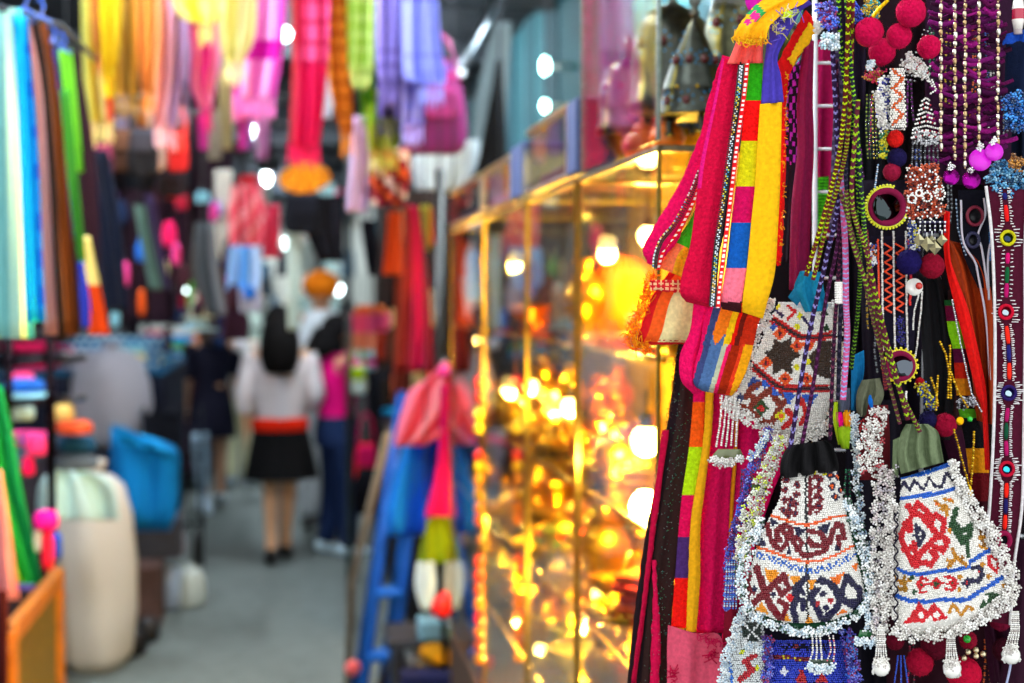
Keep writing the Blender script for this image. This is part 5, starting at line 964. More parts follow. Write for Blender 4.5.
for px, py, X, z, lab in ((612, 512, .62, 1.316, 'gold jewellery heap behind the straps, nearest case'), (570, 515, .62, 1.316, 'gold jewellery heap under the brightest bulb'), (586, 660, .6, 1.086, 'gold jewellery heap at the bottom edge of the photo'), (535, 560, .6, 1.316, 'gold jewellery heap left of the green and red cloth'), (630, 655, .6, 1.086, 'gold jewellery heap low in the nearest case at the bottom right'), (548, 655, .58, 1.086, 'gold jewellery heap low in the second case at the bottom edge'), (512, 640, .58, 1.086, 'gold jewellery heap low in the third case')):
    r_ = ray(px, py); q = EYE+r_*(X/r_[0]); pile((X, float(q[1]), z), .085, lab, GO)
# warm bulbs in the cases
for i, (px, py, X, r_, e, lab) in enumerate(((648, 236, .72, .02, 5, 'bare warm bulb flaring beside the curled strap'), (585, 213, .78, .011, 2, 'small warm bulb high in the second case'), (531, 387, .66, .019, 4, 'round warm bulb in the third case'), (570, 407, .64, .021, 6, 'bright bulb in the second case, right of the round one'), (646, 441, .64, .027, 8, 'largest glaring bulb beside the black sequinned strap'), (530, 516, .62, .015, 3, 'lower warm bulb of the third case'), (598, 594, .62, .013, 3, 'warm bulb by the green and red cloth'), (540, 648, .62, .013, 2.5, 'low warm bulb near the bottom edge'), (618, 655, .66, .02, 4, 'warm bulb at the very bottom by the gold heap'), (665, 560, .8, .012, 2, 'tiny bulb behind the red cloth stack'), (478, 340, .8, .012, 1.5, 'faint bulb in the farthest case'))):
    lamp_globe(PX(px, py, X), r_, lab, '#ffd070', 60, 'warm_bulb', 'warm_glow', .04, e, '#ffc24a')
# orange lamp shade, red cloth, green cloth
o = PX(628, 300, .74); t = thing('silk_lampshade', 'big glowing orange silk shade leaning in the nearest case', 'shade', o)
b = MB(); b.lathe([(.02, .1), (.045, .085), (.075, .04), (.085, -.02), (.08, -.07), (.078, -.07), (.083, -.02), (.073, .038), (.043, .082), (.018, .097)], o, '#ff7a08', 32, ax=(-.35, .2, 1)); b.obj('silk', 'sheer', t)
b = MB(); th = np.linspace(0, 6.28, 30); b.tube([o+np.array([.08*math.cos(a)-.02, .08*math.sin(a), -.07+.02*math.cos(a)]) for a in th], .003, '#c87808', 6, caps=False); b.obj('rim', 'metal', t)
def folded(p, w, dp, h, lab, cs, n=4, name='folded_cloth', rz=0, group=None, cat='cloth'):
    b = MB()
    for i in range(n):
        z = p[2]+h*i/n; e = random.uniform(-.006, .006)
        b.lathe([(.3, 0), (.48, h/n*.12), (.5, h/n*.5), (.48, h/n*.88), (.3, h/n*.98)], (p[0]+e, p[1]-e, z), cs[i % len(cs)], 4, sx=w*1.3, sy=dp*1.3, wob=.03)
    return b.obj(name, 'fabric', None, lab, cat, group)
q = PX(672, 600, .66); folded((q[0], q[1], 1.086), .16, .16, .09, 'stack of flame red cloths behind the black sequinned strap', ['#e03010', '#f05010', '#c82408'], 5, 'cloth_stack')
q = PX(560, 640, .6); folded((q[0], q[1], 1.086), .1, .12, .05, 'green cloth with red top folded in the second case', ['#188858', '#1c9060', '#e03818'], 3, 'folded_cloth')
# ================================================================== RACK OF SCARVES, far left
def hang(name, lab, cat, d, rows, c, nu=14, nv=22, amp=.02, folds=2.5, ph=None, m='fabric', th=.004, group=None, parent=None, jag=0):
    b = MB(); cloth(b, rows, d, c, nu, nv, amp, folds, random.random() if ph is None else ph, th, jag); o = b.obj(name, m, parent, lab, cat, group)
    if parent is None and d > 3.85:
        r0 = rows[0]; xm, ym = ((r0[1]+r0[2])/2, r0[0]) if len(r0) == 3 else ((r0[0]+r0[2])/2, (r0[1]+r0[3])/2); q = P(xm, ym, d+amp*.2)
        if q[2] < ZC: b = MB(); b.tube([q-[0, 0, .01], [q[0], q[1], ZC]], .0025, '#303438', 5); b.obj('hanging_line', 'fabric', o)
    return o
t = thing('clothes_rail', 'steel rail carrying the scarves at the far left', 'rail', P(40, 700, 3.2))
b = MB(); b.tube([P(-60, -10, 2.7), P(60, 25, 3.2), P(96, 60, 4.2)], .007, '#28303c', 10); b.obj('rail_bar', 'fabric', t)
b = MB(); b.tube([P(-30, 0, 2.9), P(-30, 300, 2.9)*[1, 1, 0]], .014, '#606870', 10); b.obj('rail_post', 'metal', t)
for i, (x, y, d) in enumerate(((24, 8, 2.95), (40, 16, 3.05), (52, 40, 3.4), (62, 48, 3.7))):
    b = MB(); q = P(x, y, d); b.tube([q+[0, 0, 0], q+[.008, 0, .02], q+[0, 0, .04], q+[-.008, 0, .03]], .003, '#2858c0', 6); b.tube([q+[-.025, .015, -.015], q+[0, 0, 0], q+[.025, -.015, -.015]], .004, '#2858c0', 6); b.obj('hook', 'plastic', t, 'blue plastic hook')
hang('long_scarf', 'cream and pale aqua checked scarf at the left edge', 'scarf', 2.95, [(8, -30, 22), (100, -30, 24), (338, -30, 34)], lambda u, v, x, y: ['#80c8cc', '#98ccc4', '#b0ccb4', '#8cccc8'][int(u*7+.5) % 4] if u < .86 else '#58ccd8', 24, 24, .012, 2)
hang('long_scarf', 'bright cyan scarf beside the cream checked one', 'scarf', 2.9, [(16, 12, 28), (60, 15, 31), (150, 20, 38), (322, 26, 46)], lambda u, v, x, y: '#08b8f0' if u < .68 else ('#1878e0' if int(y/14) % 3 == 0 else '#20a0ee'), 12, 30, .01, 1.5)
hang('long_scarf', 'dusty pink scarf between cyan and dark brown ones', 'scarf', 3.1, [(20, 26, 30), (110, 33, 44), (335, 44, 58)], '#c89090', amp=.008)
hang('long_scarf', 'black brown scarf right of the dusty pink one', 'scarf', 3.2, [(20, 28, 40), (110, 38, 52), (340, 52, 66)], '#2a1a18', amp=.012)
hang('long_scarf', 'rust brown scarf between dark ones', 'scarf', 3.35, [(22, 35, 46), (110, 46, 60), (335, 66, 80)], lambda u, v, x, y: '#8a4a1c' if u < .6 else '#6a3410', amp=.012)
hang('long_scarf', 'bright green scarf hung short on the left rack', 'scarf', 3.7, [(50, 58, 72), (110, 66, 78), (172, 76, 84)], '#7ad038', amp=.01)
hang('long_scarf', 'deep green scarf peeking under the bright green one', 'scarf', 3.6, [(90, 60, 70), (180, 68, 78), (262, 78, 86)], '#3a8a2c', amp=.01)
hang('long_scarf', 'navy scarf edge between rust and green', 'scarf', 3.65, [(48, 52, 58), (120, 58, 64), (240, 72, 80)], '#20286a', amp=.008)
hang('long_scarf', 'aubergine scarf behind the green one', 'scarf', 3.8, [(50, 70, 78), (170, 78, 96), (320, 92, 102)], '#2a1420', amp=.01)
hang('long_scarf', 'scarf end with cream top and orange red foot', 'scarf', 3.75, [(236, 80, 90), (285, 84, 100), (335, 88, 110)], blocks([(286, '#e0d488'), (400, '#c84410')]), amp=.01)
hang('long_scarf', 'royal blue scarf tip beside the orange red foot', 'scarf', 3.7, [(262, 78, 84), (300, 80, 90), (328, 82, 90)], '#2838a8', amp=.006)
hang('long_coat', 'navy black coat sleeve shapes hanging right of the scarves', 'coat', 4.6, [(150, 84, 108), (220, 92, 120), (312, 104, 128)], '#10182c', amp=.02)
# ================================================================== SCARVES hanging overhead
rail = thing('overhead_rail', 'steel rail across the lane from which the bright scarves hang', 'rail', P(260, -30, 4.6))
for y, d in ((-42, 4.3), (-30, 4.9)):
    b = MB(); b.tube([P(40, y, d), P(500, y, d)], .014, '#808890', 10); b.obj('rail_bar', 'metal', rail)
for x in (60, 470):
    b = MB(); q = P(x, -30, 4.9); b.tube([q, [q[0], q[1], ZC]], .006, '#606870', 6); b.obj('hanger_rod', 'metal', rail)
def plaid(a, b_, n=9): return lambda u, v, x, y: b_ if (int(x/ n) % 2 == 0 and int(x) % n < 3) or (int(y) % (n*2) < 3) else a
def stripes(*cs): return lambda u, v, x, y: cs[min(len(cs)-1, int(u*len(cs)))]
OV = [('pale yellow scarf with orange edge, leftmost overhead', 4.4, [(-45, 80, 112), (60, 82, 112), (122, 86, 114)], stripes('#d8d870', '#e8d048', '#e8dc90', '#e86848')),
      ('orange red scarf between two yellow ones', 4.3, [(-45, 88, 106), (30, 92, 106), (55, 96, 104)], stripes('#e8904a', '#e8583a')),
      ('golden yellow scarf', 4.25, [(-45, 98, 122), (40, 100, 120), (78, 102, 114)], stripes('#f0d018', '#e8c410', '#f4dc30')),
      ('ochre and olive scarf left of the peach one', 4.35, [(-45, 112, 140), (40, 113, 138), (96, 114, 138)], stripes('#d8b038', '#c8a048', '#a88838', '#d8a830')),
      ('peach orange scarf', 4.3, [(-45, 134, 162), (40, 136, 160), (92, 142, 156)], stripes('#e8a050', '#e0903c', '#e8a868')),
      ('hot pink scarf edge by the peach one', 4.5, [(-45, 152, 172), (40, 156, 170), (80, 158, 166)], '#f030a0'),
      ('pale pink and lilac long scarf', 4.45, [(-45, 160, 188), (60, 158, 184), (128, 154, 176)], stripes('#f8b8b8', '#e8b8d8', '#c8a8d8')),
      ('grey lilac scarf behind the magenta pair', 4.8, [(-45, 176, 204), (60, 176, 196), (104, 176, 190)], stripes('#b890b8', '#a890b8', '#907898')),
      ('pale lemon scarf gathered at the top', 4.2, [(-45, 168, 232), (0, 172, 228), (18, 180, 222), (24, 198, 214)], stripes('#e8e088', '#f0e048', '#e8e080', '#f0ea90')),
      ('magenta scarf with pale stripes, left one', 4.5, [(-20, 186, 222), (50, 190, 222), (86, 190, 216), (108, 200, 212)], stripes('#f070b8', '#f8a0c8', '#e01888', '#f890c8', '#f8b8d8')),
      ('long cream yellow scarf', 4.25, [(-45, 218, 258), (30, 218, 256), (62, 224, 244)], stripes('#f0e898', '#e8e080', '#f0ecb0', '#ece8a8')),
      ('pale pink and magenta banded scarf', 4.5, [(-45, 232, 288), (40, 232, 284), (98, 232, 276)], lambda u, v, x, y: '#d010a8' if 40 < y < 58 else stripes('#e858b8', '#f8a8e0', '#f080d0', '#f8b0e8', '#e050c0')(u, v, x, y)),
      ('deep magenta scarf tip below the banded one', 4.6, [(60, 234, 252), (100, 234, 248), (126, 238, 246)], '#c0109c'),
      ('crimson and rose checked scarf', 4.3, [(-45, 292, 332), (60, 292, 328), (146, 288, 320)], lambda u, v, x, y: ('#e0145a' if y > 66 else plaid('#f05a98', '#d02060', 10)(u, v, x, y)) if u > .18 else '#b82838'),
      ('orange checked scarf', 4.45, [(-45, 328, 352), (60, 326, 352), (134, 340, 354)], plaid('#e89028', '#b85a10', 8)),
      ('lime checked scarf', 4.35, [(-45, 346, 376), (62, 348, 374), (66, 350, 372)], plaid('#a8cc50', '#c8e080', 8)),
      ('darker green scarf under the lime one', 4.45, [(40, 356, 376), (104, 360, 374)], '#5a9c10'),
      ('olive yellow scarf end with fringe', 4.7, [(90, 364, 404), (150, 368, 398)], stripes('#a8b428', '#98a820', '#c0c850', '#88981c')),
      ('lilac checked scarf', 4.3, [(-45, 375, 404), (60, 376, 400), (84, 382, 398)], plaid('#a090e0', '#8070c0', 8)),
      ('indigo scarf shaded behind the lilac ones', 4.6, [(-20, 376, 410), (80, 378, 404), (118, 376, 404)], stripes('#6858a0', '#40386a', '#7868b0')),
      ('long periwinkle blue checked scarf', 4.25, [(-45, 400, 436), (30, 402, 440), (76, 404, 446), (84, 418, 444)], plaid('#a0a8f8', '#8890e8', 9)),
      ('lavender scarf between lilac and periwinkle', 4.35, [(0, 400, 424), (80, 402, 426), (124, 402, 424)], plaid('#a8a0e8', '#b8a8d8', 8))]
for lab, d, rows, c in OV:
    t = thing('hanging_scarf', lab+' overhead' if 'overhead' not in lab else lab, 'scarf', P(rows[0][1]/2+rows[0][2]/2, rows[-1][0], d), 'scarves hanging overhead')
    b = MB(); cloth(b, rows, d, c, 26, 40, .03, 2.2, random.random(), .003); b.obj('woven_cloth', 'sheer', t)
    y, x0, x1 = rows[-1]; b = MB(); n = max(4, int((x1-x0)/2.2)); cc = pick(c, .5, .9, (x0+x1)/2, y-2)
    for i in range(n):
        x = x0+(x1-x0)*(i+.5)/n; q = smooth([(x, y-2), (x+random.uniform(-1, 1), y+10), (x+random.uniform(-2, 2), y+random.uniform(16, 26))], 5); b.tube(P(q[:, 0], q[:, 1], d), .0022, cc, 4)
    b.obj('fringe', 'fabric', t)
for i, (x, y0, y1, c, w_) in enumerate(((205, 96, 150, '#d838a0', 8), (226, 66, 150, '#b8a878', 8), (246, 100, 150, '#a058a0', 9), (262, 96, 160, '#c888b8', 8), (122, 96, 152, '#b0a8c8', 7), (143, 96, 170, '#c87830', 6), (172, 110, 200, '#c03018', 6), (215, 110, 160, '#a8a090', 9), (323, 76, 118, '#e8e8f0', 12))):
    hang('short_scarf', '%s thin scarf tail hanging behind the overhead row' % ['magenta', 'sand', 'violet', 'dusty pink', 'grey lilac', 'burnt orange', 'brick red', 'grey', 'white'][i], 'scarf', 6.0, [(y0, x-w_, x+w_), (y1, x-w_*.7, x+w_*.7)], c, m='sheer')
# ================================================================== bags, hats and clothes mid way
def handbag(px, py, d, w, h, c, lab, c2=None, group=None):
    """soft shoulder bag w x h pixels"""
    q = P(px, py+h/2, d); s = d/F; t = thing('handbag', lab, 'bag', q, group)
    rows = [(py-h/2, px-w*.38, px+w*.38), (py-h*.2, px-w*.46, px+w*.46), (py+h*.2, px-w*.5, px+w*.5), (py+h*.42, px-w*.44, px+w*.44), (py+h/2, px-w*.3, px+w*.3)]
    b = MB(); cloth(b, rows, d, c, 14, 14, .004, 1.5, random.random(), bulge=w*.2*s); b.obj('bag_body', 'fabric', t)
    b = MB(); cloth(b, [(py-h*.45, px-w*.34, px+w*.34), (py-h*.1, px-w*.4, px+w*.4), (py, px-w*.3, px+w*.3)], d-w*.2*s-.004, c2 or c, 10, 6, .002, 1, .3, .006); b.obj('flap', 'fabric', t)
    b = MB(); b.tube(P(np.array([px-w*.36, px-w*.25, px, px+w*.25, px+w*.36]), np.array([py-h*.45, py-h*.95, py-h*1.15, py-h*.95, py-h*.45]), d), .007, c2 or c, 6, k=16); b.obj('strap', 'leather', t)
    if py < 300: q2 = P(px, py-h*1.12, d); b = MB(); b.tube([q2, [q2[0], q2[1], ZC]], .003, '#202020', 5); b.obj('hanging_line', 'fabric', t)
    return t
rod = thing('bag_rail', 'dark rail under the overhead scarves holding the row of handbags', 'rail', P(120, 110, 5.4))
b = MB(); b.tube([P(60, 112, 5.4), P(210, 112, 5.5)], .012, '#404448', 8); b.obj('rail_bar', 'metal', rod)
for a in ((100, 160, 4.95, 30, 36, '#3a1428', 'maroon handbag, leftmost of the hanging row', '#8a3050'), (122, 150, 5.05, 34, 44, '#3a2418', 'brown handbag second in the hanging row', '#5a3a28'), (143, 152, 4.9, 32, 50, '#141418', 'black handbag in the middle of the row', '#303038'), (156, 148, 5.1, 20, 46, '#a88878', 'tan handbag right of the black one', '#c8a890'), (178, 152, 5.0, 22, 40, '#a81c1c', 'dark red handbag in the hanging row', '#d83028'), (172, 180, 5.3, 30, 34, '#181014', 'black bag hanging lowest on the row', '#201820'),
          (436, 118, 4.9, 62, 74, '#7a2860', 'purple patterned shoulder bag below the periwinkle scarf', '#a83878'), (303, 214, 6.4, 42, 40, '#10121a', 'black bag hanging under the orange disc hat', '#181a24'), (435, 133, 5.1, 50, 22, '#0c0a10', 'black pouch at the foot of the purple shoulder bag', '#14101a')):
    handbag(*a[:7], c2=a[7])
for i in range(5):
    x, y = [(428, 118), (442, 96), (452, 116), (430, 90), (448, 134)][i]
hang('purple_cloth', 'purple flowered cloth draped behind the shoulder bag', 'cloth', 5.3, [(60, 428, 448), (90, 416, 460), (130, 410, 462)], lambda u, v, x, y: '#c82878' if (int(x/7)+int(y/9)) % 3 == 0 else '#784890', 20, 20)
q = P(305, 178, 6); t = thing('straw_hat', 'flat orange hat hanging in mid lane under the crimson scarf', 'hat', q)
b = MB(); b.lathe([(.002, .06), (.05, .055), (.07, .02), (.105, .005), (.11, 0), (.07, .01), (.03, .03)], q, lambda i, j: ['#d87808', '#e89418', '#b85a08'][(i+j) % 3], 28, ax=-FW+UP*1.1); b.obj('brim', 'fabric', t)
b = MB(); b.tube([q+[0, 0, .09], q+[.01, 0, .3]], .004, '#303030', 6); b.obj('hat_cord', 'fabric', t)
MID = [('white_cloth', 'white cloth bundle hanging by the grey pole', 5.6, [(140, 418, 480), (165, 412, 478), (190, 416, 462)], '#a8b4b8'), ('pale_awning', 'pale canvas awning slanting down beside the grey pole', 6.0, [(22, 494, 512), (90, 478, 508), (160, 470, 506), (200, 462, 504)], '#5c686a'),
       ('black_pennant', 'tall black triangular cloth over the pale awning', 5.4, [(60, 496, 502), (110, 488, 505), (160, 478, 508), (190, 470, 512)], '#08090c'), ('red_scarf', 'long red and magenta scarf hanging left of the glass cases', 4.9, [(205, 404, 418), (240, 404, 424), (300, 400, 430), (372, 394, 434)], stripes('#7a2418', '#8a2028', '#960c34', '#a81048', '#780c20')),
       ('orange_cloth', 'orange cloth knotted left of the long red scarf', 5.2, [(212, 388, 402), (240, 386, 402), (275, 382, 402)], '#d84810'), ('black_leggings', 'thin black leggings hanging at mid lane', 5.5, [(220, 360, 376), (250, 364, 378), (276, 368, 376)], '#0c0c14'), ('lilac_scarf', 'pale lilac scarf under the orange checked one', 5.0, [(116, 352, 368), (160, 350, 368), (212, 346, 366)], stripes('#d8b8e0', '#f0d0f0', '#c8a0d0')),
       ('red_bag_cloth', 'maroon, orange and white printed cloth hanging at mid lane', 5.2, [(148, 370, 412), (180, 370, 410), (206, 372, 404)], lambda u, v, x, y: ['#801828', '#a01830', '#e05a20', '#e8c8b0', '#6a1424'][(int(x/8)*3+int(y/8)*2) % 5]), ('yellow_cord_cloth', 'lime yellow cloth strip right of the red scarf', 5.4, [(205, 420, 430), (250, 424, 430)], '#a8a030'),
       ('dark_dress', 'charcoal dress hanging left of the lane', 6.4, [(222, 196, 214), (270, 192, 220), (315, 206, 226)], stripes('#505860', '#384048', '#6a7078')), ('teal_trousers', 'sage green trousers hanging in the left stall', 5.8, [(205, 134, 146), (240, 140, 152), (290, 150, 164)], stripes('#5a7870', '#486058')), ('purple_trousers', 'violet trousers hanging beside the sage ones', 5.9, [(195, 144, 154), (240, 150, 162), (290, 160, 170)], '#3a2c50'),
       ('patterned_shirt', 'pink and red printed shirt hanging at the lane edge', 7.0, [(185, 232, 262), (215, 228, 266), (250, 230, 262)], lambda u, v, x, y: ['#e86878', '#d83850', '#f0a0a8', '#e04858'][(int(x/6)+int(y/7)) % 4]), ('blue_towel', 'sky blue and white towel under the pink printed shirt', 6.9, [(246, 230, 262), (275, 228, 262), (290, 226, 260)], stripes('#88b8f0', '#58a0f0', '#b0d0f8')), ('magenta_towel', 'magenta edge cloth under the blue towel', 6.95, [(276, 226, 256), (290, 228, 252)], '#d060b8'),
       ('white_vest', 'white vest hanging under the magenta cloth', 7.1, [(286, 238, 262), (312, 240, 262)], '#b8b8c8'), ('plum_coat', 'dark plum coat hanging behind the charcoal dress', 7.4, [(250, 222, 244), (340, 222, 250)], '#3a2030'), ('pink_dress', 'coral pink dress hanging beside the bright lamp', 7.2, [(205, 262, 280), (230, 260, 280), (258, 258, 280)], '#e84868'), ('red_shirt', 'scarlet shirt by the printed one', 7.3, [(175, 240, 256), (192, 238, 254)], '#e81c30'), ('cream_coat', 'cream lace curtain hanging behind the printed shirt', 8.0, [(170, 214, 232), (260, 214, 232)], '#d0ccc0'),
       ('grey_coat', 'dark coat hanging behind the black leggings', 6.5, [(230, 286, 300), (330, 288, 300)], '#c8dcd8'), ('brown_dress', 'dark brown dress right of the lane pole', 5.8, [(200, 432, 448), (290, 436, 450), (380, 438, 452)], '#241c18'), ('black_apron', 'black apron at the dark middle of the lane', 6.8, [(195, 300, 344), (232, 306, 344), (262, 318, 344)], '#14141c'), ('rust_cloth', 'rust orange cloth deep inside the right side stalls', 5.6, [(260, 396, 412), (330, 394, 410), (400, 392, 406)], '#702818')]
for nm, lab, d, rows, c in MID: hang(nm, lab, 'cloth' if 'cloth' in nm else nm.split('_')[1], d, rows, c, amp=.025)
t = thing('awning_pole', 'slanting grey metal pole with a bright tip under the ceiling', 'pole', P(460, 78, 5.5))
b = MB(); b.tube([P(460, 72, 5.5), P(487, 20, 5.7), P(500, -10, 5.8)], .02, '#7a848a', 10); b.obj('pole_shaft', 'metal', t)
b = MB(); b.ball(P(461, 73, 5.5), .018, '#e0f0f8', 12, 8); b.obj('pole_tip', 'plastic', t)
for x, y0, y1, d, c, lab in ((348, 150, 420, 7.5, '#586060', 'grey steel post standing mid lane behind the pink bundle'), (440, 170, 500, 5.0, '#3a3c3c', 'dark steel post before the farthest glass case')):
    b = MB(); a = P(x, y0, d); b.tube([a, [a[0], a[1], 0]], .018, c, 10); b.obj('steel_post', 'metal', None, lab, 'post')

# clothes and signs hanging far down the lane, against the light
fr = random.Random(21)
for i in range(34):
    px, py = fr.uniform(246, 352), fr.uniform(168, 330); d = fr.uniform(12.5, 19); c, cn_ = fr.choice([('#d83868', 'pink'), ('#e86828', 'orange'), ('#384048', 'charcoal'), ('#20242c', 'black'), ('#88b0b0', 'sage'), ('#c8d8d0', 'pale mint'), ('#6a4a38', 'brown'), ('#285a78', 'blue'), ('#a8a088', 'sand'), ('#e0e4dc', 'white')])
    w_, h_ = fr.uniform(8, 20), fr.uniform(12, 34)
    hang('far_garment', 'small %s garment hanging far down the lane' % cn_, 'garment', d, [(py-h_/2, px-w_*.4, px+w_*.4), (py+h_/2, px-w_*.5, px+w_*.5)], c, 8, 8, .03, group='far garments: '+cn_)
# ================================================================== PEOPLE
def figure(name, lab, x, y, h, face, pose, skin='#c89878', clothes=()):
    """pose: joints in units of standing height, X to the figure's right, Y ahead, Z up"""
    t = thing(name, lab, 'person', (x, y, 0)); t.rotation_euler = (0, 0, 0)
    cs, sn = math.cos(face), math.sin(face)
    def W(p): return np.array([(p[0]*cs-p[1]*sn)*h, (p[0]*sn+p[1]*cs)*h, p[2]*h])
    J = dict(pelvis=(0, 0, .52), waist=(0, 0, .61), chest=(0, .005, .72), neck=(0, 0, .825), nape=(0, .004, .86), head=(0, .012, .905), crown=(0, .008, .955))
    J.update(pose)
    V = []; E = []; Rr = []; ix = {}
    rad = dict(pelvis=.068, waist=.056, chest=.068, neck=.04, nape=.032, head=.058, crown=.045, hipR=.058, hipL=.058, kneeR=.034, kneeL=.034, ankR=.021, ankL=.021, heelR=.022, heelL=.022, toeR=.017, toeL=.017, shR=.042, shL=.042, elR=.024, elL=.024, wrR=.015, wrL=.015, palmR=.018, palmL=.018)
    def v(n, p, r): ix[n] = len(V); V.append(p); Rr.append(r)
    for k in J: v(k, J[k], rad[k])
    for a, b_ in (('pelvis', 'waist'), ('waist', 'chest'), ('chest', 'neck'), ('neck', 'nape'), ('nape', 'head'), ('head', 'crown')): E.append((ix[a], ix[b_]))
    for s in 'RL':
        for a, b_ in (('pelvis', 'hip'), ('hip', 'knee'), ('knee', 'ank'), ('ank', 'heel'), ('ank', 'toe')):
            E.append((ix[a+s if a != 'pelvis' else a], ix[b_+s]))
        E += [(ix['chest'], ix['sh'+s]), (ix['sh'+s], ix['el'+s]), (ix['el'+s], ix['wr'+s]), (ix['wr'+s], ix['palm'+s])]
        w_, p_ = np.array(J['wr'+s]), np.array(J['palm'+s]); dr = (p_-w_)/np.linalg.norm(p_-w_); sd = np.cross(dr, [1, 0, 0]); sd /= np.linalg.norm(sd)+1e-9
        for k, (o, l) in enumerate(((-.014, .030), (-.005, .040), (.005, .042), (.014, .038), (.02, .022))):
            a = p_+sd*o+dr*(.008 if k < 4 else -.01); b_ = a+dr*l*.5+sd*(0 if k < 4 else .012); c_ = b_+dr*l*.45+np.array([0, .004, -.004])
            for j, (q, r) in enumerate(((a, .0052), (b_, .0048), (c_, .004))): v('f%s%d%d' % (s, k, j), tuple(q), r)
            E += [(ix['palm'+s], ix['f%s%d0' % (s, k)]), (ix['f%s%d0' % (s, k)], ix['f%s%d1' % (s, k)]), (ix['f%s%d1' % (s, k)], ix['f%s%d2' % (s, k)])]
    me = bpy.data.meshes.new('body'); me.from_pydata([tuple(W(p)) for p in V], E, []); o = bpy.data.objects.new('body', me); col.objects.link(o); o.parent = t
    md = o.modifiers.new('Skin', 'SKIN'); md.use_smooth_shade = True
    for i, sv in enumerate(me.skin_vertices[0].data): sv.radius = (Rr[i]*h, Rr[i]*h); sv.use_root = (i == 0)
    ss = o.modifiers.new('Sub', 'SUBSURF'); ss.levels = 2; ss.render_levels = 2
    m = mat('skin').copy(); m.name = 'skin_tone'; m.node_tree.nodes['Principled BSDF'].inputs['Base Color'].default_value = (*C(skin), 1)
    for l in list(m.node_tree.links):
        if l.to_socket.name == 'Base Color': m.node_tree.links.remove(l)
    me.materials.append(m)
    base = np.array([x, y, 0.])
    Q = lambda n: W(J[n])+base if isinstance(n, str) else W(n)+base
    # face: nose, eyes, mouth, ears
    hp = np.array(J['head'])
    b = MB(); b.ball(Q(tuple(hp+[0, .062, -.008])), .009*h, skin, 8, 6, 0, (.8, 1, 1.4)); [b.ball(Q(tuple(hp+[s*.052, 0, -.005])), .012*h, skin, 8, 6, 0, (.5, 1, 1.5)) for s in (-1, 1)]; b.obj('nose_and_ears', m, t)
    b = MB(); [b.ball(Q(tuple(hp+[s*.021, .052, .006])), .006*h, '#18100c', 8, 6) for s in (-1, 1)]; b.obj('eyes', 'plastic', t)
    b = MB(); b.ball(Q(tuple(hp+[0, .054, -.032])), .009*h, '#a04848', 8, 6, 0, (1.4, .5, .4)); b.obj('lips', 'skin', t)
    return t, Q, h, J
def stand(dx=.0, step=.08, armR=None, armL=None):
    p = dict(hipR=(.05, 0, .5), hipL=(-.05, 0, .5), kneeR=(.052, step*.6+.01, .28), kneeL=(-.052, -step*.2+.012, .28), ankR=(.05, step, .045), ankL=(-.05, -step, .055), heelR=(.05, step-.022, .025), heelL=(-.05, -step-.02, .035), toeR=(.055, step+.07, .017), toeL=(-.055, -step+.065, .017),
             shR=(.1, 0, .8), shL=(-.1, 0, .8), elR=(.125, -.02, .63), elL=(-.125, -.01, .63), wrR=(.12, .03, .49), wrL=(-.12, .04, .49), palmR=(.12, .045, .455), palmL=(-.12, .055, .455))
    if armR: p['elR'], p['wrR'], p['palmR'] = armR
    if armL: p['elL'], p['wrL'], p['palmL'] = armL
    return p
def garment(t, Q, h, name, secs, c, m='fabric', label=None, n=22, wob=0):
    """shell through elliptical sections (centre joint, rx, ry)"""
    V = []; th = np.linspace(0, 2*math.pi, n, endpoint=False)
    for k, (cen, rx, ry) in enumerate(secs):
        cen = np.array(cen)
        for a in th:
            w = 1+wob*math.sin(a*7+k*.4); V.append(Q(tuple(cen+[rx*math.cos(a)*w, ry*math.sin(a)*w, 0])))
    Fs = [(i*n+j, i*n+(j+1) % n, (i+1)*n+(j+1) % n, (i+1)*n+j) for i in range(len(secs)-1) for j in range(n)]
    b = MB(); b.add(V, Fs, c); return b.obj(name, m, t, label)
def tubes(t, Q, h, name, path, r, c, m='fabric', label=None):
    b = MB(); b.tube(smooth([Q(p) for p in path], 14), [k*h for k in r], c, 12); return b.obj(name, m, t, label)
def shoe(t, Q, J, h, s, c, name='shoe', m='leather'):
    a, k = np.array(J['heel'+s]), np.array(J['toe'+s]); mid = (a+k)/2; b = MB()
    b.tube(smooth([Q(tuple(a+[0, -.015, -.006])), Q(tuple(a+[0, 0, .008])), Q(tuple(mid+[0, 0, .008])), Q(tuple(k)), Q(tuple(k+[0, .025, -.004]))], 12), [.018*h, .027*h, .026*h, .025*h, .012*h], c, 10); b.obj(name, m, t)
def hairdo(t, Q, h, J, c, long=0, name='hair'):
    hp = np.array(J['head']); b = MB(); b.ball(Q(tuple(hp+[0, -.014, .014])), .066*h, c, 18, 12, .04, (1, 1, 1.12))
    if long:
        V = []; b.tube(smooth([Q(tuple(hp+[0, -.04, .02])), Q(tuple(hp+[0, -.06, -.05])), Q(tuple(hp+[0, -.065, -.05-long*.6])), Q(tuple(hp+[0, -.06, -.05-long]))], 12), [.06*h, .078*h, .076*h, .062*h], c, 16)
    b.obj(name, 'fabric', t)
sleeve = lambda J, s: [J['sh'+s], tuple((np.array(J['sh'+s])+J['el'+s])/2), J['el'+s]]
torso = lambda J, z0: [((0, 0, z0), .085, .08), ((0, 0, .6), .08, .074), ((0, 0, .66), .088, .08), ((0, 0, .73), .1, .084), ((0, 0, .78), .106, .07), ((0, 0, .815), .075, .05), ((0, 0, .838), .042, .04)]
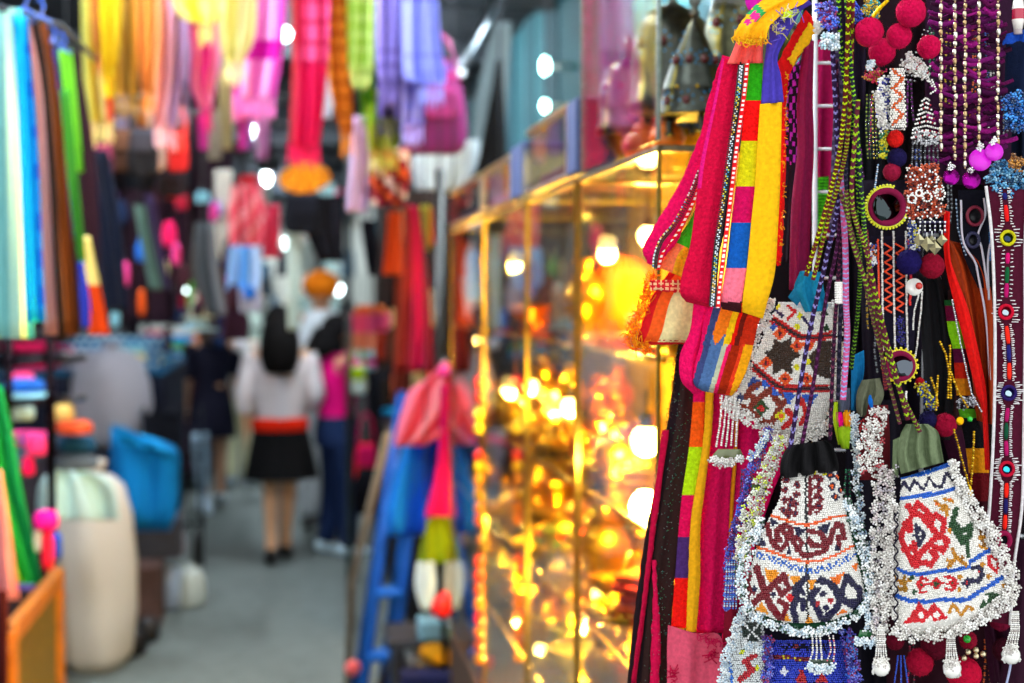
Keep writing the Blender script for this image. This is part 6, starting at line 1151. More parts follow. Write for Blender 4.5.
# --- woman in white top walking away
q = PZ(281, 562); wx, wy = float(q[0]), float(q[1])
J = stand(step=.07, armL=((-.135, -.01, .64), (-.13, .02, .52), (-.13, .03, .485)), armR=((.135, -.01, .64), (.1, .07, .58), (.07, .1, .585)))
for k_, dx in (('hipR', -.012), ('kneeR', -.022), ('ankR', -.035), ('heelR', -.035), ('toeR', -.035), ('hipL', .012), ('kneeL', .015), ('ankL', .015), ('heelL', .015), ('toeL', .015)): a_ = J[k_]; J[k_] = (a_[0]+dx, a_[1], a_[2])
t, Q, h, J = figure('person', 'person walking away in loose white top, red waistband and black skirt', wx, wy, 1.62, 0, J, '#d8a880')
garment(t, Q, h, 'white_top', [((0, 0, .545), .095, .08), ((0, 0, .6), .1, .08), ((0, 0, .7), .11, .08), ((0, 0, .77), .115, .075), ((0, 0, .81), .09, .058), ((0, 0, .838), .045, .042)], '#ded8dc', 'fabric', wob=.03)
for s in 'RL': tubes(t, Q, h, 'sleeve', [J['sh'+s], tuple((np.array(J['sh'+s])*.4+np.array(J['el'+s])*.6)), J['el'+s], tuple(np.array(J['el'+s])*.5+np.array(J['wr'+s])*.5)], [.04, .04, .034, .03], '#e2dce0')
garment(t, Q, h, 'waistband', [((0, 0, .51), .106, .084), ((0, 0, .518), .11, .088), ((0, 0, .552), .108, .086), ((0, 0, .56), .1, .08)], '#f02808')
garment(t, Q, h, 'skirt', [((0, 0, .53), .1, .08), ((0, 0, .5), .108, .085), ((0, 0, .42), .125, .1), ((0, 0, .34), .14, .115), ((0, 0, .325), .142, .118)], '#0a0a0c', wob=.03)
hairdo(t, Q, h, J, '#0c0a0a', .12)
for s in 'RL': shoe(t, Q, J, h, s, '#100c0c')
# --- girl in magenta top at the stall, right of the woman
q = PZ(340, 556); gx, gy = float(q[0]), float(q[1])
J = stand(step=.03, armR=((.12, .08, .7), (.1, .2, .76), (.1, .235, .765)), armL=((-.12, .08, .7), (-.1, .19, .74), (-.1, .225, .745)))
t, Q, h, J = figure('person', 'person in magenta top and dark jeans leaning to the stall, red backpack at hip', gx-.02, gy, 1.56, -1.25, J, '#b88868')
garment(t, Q, h, 'magenta_top', torso(J, .55), '#e80c80')
for s in 'RL': tubes(t, Q, h, 'sleeve', sleeve(J, s)[:2]+[tuple(np.array(J['sh'+s])*.35+np.array(J['el'+s])*.65)], [.045, .042, .036], '#e80c80')
garment(t, Q, h, 'jeans_seat', [((0, 0, .575), .084, .078), ((0, 0, .52), .098, .088), ((0, 0, .46), .1, .088)], '#182a50')
for s in 'RL': tubes(t, Q, h, 'trouser_leg', [J['hip'+s], J['knee'+s], J['ank'+s]], [.058, .05, .036], '#182a50'); shoe(t, Q, J, h, s, '#c8e4f0', 'white_shoe')
hairdo(t, Q, h, J, '#0c0a0c', .03)
# backpack, black bag and white bag beside her
for px, py, w_, h_, c, lab, c2 in ((366, 466, 24, 46, '#e01c20', 'small red and crimson backpack hanging at knee height by the magenta top', '#c8105a'), (368, 490, 30, 50, '#0c0c14', 'black holdall behind the red backpack', '#181820'), (358, 380, 18, 28, '#d0f0f0', 'white plastic bag with lime edge at the elbow of the magenta top', '#a8d820')):
    handbag(px, py, 8.2 if py > 400 else 8.0, w_, h_, c, lab, c2)
hang('dark_coat', 'long dark coat of a stall hanging right of the magenta top', 'coat', 8.4, [(370, 366, 392), (420, 368, 396), (510, 370, 390)], '#0e1018')
hang('pink_bundle', 'pink and orange striped cloth bundle piled at the stall edge', 'cloth', 7.6, [(305, 358, 382), (318, 350, 392), (340, 346, 396), (350, 352, 392)], blocks([(314, '#e87840'), (332, '#f060a0'), (400, '#e89880')]), 20, 20, .05)
# --- person in white shirt with orange cap
q = PZ(322, 500); J = stand(step=.03, armL=((-.15, .03, .66), (-.2, .1, .62), (-.21, .13, .61)))
px_, py_ = float(q[0])-.02, 10.2; q = PY(322, 400, 10.2)
t, Q, h, J = figure('person', 'person in loose white shirt and orange cap standing behind the magenta top', float(q[0]), 10.2, 1.86, .2, J, '#a87858')
garment(t, Q, h, 'white_shirt', [((0, 0, .5), .13, .09), ((0, 0, .6), .13, .09), ((0, 0, .7), .13, .085), ((0, 0, .78), .12, .075), ((0, 0, .815), .08, .055), ((0, 0, .84), .045, .042)], '#e4eef4', wob=.03)
for s in 'RL': tubes(t, Q, h, 'sleeve', sleeve(J, s), [.05, .048, .044], '#e4eef4')
for s in 'RL': tubes(t, Q, h, 'trouser_leg', [J['hip'+s], J['knee'+s], J['ank'+s]], [.06, .05, .04], '#b8c0c4'); shoe(t, Q, J, h, s, '#404040')
hp = np.array(J['head']); b = MB(); b.ball(Q(tuple(hp+[0, -.005, .03])), .072*h, '#f08010', 16, 10, 0, (1, 1, .8)); b.lathe([(.04*h, 0), (.075*h, .002), (.04*h, .006)], Q(tuple(hp+[0, .06, .01])), '#e07008', 16); b.obj('orange_cap', 'fabric', t)
# --- person left in dark dress
q = PZ(213, 505); J = stand(step=.05, armR=((.13, .05, .65), (.14, .14, .58), (.14, .17, .57)))
t, Q, h, J = figure('person', 'person in dark navy dress and pale shoes standing at the left stalls', float(q[0]), float(q[1]), 1.6, .3, J)
garment(t, Q, h, 'navy_dress', [((0, 0, .34), .12, .1), ((0, 0, .42), .115, .095), ((0, 0, .52), .1, .08), ((0, 0, .6), .08, .06)]+torso(J, .6)[2:], '#181828')
for s in 'RL': tubes(t, Q, h, 'sleeve', sleeve(J, s), [.044, .04, .036], '#181828'); shoe(t, Q, J, h, s, '#d8e8f0', 'pale_shoe')
hairdo(t, Q, h, J, '#4a4038', .04)
# --- person with cream trousers behind
q = PZ(240, 486); J = stand(step=.04)
t, Q, h, J = figure('person', 'person in pale shirt and cream trousers half hidden left of the walking white top', float(q[0]), float(q[1]), 1.55, 0, J)
garment(t, Q, h, 'pale_shirt', torso(J, .52), '#c8d0d0')
for s in 'RL': tubes(t, Q, h, 'sleeve', sleeve(J, s), [.044, .042, .038], '#c8d0d0'); tubes(t, Q, h, 'trouser_leg', [J['hip'+s], J['knee'+s], J['ank'+s]], [.06, .05, .04], '#e0e0b8'); shoe(t, Q, J, h, s, '#c8dce8')
hairdo(t, Q, h, J, '#20180c')
# ================================================================== GOODS ON THE LEFT
# amber crate with woven panel
t = thing('wooden_crate', 'amber wooden crate with woven side panel in the lower left corner', 'crate', (-1.1, 4.8, 0))
xf = -.8; y0, y1, zt = 3.6, 5.35, .665
for a, c_ in (((xf-.045, y0, 0), (xf, y0+.06, zt)), ((xf-.045, y1-.07, 0), (xf, y1, zt)), ((xf-.6, y1-.045, 0), (xf-.54, y1, zt)), ((xf-.045, 4.36, 0), (xf+.002, 4.44, zt))): b = MB(); b.box(a, c_, '#cc7408'); b.obj('corner_post', 'wood', t, flat=True)
for z in (.02, zt-.06): b = MB(); b.box((xf-.04, y0+.06, z), (xf-.002, y1-.07, z+.06), '#c47008'); b.obj('side_rail', 'wood', t, flat=True)
b = MB(); b.box((xf-.03, y0+.06, .08), (xf-.02, y1-.07, zt-.06), '#5a4812')
for i in range(48): b.box((xf-.02, y0+.07+i*.0335, .08), (xf-.0165, y0+.086+i*.0335, zt-.06), '#7a6420')
b.obj('woven_panel', 'wood', t, flat=True)
b = MB(); b.box((xf-.6, y0, .3), (xf-.045, y1-.05, .33), '#7a4c10'); b.obj('crate_floor', 'wood', t, flat=True)
def ellipsack(name, lab, cat, px, pyb, w, hpx, c, m='fabric', Y=None, neck=None, wob=.03, prof=None, z0=None):
    q = PZ(px, pyb) if z0 is None else PZ(px, pyb, z0); d = float((q-EYE)@FW); s = d/F
    t = thing(name, lab, cat, q); r, hh = w/2*s, hpx*s
    pr = prof or [(.02, 0), (.75, .01), (.95, .1), (1.0, .35), (.95, .65), (.8, .88), (.5, .97), (.1, 1)]
    b = MB(); b.lathe([(a*r, e*hh) for a, e in pr], q, c, 30, wob=wob); b.obj('sack_body', m, t)
    b = MB(); b.lathe([(.12*r, hh*.985), (.2*r, hh*1.02), (.28*r, hh*1.06), (.2*r, hh*1.07), (.05*r, hh*1.04)], q, neck or c if not callable(c) else '#c0c0c0', 14, wob=.15); b.obj('tied_neck', m, t)
    return t
ellipsack('white_sack', 'tall white cloth sack standing on the ground beside the amber crate', 'sack', 96, 668, 80, 196, '#d0cec8', wob=.055, prof=[(.02, 0), (.6, .005), (.85, .08), (.98, .3), (1.0, .55), (.92, .8), (.75, .93), (.4, .99), (.1, 1)])
b = MB(); q = PZ(128, 655); b.lathe([(.06, 0), (.09, .02), (.09, .08), (.05, .12), (.01, .12)], q, '#0c0c0e', 16); b.obj('black_bag', 'leather', None, 'black bag on the ground behind the white sack', 'bag')
q = PZ(146, 628); b = MB(); b.box(q+[-.1, 0, 0], q+[.07, .3, .3], '#5a4440'); bx = b.obj('cardboard_box', 'plain', None, 'dull mauve brown box under the blue sack', 'box', flat=True)
b = MB(); b.lathe([(.04, 0), (.06, .03), (.05, .1), (.03, .12)], PZ(148, 642), '#101014', 14); b.obj('black_boot', 'leather', None, 'black boot shape below the mauve brown box', 'boot')
z1 = .3
q = PZ(146, 532, .52); dd = float((q-EYE)@FW)
t = thing('blue_sack', 'bright blue nylon sack bulging on top of the boxes, left side', 'sack', q)
b = MB(); cloth(b, [(112, 424, 132, 432), (110, 438, 160, 440), (110, 456, 178, 450), (111, 485, 180, 478), (114, 512, 178, 510), (120, 531, 170, 531)], dd, lambda u, v, x, y: '#0878c0' if v > .25 else '#1098e4', 34, 34, .02, 1.6, .3, .01, bulge=.16); b.obj('sack_body', 'fabric', t)
b = MB(); cloth(b, [(112, 424, 126, 428), (116, 430, 150, 440), (130, 446, 176, 452)], dd-.2, '#18a4ec', 20, 14, .03, 2, th=.01); b.obj('open_flap', 'fabric', t)
b = MB(); q = PZ(150, 560, .3); b.box(q+[-.16, .02, 0], q+[.15, .36, .2], '#40424a'); b.obj('dark_box', 'plain', None, 'dark box carrying the bright blue sack', 'box', flat=True)
for px, py, w_, hh, z, lab, c in ((145, 552, 34, 34, .3, 'clear lilac plastic bag on the brown box', '#d0c0d8'), (170, 558, 30, 36, .26, 'clear grey plastic bag beside the lilac one', '#b8b8c8'), (170, 608, 28, 44, 0, 'pale blue plastic bag standing on the ground', '#b0c8e8'), (188, 606, 34, 40, 0, 'white plastic bag on the ground nearest the lane', '#d8e8e4')):
    ellipsack('plastic_bag', lab, 'bag', px, py, w_, hh, c, 'film', z0=z, wob=.1)
# clear covered heap and scooter-like dark goods
ellipsack('covered_heap', 'grey translucent dust sheet over a rounded heap left of the blue sack', 'heap', 112, 446, 78, 98, '#c8c8d4', 'sheer', z0=.75, wob=.06)
b = MB(); q = PZ(108, 574, 0); b.box(q+[-.25, .0, 0], q+[.2, .3, .74], '#1c2034'); b.obj('trestle', 'plain', None, 'dark trestle under the dust sheet heap', 'trestle', flat=True)
t = thing('market_trolley', 'black wire market trolley with wheels behind the blue sack', 'trolley', PZ(172, 574))
o = PZ(172, 574)
for i in range(7):
    b = MB(); b.tube([o+[-.16+i*.055, 0, .25], o+[-.16+i*.055, 0, 1.0]], .007, '#16181e', 6); b.obj('wire', 'metal', t)
for z in (.3, .5, .7, .95): b = MB(); b.tube([o+[-.18, 0, z], o+[.2, 0, z]], .008, '#16181e', 6); b.obj('wire', 'metal', t)
b = MB(); b.box(o+[-.17, .03, .62], o+[.05, .3, .95], '#0e1018'); b.obj('liner_bag', 'fabric', t)
for s in (-.12, .14): b = MB(); th = np.linspace(0, 6.28, 20); b.tube([o+np.array([s, .1+.1*math.cos(a), .12+.1*math.sin(a)]) for a in th], .02, '#101010', 8, caps=False); b.tube([o+[s, .1, .02], o+[s, .1, .22]], .006, '#a0a0a0', 6); b.obj('wheel', 'leather', t)
b = MB(); b.tube([o+[-.15, 0, 0.04], o+[-.15, 0, 1.0]], .009, '#16181e', 6); b.tube([o+[.18, 0, 0.04], o+[.18, 0, 1.0]], .009, '#16181e', 6); b.obj('frame', 'metal', t)
# stocking leg form
t = thing('leg_mannequin', 'pale blue stocking leg form with white foot beside the navy dress', 'mannequin', PZ(203, 512))
o = PZ(203, 512); b = MB(); b.tube([o+[0, 0, .03], o+[0, 0, .15], o+[-.01, .02, .35], o+[-.02, 0, .6]], [.045, .035, .06, .065], '#b0d0e8', 14, k=20); b.obj('calf', 'plastic', t)
b = MB(); b.tube([o+[0, .06, .04], o+[.01, 0, .05], o+[.04, -.1, .035], o+[.05, -.16, .03]], [.03, .045, .04, .02], '#c8e0f0', 12, k=14); b.obj('foot', 'plastic', t)
# hats stacked, polka cloth
for i in range(4):
    q = P(197+i*1.5, 330-i*12, 7.2); t = thing('sun_hat', ['pale blue sun hat at the foot of the stack', 'cream sun hat second in the stack', 'cream sun hat third in the stack', 'small ivory sun hat topping the stack'][i], 'hat', q, 'stacked sun hats')
    s = 1-i*.18; b = MB(); b.lathe([(.09*s, 0), (.1*s, .004), (.05*s, .014), (.045*s, .05), (.03*s, .06), (.002, .062)], q, ['#b0e0f4', '#e0e4c8', '#d8dcc0', '#e8e8d0'][i], 20, sx=1.1); b.obj('hat_crown', 'fabric', t)
    b = MB(); b.lathe([(.048*s, .012), (.052*s, .016), (.051*s, .024), (.046*s, .026)], q, '#7a8a8a', 20); b.obj('hat_band', 'fabric', t)
b = MB(); a = P(203, 290, 7.2); b.tube([P(198, 330, 7.2), a, [a[0], a[1], ZC]], .004, '#404040', 6); b.obj('hat_string', 'fabric', None, 'string from the ceiling on which the pale sun hats are threaded', 'string')
# stall tables on the left, stepped
def table(x0, x1, y0, y1, z, c, lab, cc='#3a3040'):
    t = thing('stall_table', lab, 'table', ((x0+x1)/2, (y0+y1)/2, 0))
    b = MB(); b.box((x0, y0, z-.03), (x1, y1, z), c); b.obj('table_top', 'plain', t, flat=True)
    for x in (x0+.04, x1-.04):
        for y in (y0+.04, y1-.04): b = MB(); b.box((x-.02, y-.02, 0), (x+.02, y+.02, z-.03), '#4a4038'); b.obj('leg', 'wood', t, flat=True)
    b = MB(); b.box((x0, y0, .15), (x0+.01, y1, z-.03), cc); b.box((x1-.01, y0, .12), (x1, y1, z-.03), cc); b.box((x0, y0, .15), (x1, y0+.01, z-.03), cc); b.obj('skirt_cloth', 'fabric', t, flat=True)
    return t
table(-2.0, -1.05, 5.5, 7.2, .98, '#2c3848', 'left stall table heaped with bright folded clothes, nearest', '#2a2430')
table(-2.1, -.74, 9.0, 10.9, 1.2, '#1c5a80', 'left stall table with polka dot cloth, second along the lane', '#1c2030')
table(-2.1, -.64, 12.3, 16, 1.1, '#4a3040', 'left stall table far along the lane, third', '#3a2030')
table(.55, 1.25, 6.4, 9.0, .95, '#3a2c28', 'right side stall table behind the costume and the ladder', '#14161c')
table(.6, 1.25, 9.6, 14, 1.1, '#5a4a48', 'right side stall table far along the lane', '#3a3438')
pal = [('#e81c60', 'crimson'), ('#f04898', 'pink'), ('#2870d0', 'blue'), ('#18a0d8', 'azure'), ('#f0e0a0', 'cream'), ('#e86020', 'orange'), ('#d8d8e0', 'white'), ('#301828', 'plum'), ('#182848', 'navy'), ('#58a838', 'green'), ('#e8c020', 'yellow'), ('#88c8d8', 'aqua'), ('#a01830', 'dark red'), ('#8060a0', 'violet')]
rg = random.Random(11)
def heap(x0, x1, y0, y1, z, n, where, nl=3, k=1.0):
    done = set(); i = 0
    for _ in range(n):
        x, y = rg.uniform(x0, x1), rg.uniform(y0, y1); c, cn_ = rg.choice(pal); c2, cn2 = rg.choice(pal)
        if any(abs(x-a)+abs(y-b_) < .2*k for a, b_ in done): continue
        done.add((x, y)); folded((x, y, z), rg.uniform(.16, .26)*k, rg.uniform(.14, .22)*k, rg.uniform(.05, .16)*k, 'folded %s and %s garment pile %s' % (cn_, cn2, where), [c, c2, c], nl, group='folded garments '+where)
heap(-1.85, -1.15, 5.6, 7.1, .98, 30, 'on the nearest left table')
heap(-1.7, -.84, 9.1, 10.8, 1.2, 60, 'on the polka dot table', 3, 1.1)
heap(-1.5, -.76, 12.5, 15.8, 1.1, 50, 'on the far left table', 3, 1.4)
heap(.65, 1.15, 6.5, 8.8, .95, 16, 'on the right side table', 3, 1.1)
heap(.7, 1.15, 9.8, 13.6, 1.1, 18, 'on the far right table', 3, 1.4)
t = thing('polka_dot_cloth', 'blue cloth with white dots over the front of the second left table', 'cloth', P(120, 350, 8.9))
b = MB(); cloth(b, [(336, 76, 166), (345, 74, 164), (372, 72, 158)], 8.9, lambda u, v, x, y: '#d0f0f8' if math.hypot((x+(int(y/9) % 2)*5) % 10-5, y % 9-4.5) < 2.8 else '#1468a0', 90, 24, .03, 3); b.obj('cloth_body', 'fabric', t)
# hanging small colourful goods rows behind (left stall back)
t = thing('shelving_unit', 'dark steel stall frame with a cyan topped shelf at the left', 'frame', P(48, 640, 4.6))
for x, y0, y1 in ((50, 330, 520), (8, 330, 520)): b = MB(); b.tube([P(x, y0, 4.6), P(x+2, y1, 4.6)], .014, '#140c10', 10); b.obj('upright', 'metal', t)
for y, c, h_ in ((362, '#18141a', .02), (403, '#18141a', .012)): b = MB(); b.tube([P(-10, y+3, 4.6), P(52, y-3, 4.6), P(84, y-5, 5.2)], .014, c, 8); b.obj('shelf_bar', 'metal', t)
b = MB(); b.box(P(6, 399, 4.66), P(50, 392, 4.85), '#a0e8f8'); b.obj('shelf_top', 'paint', t, flat=True)
for i, (x0, x1, y0, y1, d, c, lab) in enumerate(((2, 44, 378, 392, 4.8, '#2868c8', 'blue folded shirt on the cyan shelf'), (4, 34, 372, 382, 4.9, '#d83870', 'pink folded shirt on top of the blue one'), (54, 74, 404, 422, 5.2, '#f0d078', 'cream round tin beside the dark upright'), (56, 92, 420, 434, 5.1, '#f06038', 'salmon orange bag below the cream tin'), (26, 46, 434, 456, 4.5, '#f83880', 'neon pink pouch by the green cloth'), (22, 34, 456, 476, 4.5, '#e01058', 'crimson pouch under the neon pink one'), (10, 34, 404, 420, 4.9, '#c0e0d8', 'mint towel left of the dark upright'), (58, 96, 436, 452, 5.2, '#184868', 'deep blue jeans under the salmon bag'), (56, 98, 454, 470, 5.2, '#586878', 'slate folded jeans at the lowest shelf'), (34, 58, 510, 530, 4.3, '#f818a0', 'bright magenta cap above the crate'), (42, 54, 530, 570, 4.3, '#e82040', 'scarlet strap hanging into the crate'), (52, 62, 532, 560, 4.4, '#1848c8', 'cobalt strap hanging into the crate'), (34, 42, 528, 552, 4.3, '#d0d0c8', 'pale strap hanging into the crate'), (18, 34, 576, 590, 4.2, '#5858c8', 'violet cloth in the crate'))):
    s = d/F; w_ = (x1-x0)*s; hh = (y1-y0)*s; o = P((x0+x1)/2, y1, d)
    b = MB(); b.lathe([(.05*w_, 0), (.42*w_, .04*hh), (.5*w_, .3*hh), (.47*w_, .7*hh), (.36*w_, .95*hh), (.02*w_, hh)], o, c, 22, sy=.8, wob=.04); b.obj(['folded_shirt', 'folded_shirt', 'round_tin', 'soft_bag', 'pouch', 'pouch', 'towel', 'folded_jeans', 'folded_jeans', 'cap', 'strap', 'strap', 'strap', 'folded_cloth'][i], 'fabric', None, lab, ['shirt', 'shirt', 'tin', 'bag', 'pouch', 'pouch', 'towel', 'jeans', 'jeans', 'cap', 'strap', 'strap', 'strap', 'cloth'][i])
hang('green_cloth', 'vivid green cloth hanging at the lower left over the crate', 'cloth', 3.9, [(385, -20, 2), (440, -20, 14), (500, -14, 24), (575, 14, 40), (584, 22, 34)], stripes('#78c010', '#28b030', '#18a040', '#109048'), amp=.03)
hang('salmon_cloth', 'salmon pink cloth in the bottom left corner left of the green one', 'cloth', 3.7, [(470, -30, 2), (540, -30, 12), (600, -20, 20)], '#d88888', amp=.03)
hang('brown_cloth', 'dark red brown cloth at the bottom left corner', 'cloth', 3.5, [(590, -30, 8), (760, -30, 8)], '#4a1410', amp=.02)
hang('white_drape', 'white drape over the top of the tall sack', 'cloth', 5.6, [(470, 56, 84), (482, 40, 112), (520, 36, 120)], '#c8ecec', amp=.05)
# small hanging accessories in the left stall
for i in range(46):
    px, py = rg.uniform(96, 250), rg.uniform(188, 345); d = rg.uniform(6.5, 9.5); c, cn_ = rg.choice(pal+[('#181018', 'black')]*6+[('#402028', 'maroon')]*4)
    w_, h_ = rg.uniform(7, 16), rg.uniform(12, 28); q = P(px, py+h_/2, d)
    b = MB(); cloth(b, [(py-h_/2, px-w_*.3, px+w_*.3), (py, px-w_*.5, px+w_*.5), (py+h_/2, px-w_*.4, px+w_*.4)], d, c, 8, 8, .01, 1.2, rg.random(), .02, bulge=.02); b.obj('hanging_pouch', 'fabric', None, 'small %s pouch hanging in the left stalls' % cn_, 'pouch', 'small pouches in the left stalls: '+cn_)
for i in range(7):
    x = 96+i*24; b = MB(); q = P(x, 150, 8.4); b.tube([[q[0], q[1], ZC], q, P(x+4, 330, 8.4)], .012, '#20181c', 6); b.obj('display_rod', 'metal', None, 'dark vertical display rod in the left stalls, one of seven in a row', 'rod', 'display rods in the left stalls')
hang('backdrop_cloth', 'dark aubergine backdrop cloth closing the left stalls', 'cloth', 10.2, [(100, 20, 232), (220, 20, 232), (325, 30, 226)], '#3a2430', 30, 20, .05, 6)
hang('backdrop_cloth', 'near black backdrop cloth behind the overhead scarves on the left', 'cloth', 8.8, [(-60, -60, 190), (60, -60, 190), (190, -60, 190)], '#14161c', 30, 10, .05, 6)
for i in range(14):
    px, py = rg.uniform(376, 440), rg.uniform(215, 395); c, cn_ = rg.choice([('#c03818', 'rust'), ('#181414', 'black'), ('#6a2018', 'maroon'), ('#e06020', 'orange'), ('#a89870', 'sand'), ('#241c18', 'dark brown')]); w_, h_ = rg.uniform(10, 18), rg.uniform(22, 46)
    b = MB(); cloth(b, [(py-h_/2, px-w_*.4, px+w_*.4), (py+h_/2, px-w_*.5, px+w_*.5)], 6.3+rg.random(), c, 8, 8, .02, 1.2, rg.random(), .01); b.obj('hanging_garment', 'fabric', None, 'small %s garment hanging behind the long red scarf' % cn_, 'garment', 'garments behind the long red scarf: '+cn_)
hang('backdrop_cloth', 'dark brown backdrop cloth behind the right side stalls', 'cloth', 8.9, [(190, 380, 470), (300, 376, 470), (396, 376, 470)], '#241814', 20, 10, .05, 4)
# ================================================================== COSTUME AND LADDER by the cases
t = thing('hanging_costume', 'pink shawl over puffed blue dress with magenta sash hanging before the glass cases', 'costume', P(440, 620, 4.75))
b = MB(); cloth(b, [(400, 428, 446), (425, 412, 468), (470, 396, 492), (515, 386, 500), (535, 388, 478)], 4.9, stripes('#1890f0', '#1060e0', '#2048d0', '#3050c8', '#2858c0', '#3870d8'), 30, 30, .05, 4, .2, .004, bulge=.06); b.obj('blue_dress', 'sheer', t)
b = MB(); cloth(b, [(362, 441, 448), (378, 428, 462), (390, 410, 474), (410, 402, 476), (432, 396, 452), (446, 394, 424)], 4.74, stripes('#f88098', '#f86078', '#f8a0b0', '#f04868', '#f87088', '#e84860'), 26, 22, .035, 3, .5, .004, bulge=.03)
cloth(b, [(386, 442, 466), (410, 456, 476), (436, 468, 478)], 4.75, stripes('#f07080', '#f88898'), 12, 14, .02, 2); b.obj('pink_shawl', 'sheer', t)
b = MB(); cloth(b, [(385, 440, 448), (430, 440, 449), (480, 434, 452), (514, 425, 456), (516, 430, 454)], 4.68, '#c00858', 14, 26, .015, 2); b.ball(P(444, 372, 4.7), .022, '#e84090', 12, 8); b.obj('magenta_sash', 'fabric', t)
b = MB(); b.tube([P(444, 392, 4.8), P(444, 360, 4.8)], .005, '#a0a0a8', 6); b.tube([P(420, 400, 4.8), P(444, 386, 4.8), P(468, 400, 4.8)], .006, '#a0a0a8', 6, k=10); b.obj('hanger', 'metal', t)
t = thing('costume_stand', 'thin dark stand carrying the pink and blue costume', 'stand', PZ(452, 700)*[1, 1, 0]+[0, 0, 0])
a = P(444, 358, 4.82); b = MB(); b.tube([a, [a[0], a[1], .02]], .012, '#2a2c30', 10); b.obj('pole', 'metal', t)
b = MB(); b.lathe([(.07, 0), (.075, .01), (.03, .03), (.015, .05)], [a[0], a[1], 0], '#2a2c30', 20); b.obj('foot_plate', 'metal', t)
hang('olive_bag', 'olive green cloth cone below the magenta sash', 'bag', 4.72, [(514, 430, 450), (540, 422, 458), (563, 418, 460)], '#7a9008', amp=.02)
for x0, x1, y0, y1, c, lab in ((415, 436, 562, 610, '#c8dce4', 'left pale cloth slipper hanging under the olive cone'), (444, 464, 562, 610, '#a8b4b4', 'right pale cloth slipper hanging under the olive cone')):
    hang('cloth_slipper', lab, 'slipper', 4.7, [(y0, x0+2, x1-2), ((y0+y1)/2, x0, x1), (y1, x0+6, x1-6)], c, amp=.01, th=.03)
b = MB(); o = P(440, 618, 4.66); b.lathe([(.004, 0), (.03, .01), (.038, .035), (.028, .06), (.008, .09)], o, '#d80c0c', 16, ax=(.2, 0, 1)); b.obj('red_pouch', 'leather', None, 'drop shaped red pouch between the pale slippers', 'pouch')
b = MB(); o = PZ(434, 640, .45); b.box(o+[-.05, 0, 0], o+[.06, .12, .06], '#78a8b8'); b.obj('blue_tin', 'paint', None, 'pale blue tin below the red pouch', 'tin', flat=True)
b = MB(); b.box(o+[-.16, .0, -.03], o+[.2, .3, -.002], '#20242c'); b.box(o+[-.14, 0, -.45], o+[-.1, .25, -.03], '#14161c'); b.box(o+[.14, 0, -.45], o+[.18, .25, -.03], '#14161c'); b.obj('low_bench', 'wood', None, 'dark low bench under the costume', 'bench', flat=True)
# blue ladder
t = thing('step_ladder', 'blue metal step ladder standing before the right side stalls', 'ladder', PZ(388, 700))
def lad(px0, py0, px1, d): 
    a = P(px0, py0, d); g = P(px1, 683, d-.35); k = (a[2]-0)/(a[2]-g[2]); return a, a+(g-a)*k
A0, A1 = lad(402, 392, 364, 5.6); B0, B1 = lad(424, 392, 392, 5.6); C0, C1 = P(402, 392, 5.62), None
for a, c_ in ((A0, A1), (B0, B1)): b = MB(); b.tube([a, c_], .022, '#084c9c', 6); b.obj('rail', 'paint', t)
A2, B2 = A1+np.array([.03, .75, 0]), B1+np.array([.03, .75, 0])
for a, c_ in ((A0, A2), (B0, B2)): b = MB(); b.tube([a, c_], .017, '#0858ac', 6); b.obj('rear_rail', 'paint', t)
for k in np.linspace(.06, .92, 6):
    b = MB(); p0, p1 = A0+(A1-A0)*k, B0+(B1-B0)*k; b.box(np.minimum(p0, p1)-[0, .05, .012], np.maximum(p0, p1)+[0, .05, .012], '#085cb0'); b.obj('step', 'paint', t, flat=True)
a = P(385, 445, 5.9); g = P(352, 583, 5.9); b = MB(); b.tube([a+(a-g)*.1, g+(g-a)*-.0, [g[0]-.02, g[1], 0]], .016, '#6a5c48', 8); b.obj('wooden_stick', 'wood', None, 'brown wooden stick leaning left of the blue ladder', 'stick')
t = thing('bag_on_ground', 'black bag with red tag on the ground at the foot of the blue ladder', 'bag', PZ(412, 700)); o = PZ(415, 735)
b = MB(); b.lathe([(.1, 0), (.16, .03), (.17, .14), (.12, .26), (.03, .3)], o, '#08080c', 22, wob=.05); b.obj('bag_body', 'leather', t)
b = MB(); b.ball(P(353, 668, 5.4), .03, '#f06060', 10, 8); b.obj('red_tag', 'plastic', t)
b = MB(); o = P(434, 664, 4.9); b.lathe([(.02, 0), (.06, .015), (.065, .04), (.03, .065), (.004, .07)], o, '#c88810', 16, ax=(.4, 0, 1)); b.obj('straw_basket', 'fabric', None, 'golden straw basket lying beside the black bag', 'basket')
b = MB(); o = P(434, 700, 4.9); b.box([o[0]-.12, o[1]-.14, 0], [o[0]+.16, o[1]-.02, o[2]+.12], '#10143c'); b.obj('navy_box', 'plain', None, 'navy box under the golden straw basket', 'box', flat=True)
t = thing('steel_rod', 'thin steel rod with brass foot slanting before the farthest glass case', 'rod', P(474, 668, 4.4))
b = MB(); b.tube([P(447, 618, 4.5), P(474, 664, 4.4)], .008, '#8a9898', 8); b.obj('rod_shaft', 'metal', t)
b = MB(); b.ball(P(476, 667, 4.4), .018, '#c8a020', 10, 8, 0, (1.6, 1, .8)); b.obj('brass_foot', 'metal', t)
t = thing('bead_garland', 'vertical garland of red, orange and yellow beads hanging before the farthest glass case', 'garland', P(479, 668, 3.4))
b = MB(); b.tube([P(479, 330, 3.4), P(479, 666, 3.4)], .004, '#3a1c10', 6); b.obj('garland_cord', 'fabric', t)
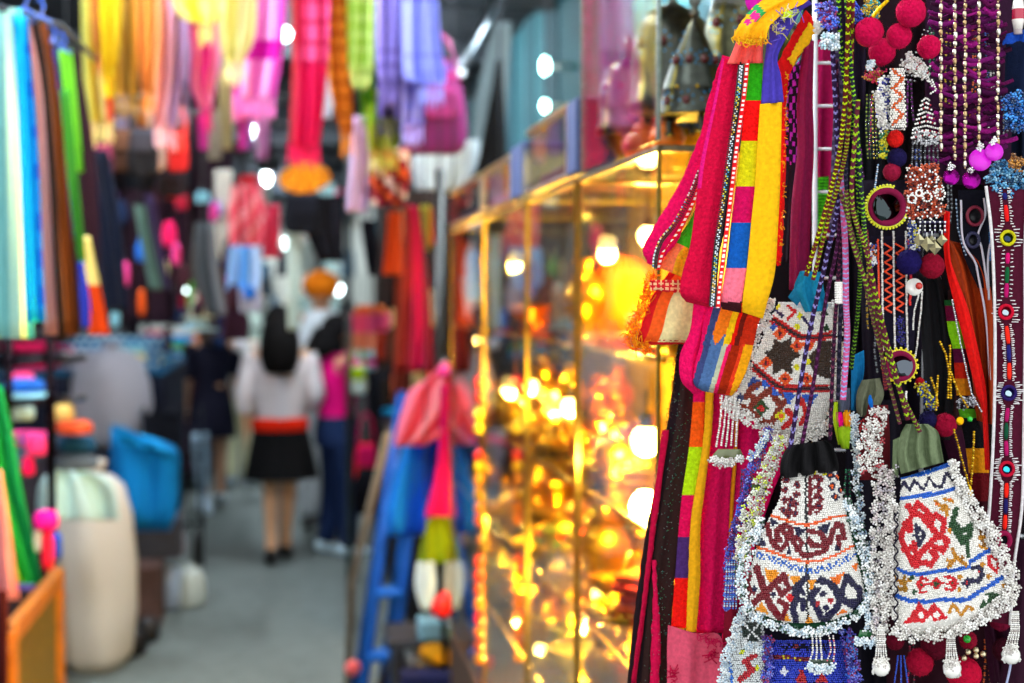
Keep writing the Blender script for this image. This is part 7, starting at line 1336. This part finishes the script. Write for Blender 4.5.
for i, (y, c) in enumerate(((382, '#d02010'), (395, '#a01808'), (415, '#b8b020'), (428, '#d0c020'), (456, '#d82010'), (466, '#d8b010'), (480, '#e08c10'), (494, '#e09810'), (508, '#d87010'), (520, '#c85010'), (540, '#5a2410'), (562, '#c83010'), (576, '#e02808'), (590, '#d84808'), (604, '#e07810'), (618, '#d81818'), (632, '#c86010'), (646, '#a83c08'), (658, '#b87010'))):
    b = MB(); b.ball(P(479, y, 3.4), .0125 if c != '#5a2410' else .009, c, 12, 8, 0, (1, 1, 1.35)); b.obj('garland_bead', 'plastic', t)
for i, (x, y0, y1, c, lab) in enumerate(((466, 240, 330, '#b84820', 'rust silk scarf inside the farthest case'), (474, 250, 300, '#78a0e0', 'sky blue silk scarf inside the farthest case'), (500, 330, 430, '#383c44', 'grey velvet strip in the third case'), (546, 470, 600, '#4a4c58', 'dark velvet stand cloth in the third case'))):
    q = PX(x, y1, .8); d = float((q-EYE)@FW); hang('silk_scarf' if i < 2 else 'velvet_cloth', lab, 'scarf' if i < 2 else 'cloth', d, [(y0, x-6, x+6), (y1, x-8, x+8)], c, amp=.01)
# ================================================================== camera, world, view
cd = bpy.data.cameras.new('camera'); co = bpy.data.objects.new('camera', cd); col.objects.link(co); sc.camera = co
cd.sensor_width = 36; cd.lens = F*36/1024; cd.clip_start = .05; cd.clip_end = 200
M_ = Matrix(((RT[0], UP[0], -FW[0]), (RT[1], UP[1], -FW[1]), (RT[2], UP[2], -FW[2]))).to_4x4(); M_.translation = Vector(EYE); co.matrix_world = M_
cd.dof.use_dof = True; cd.dof.focus_distance = 1.37; cd.dof.aperture_fstop = 3.7
w = bpy.data.worlds.new('daylight'); sc.world = w; w.use_nodes = True
bg = w.node_tree.nodes['Background']; bg.inputs[0].default_value = (.93, .97, 1, 1); bg.inputs[1].default_value = 1.75
sc.view_settings.view_transform = 'Standard'; sc.view_settings.look = 'None'; sc.view_settings.gamma = 1; sc.view_settings.exposure = 0.0
sc.view_settings.use_curve_mapping = False
sc.cycles.max_bounces = 8; sc.cycles.transparent_max_bounces = 32; sc.cycles.diffuse_bounces = 3; sc.cycles.glossy_bounces = 4
sc.cycles.caustics_reflective = False; sc.cycles.caustics_refractive = False; sc.cycles.sample_clamp_indirect = 6
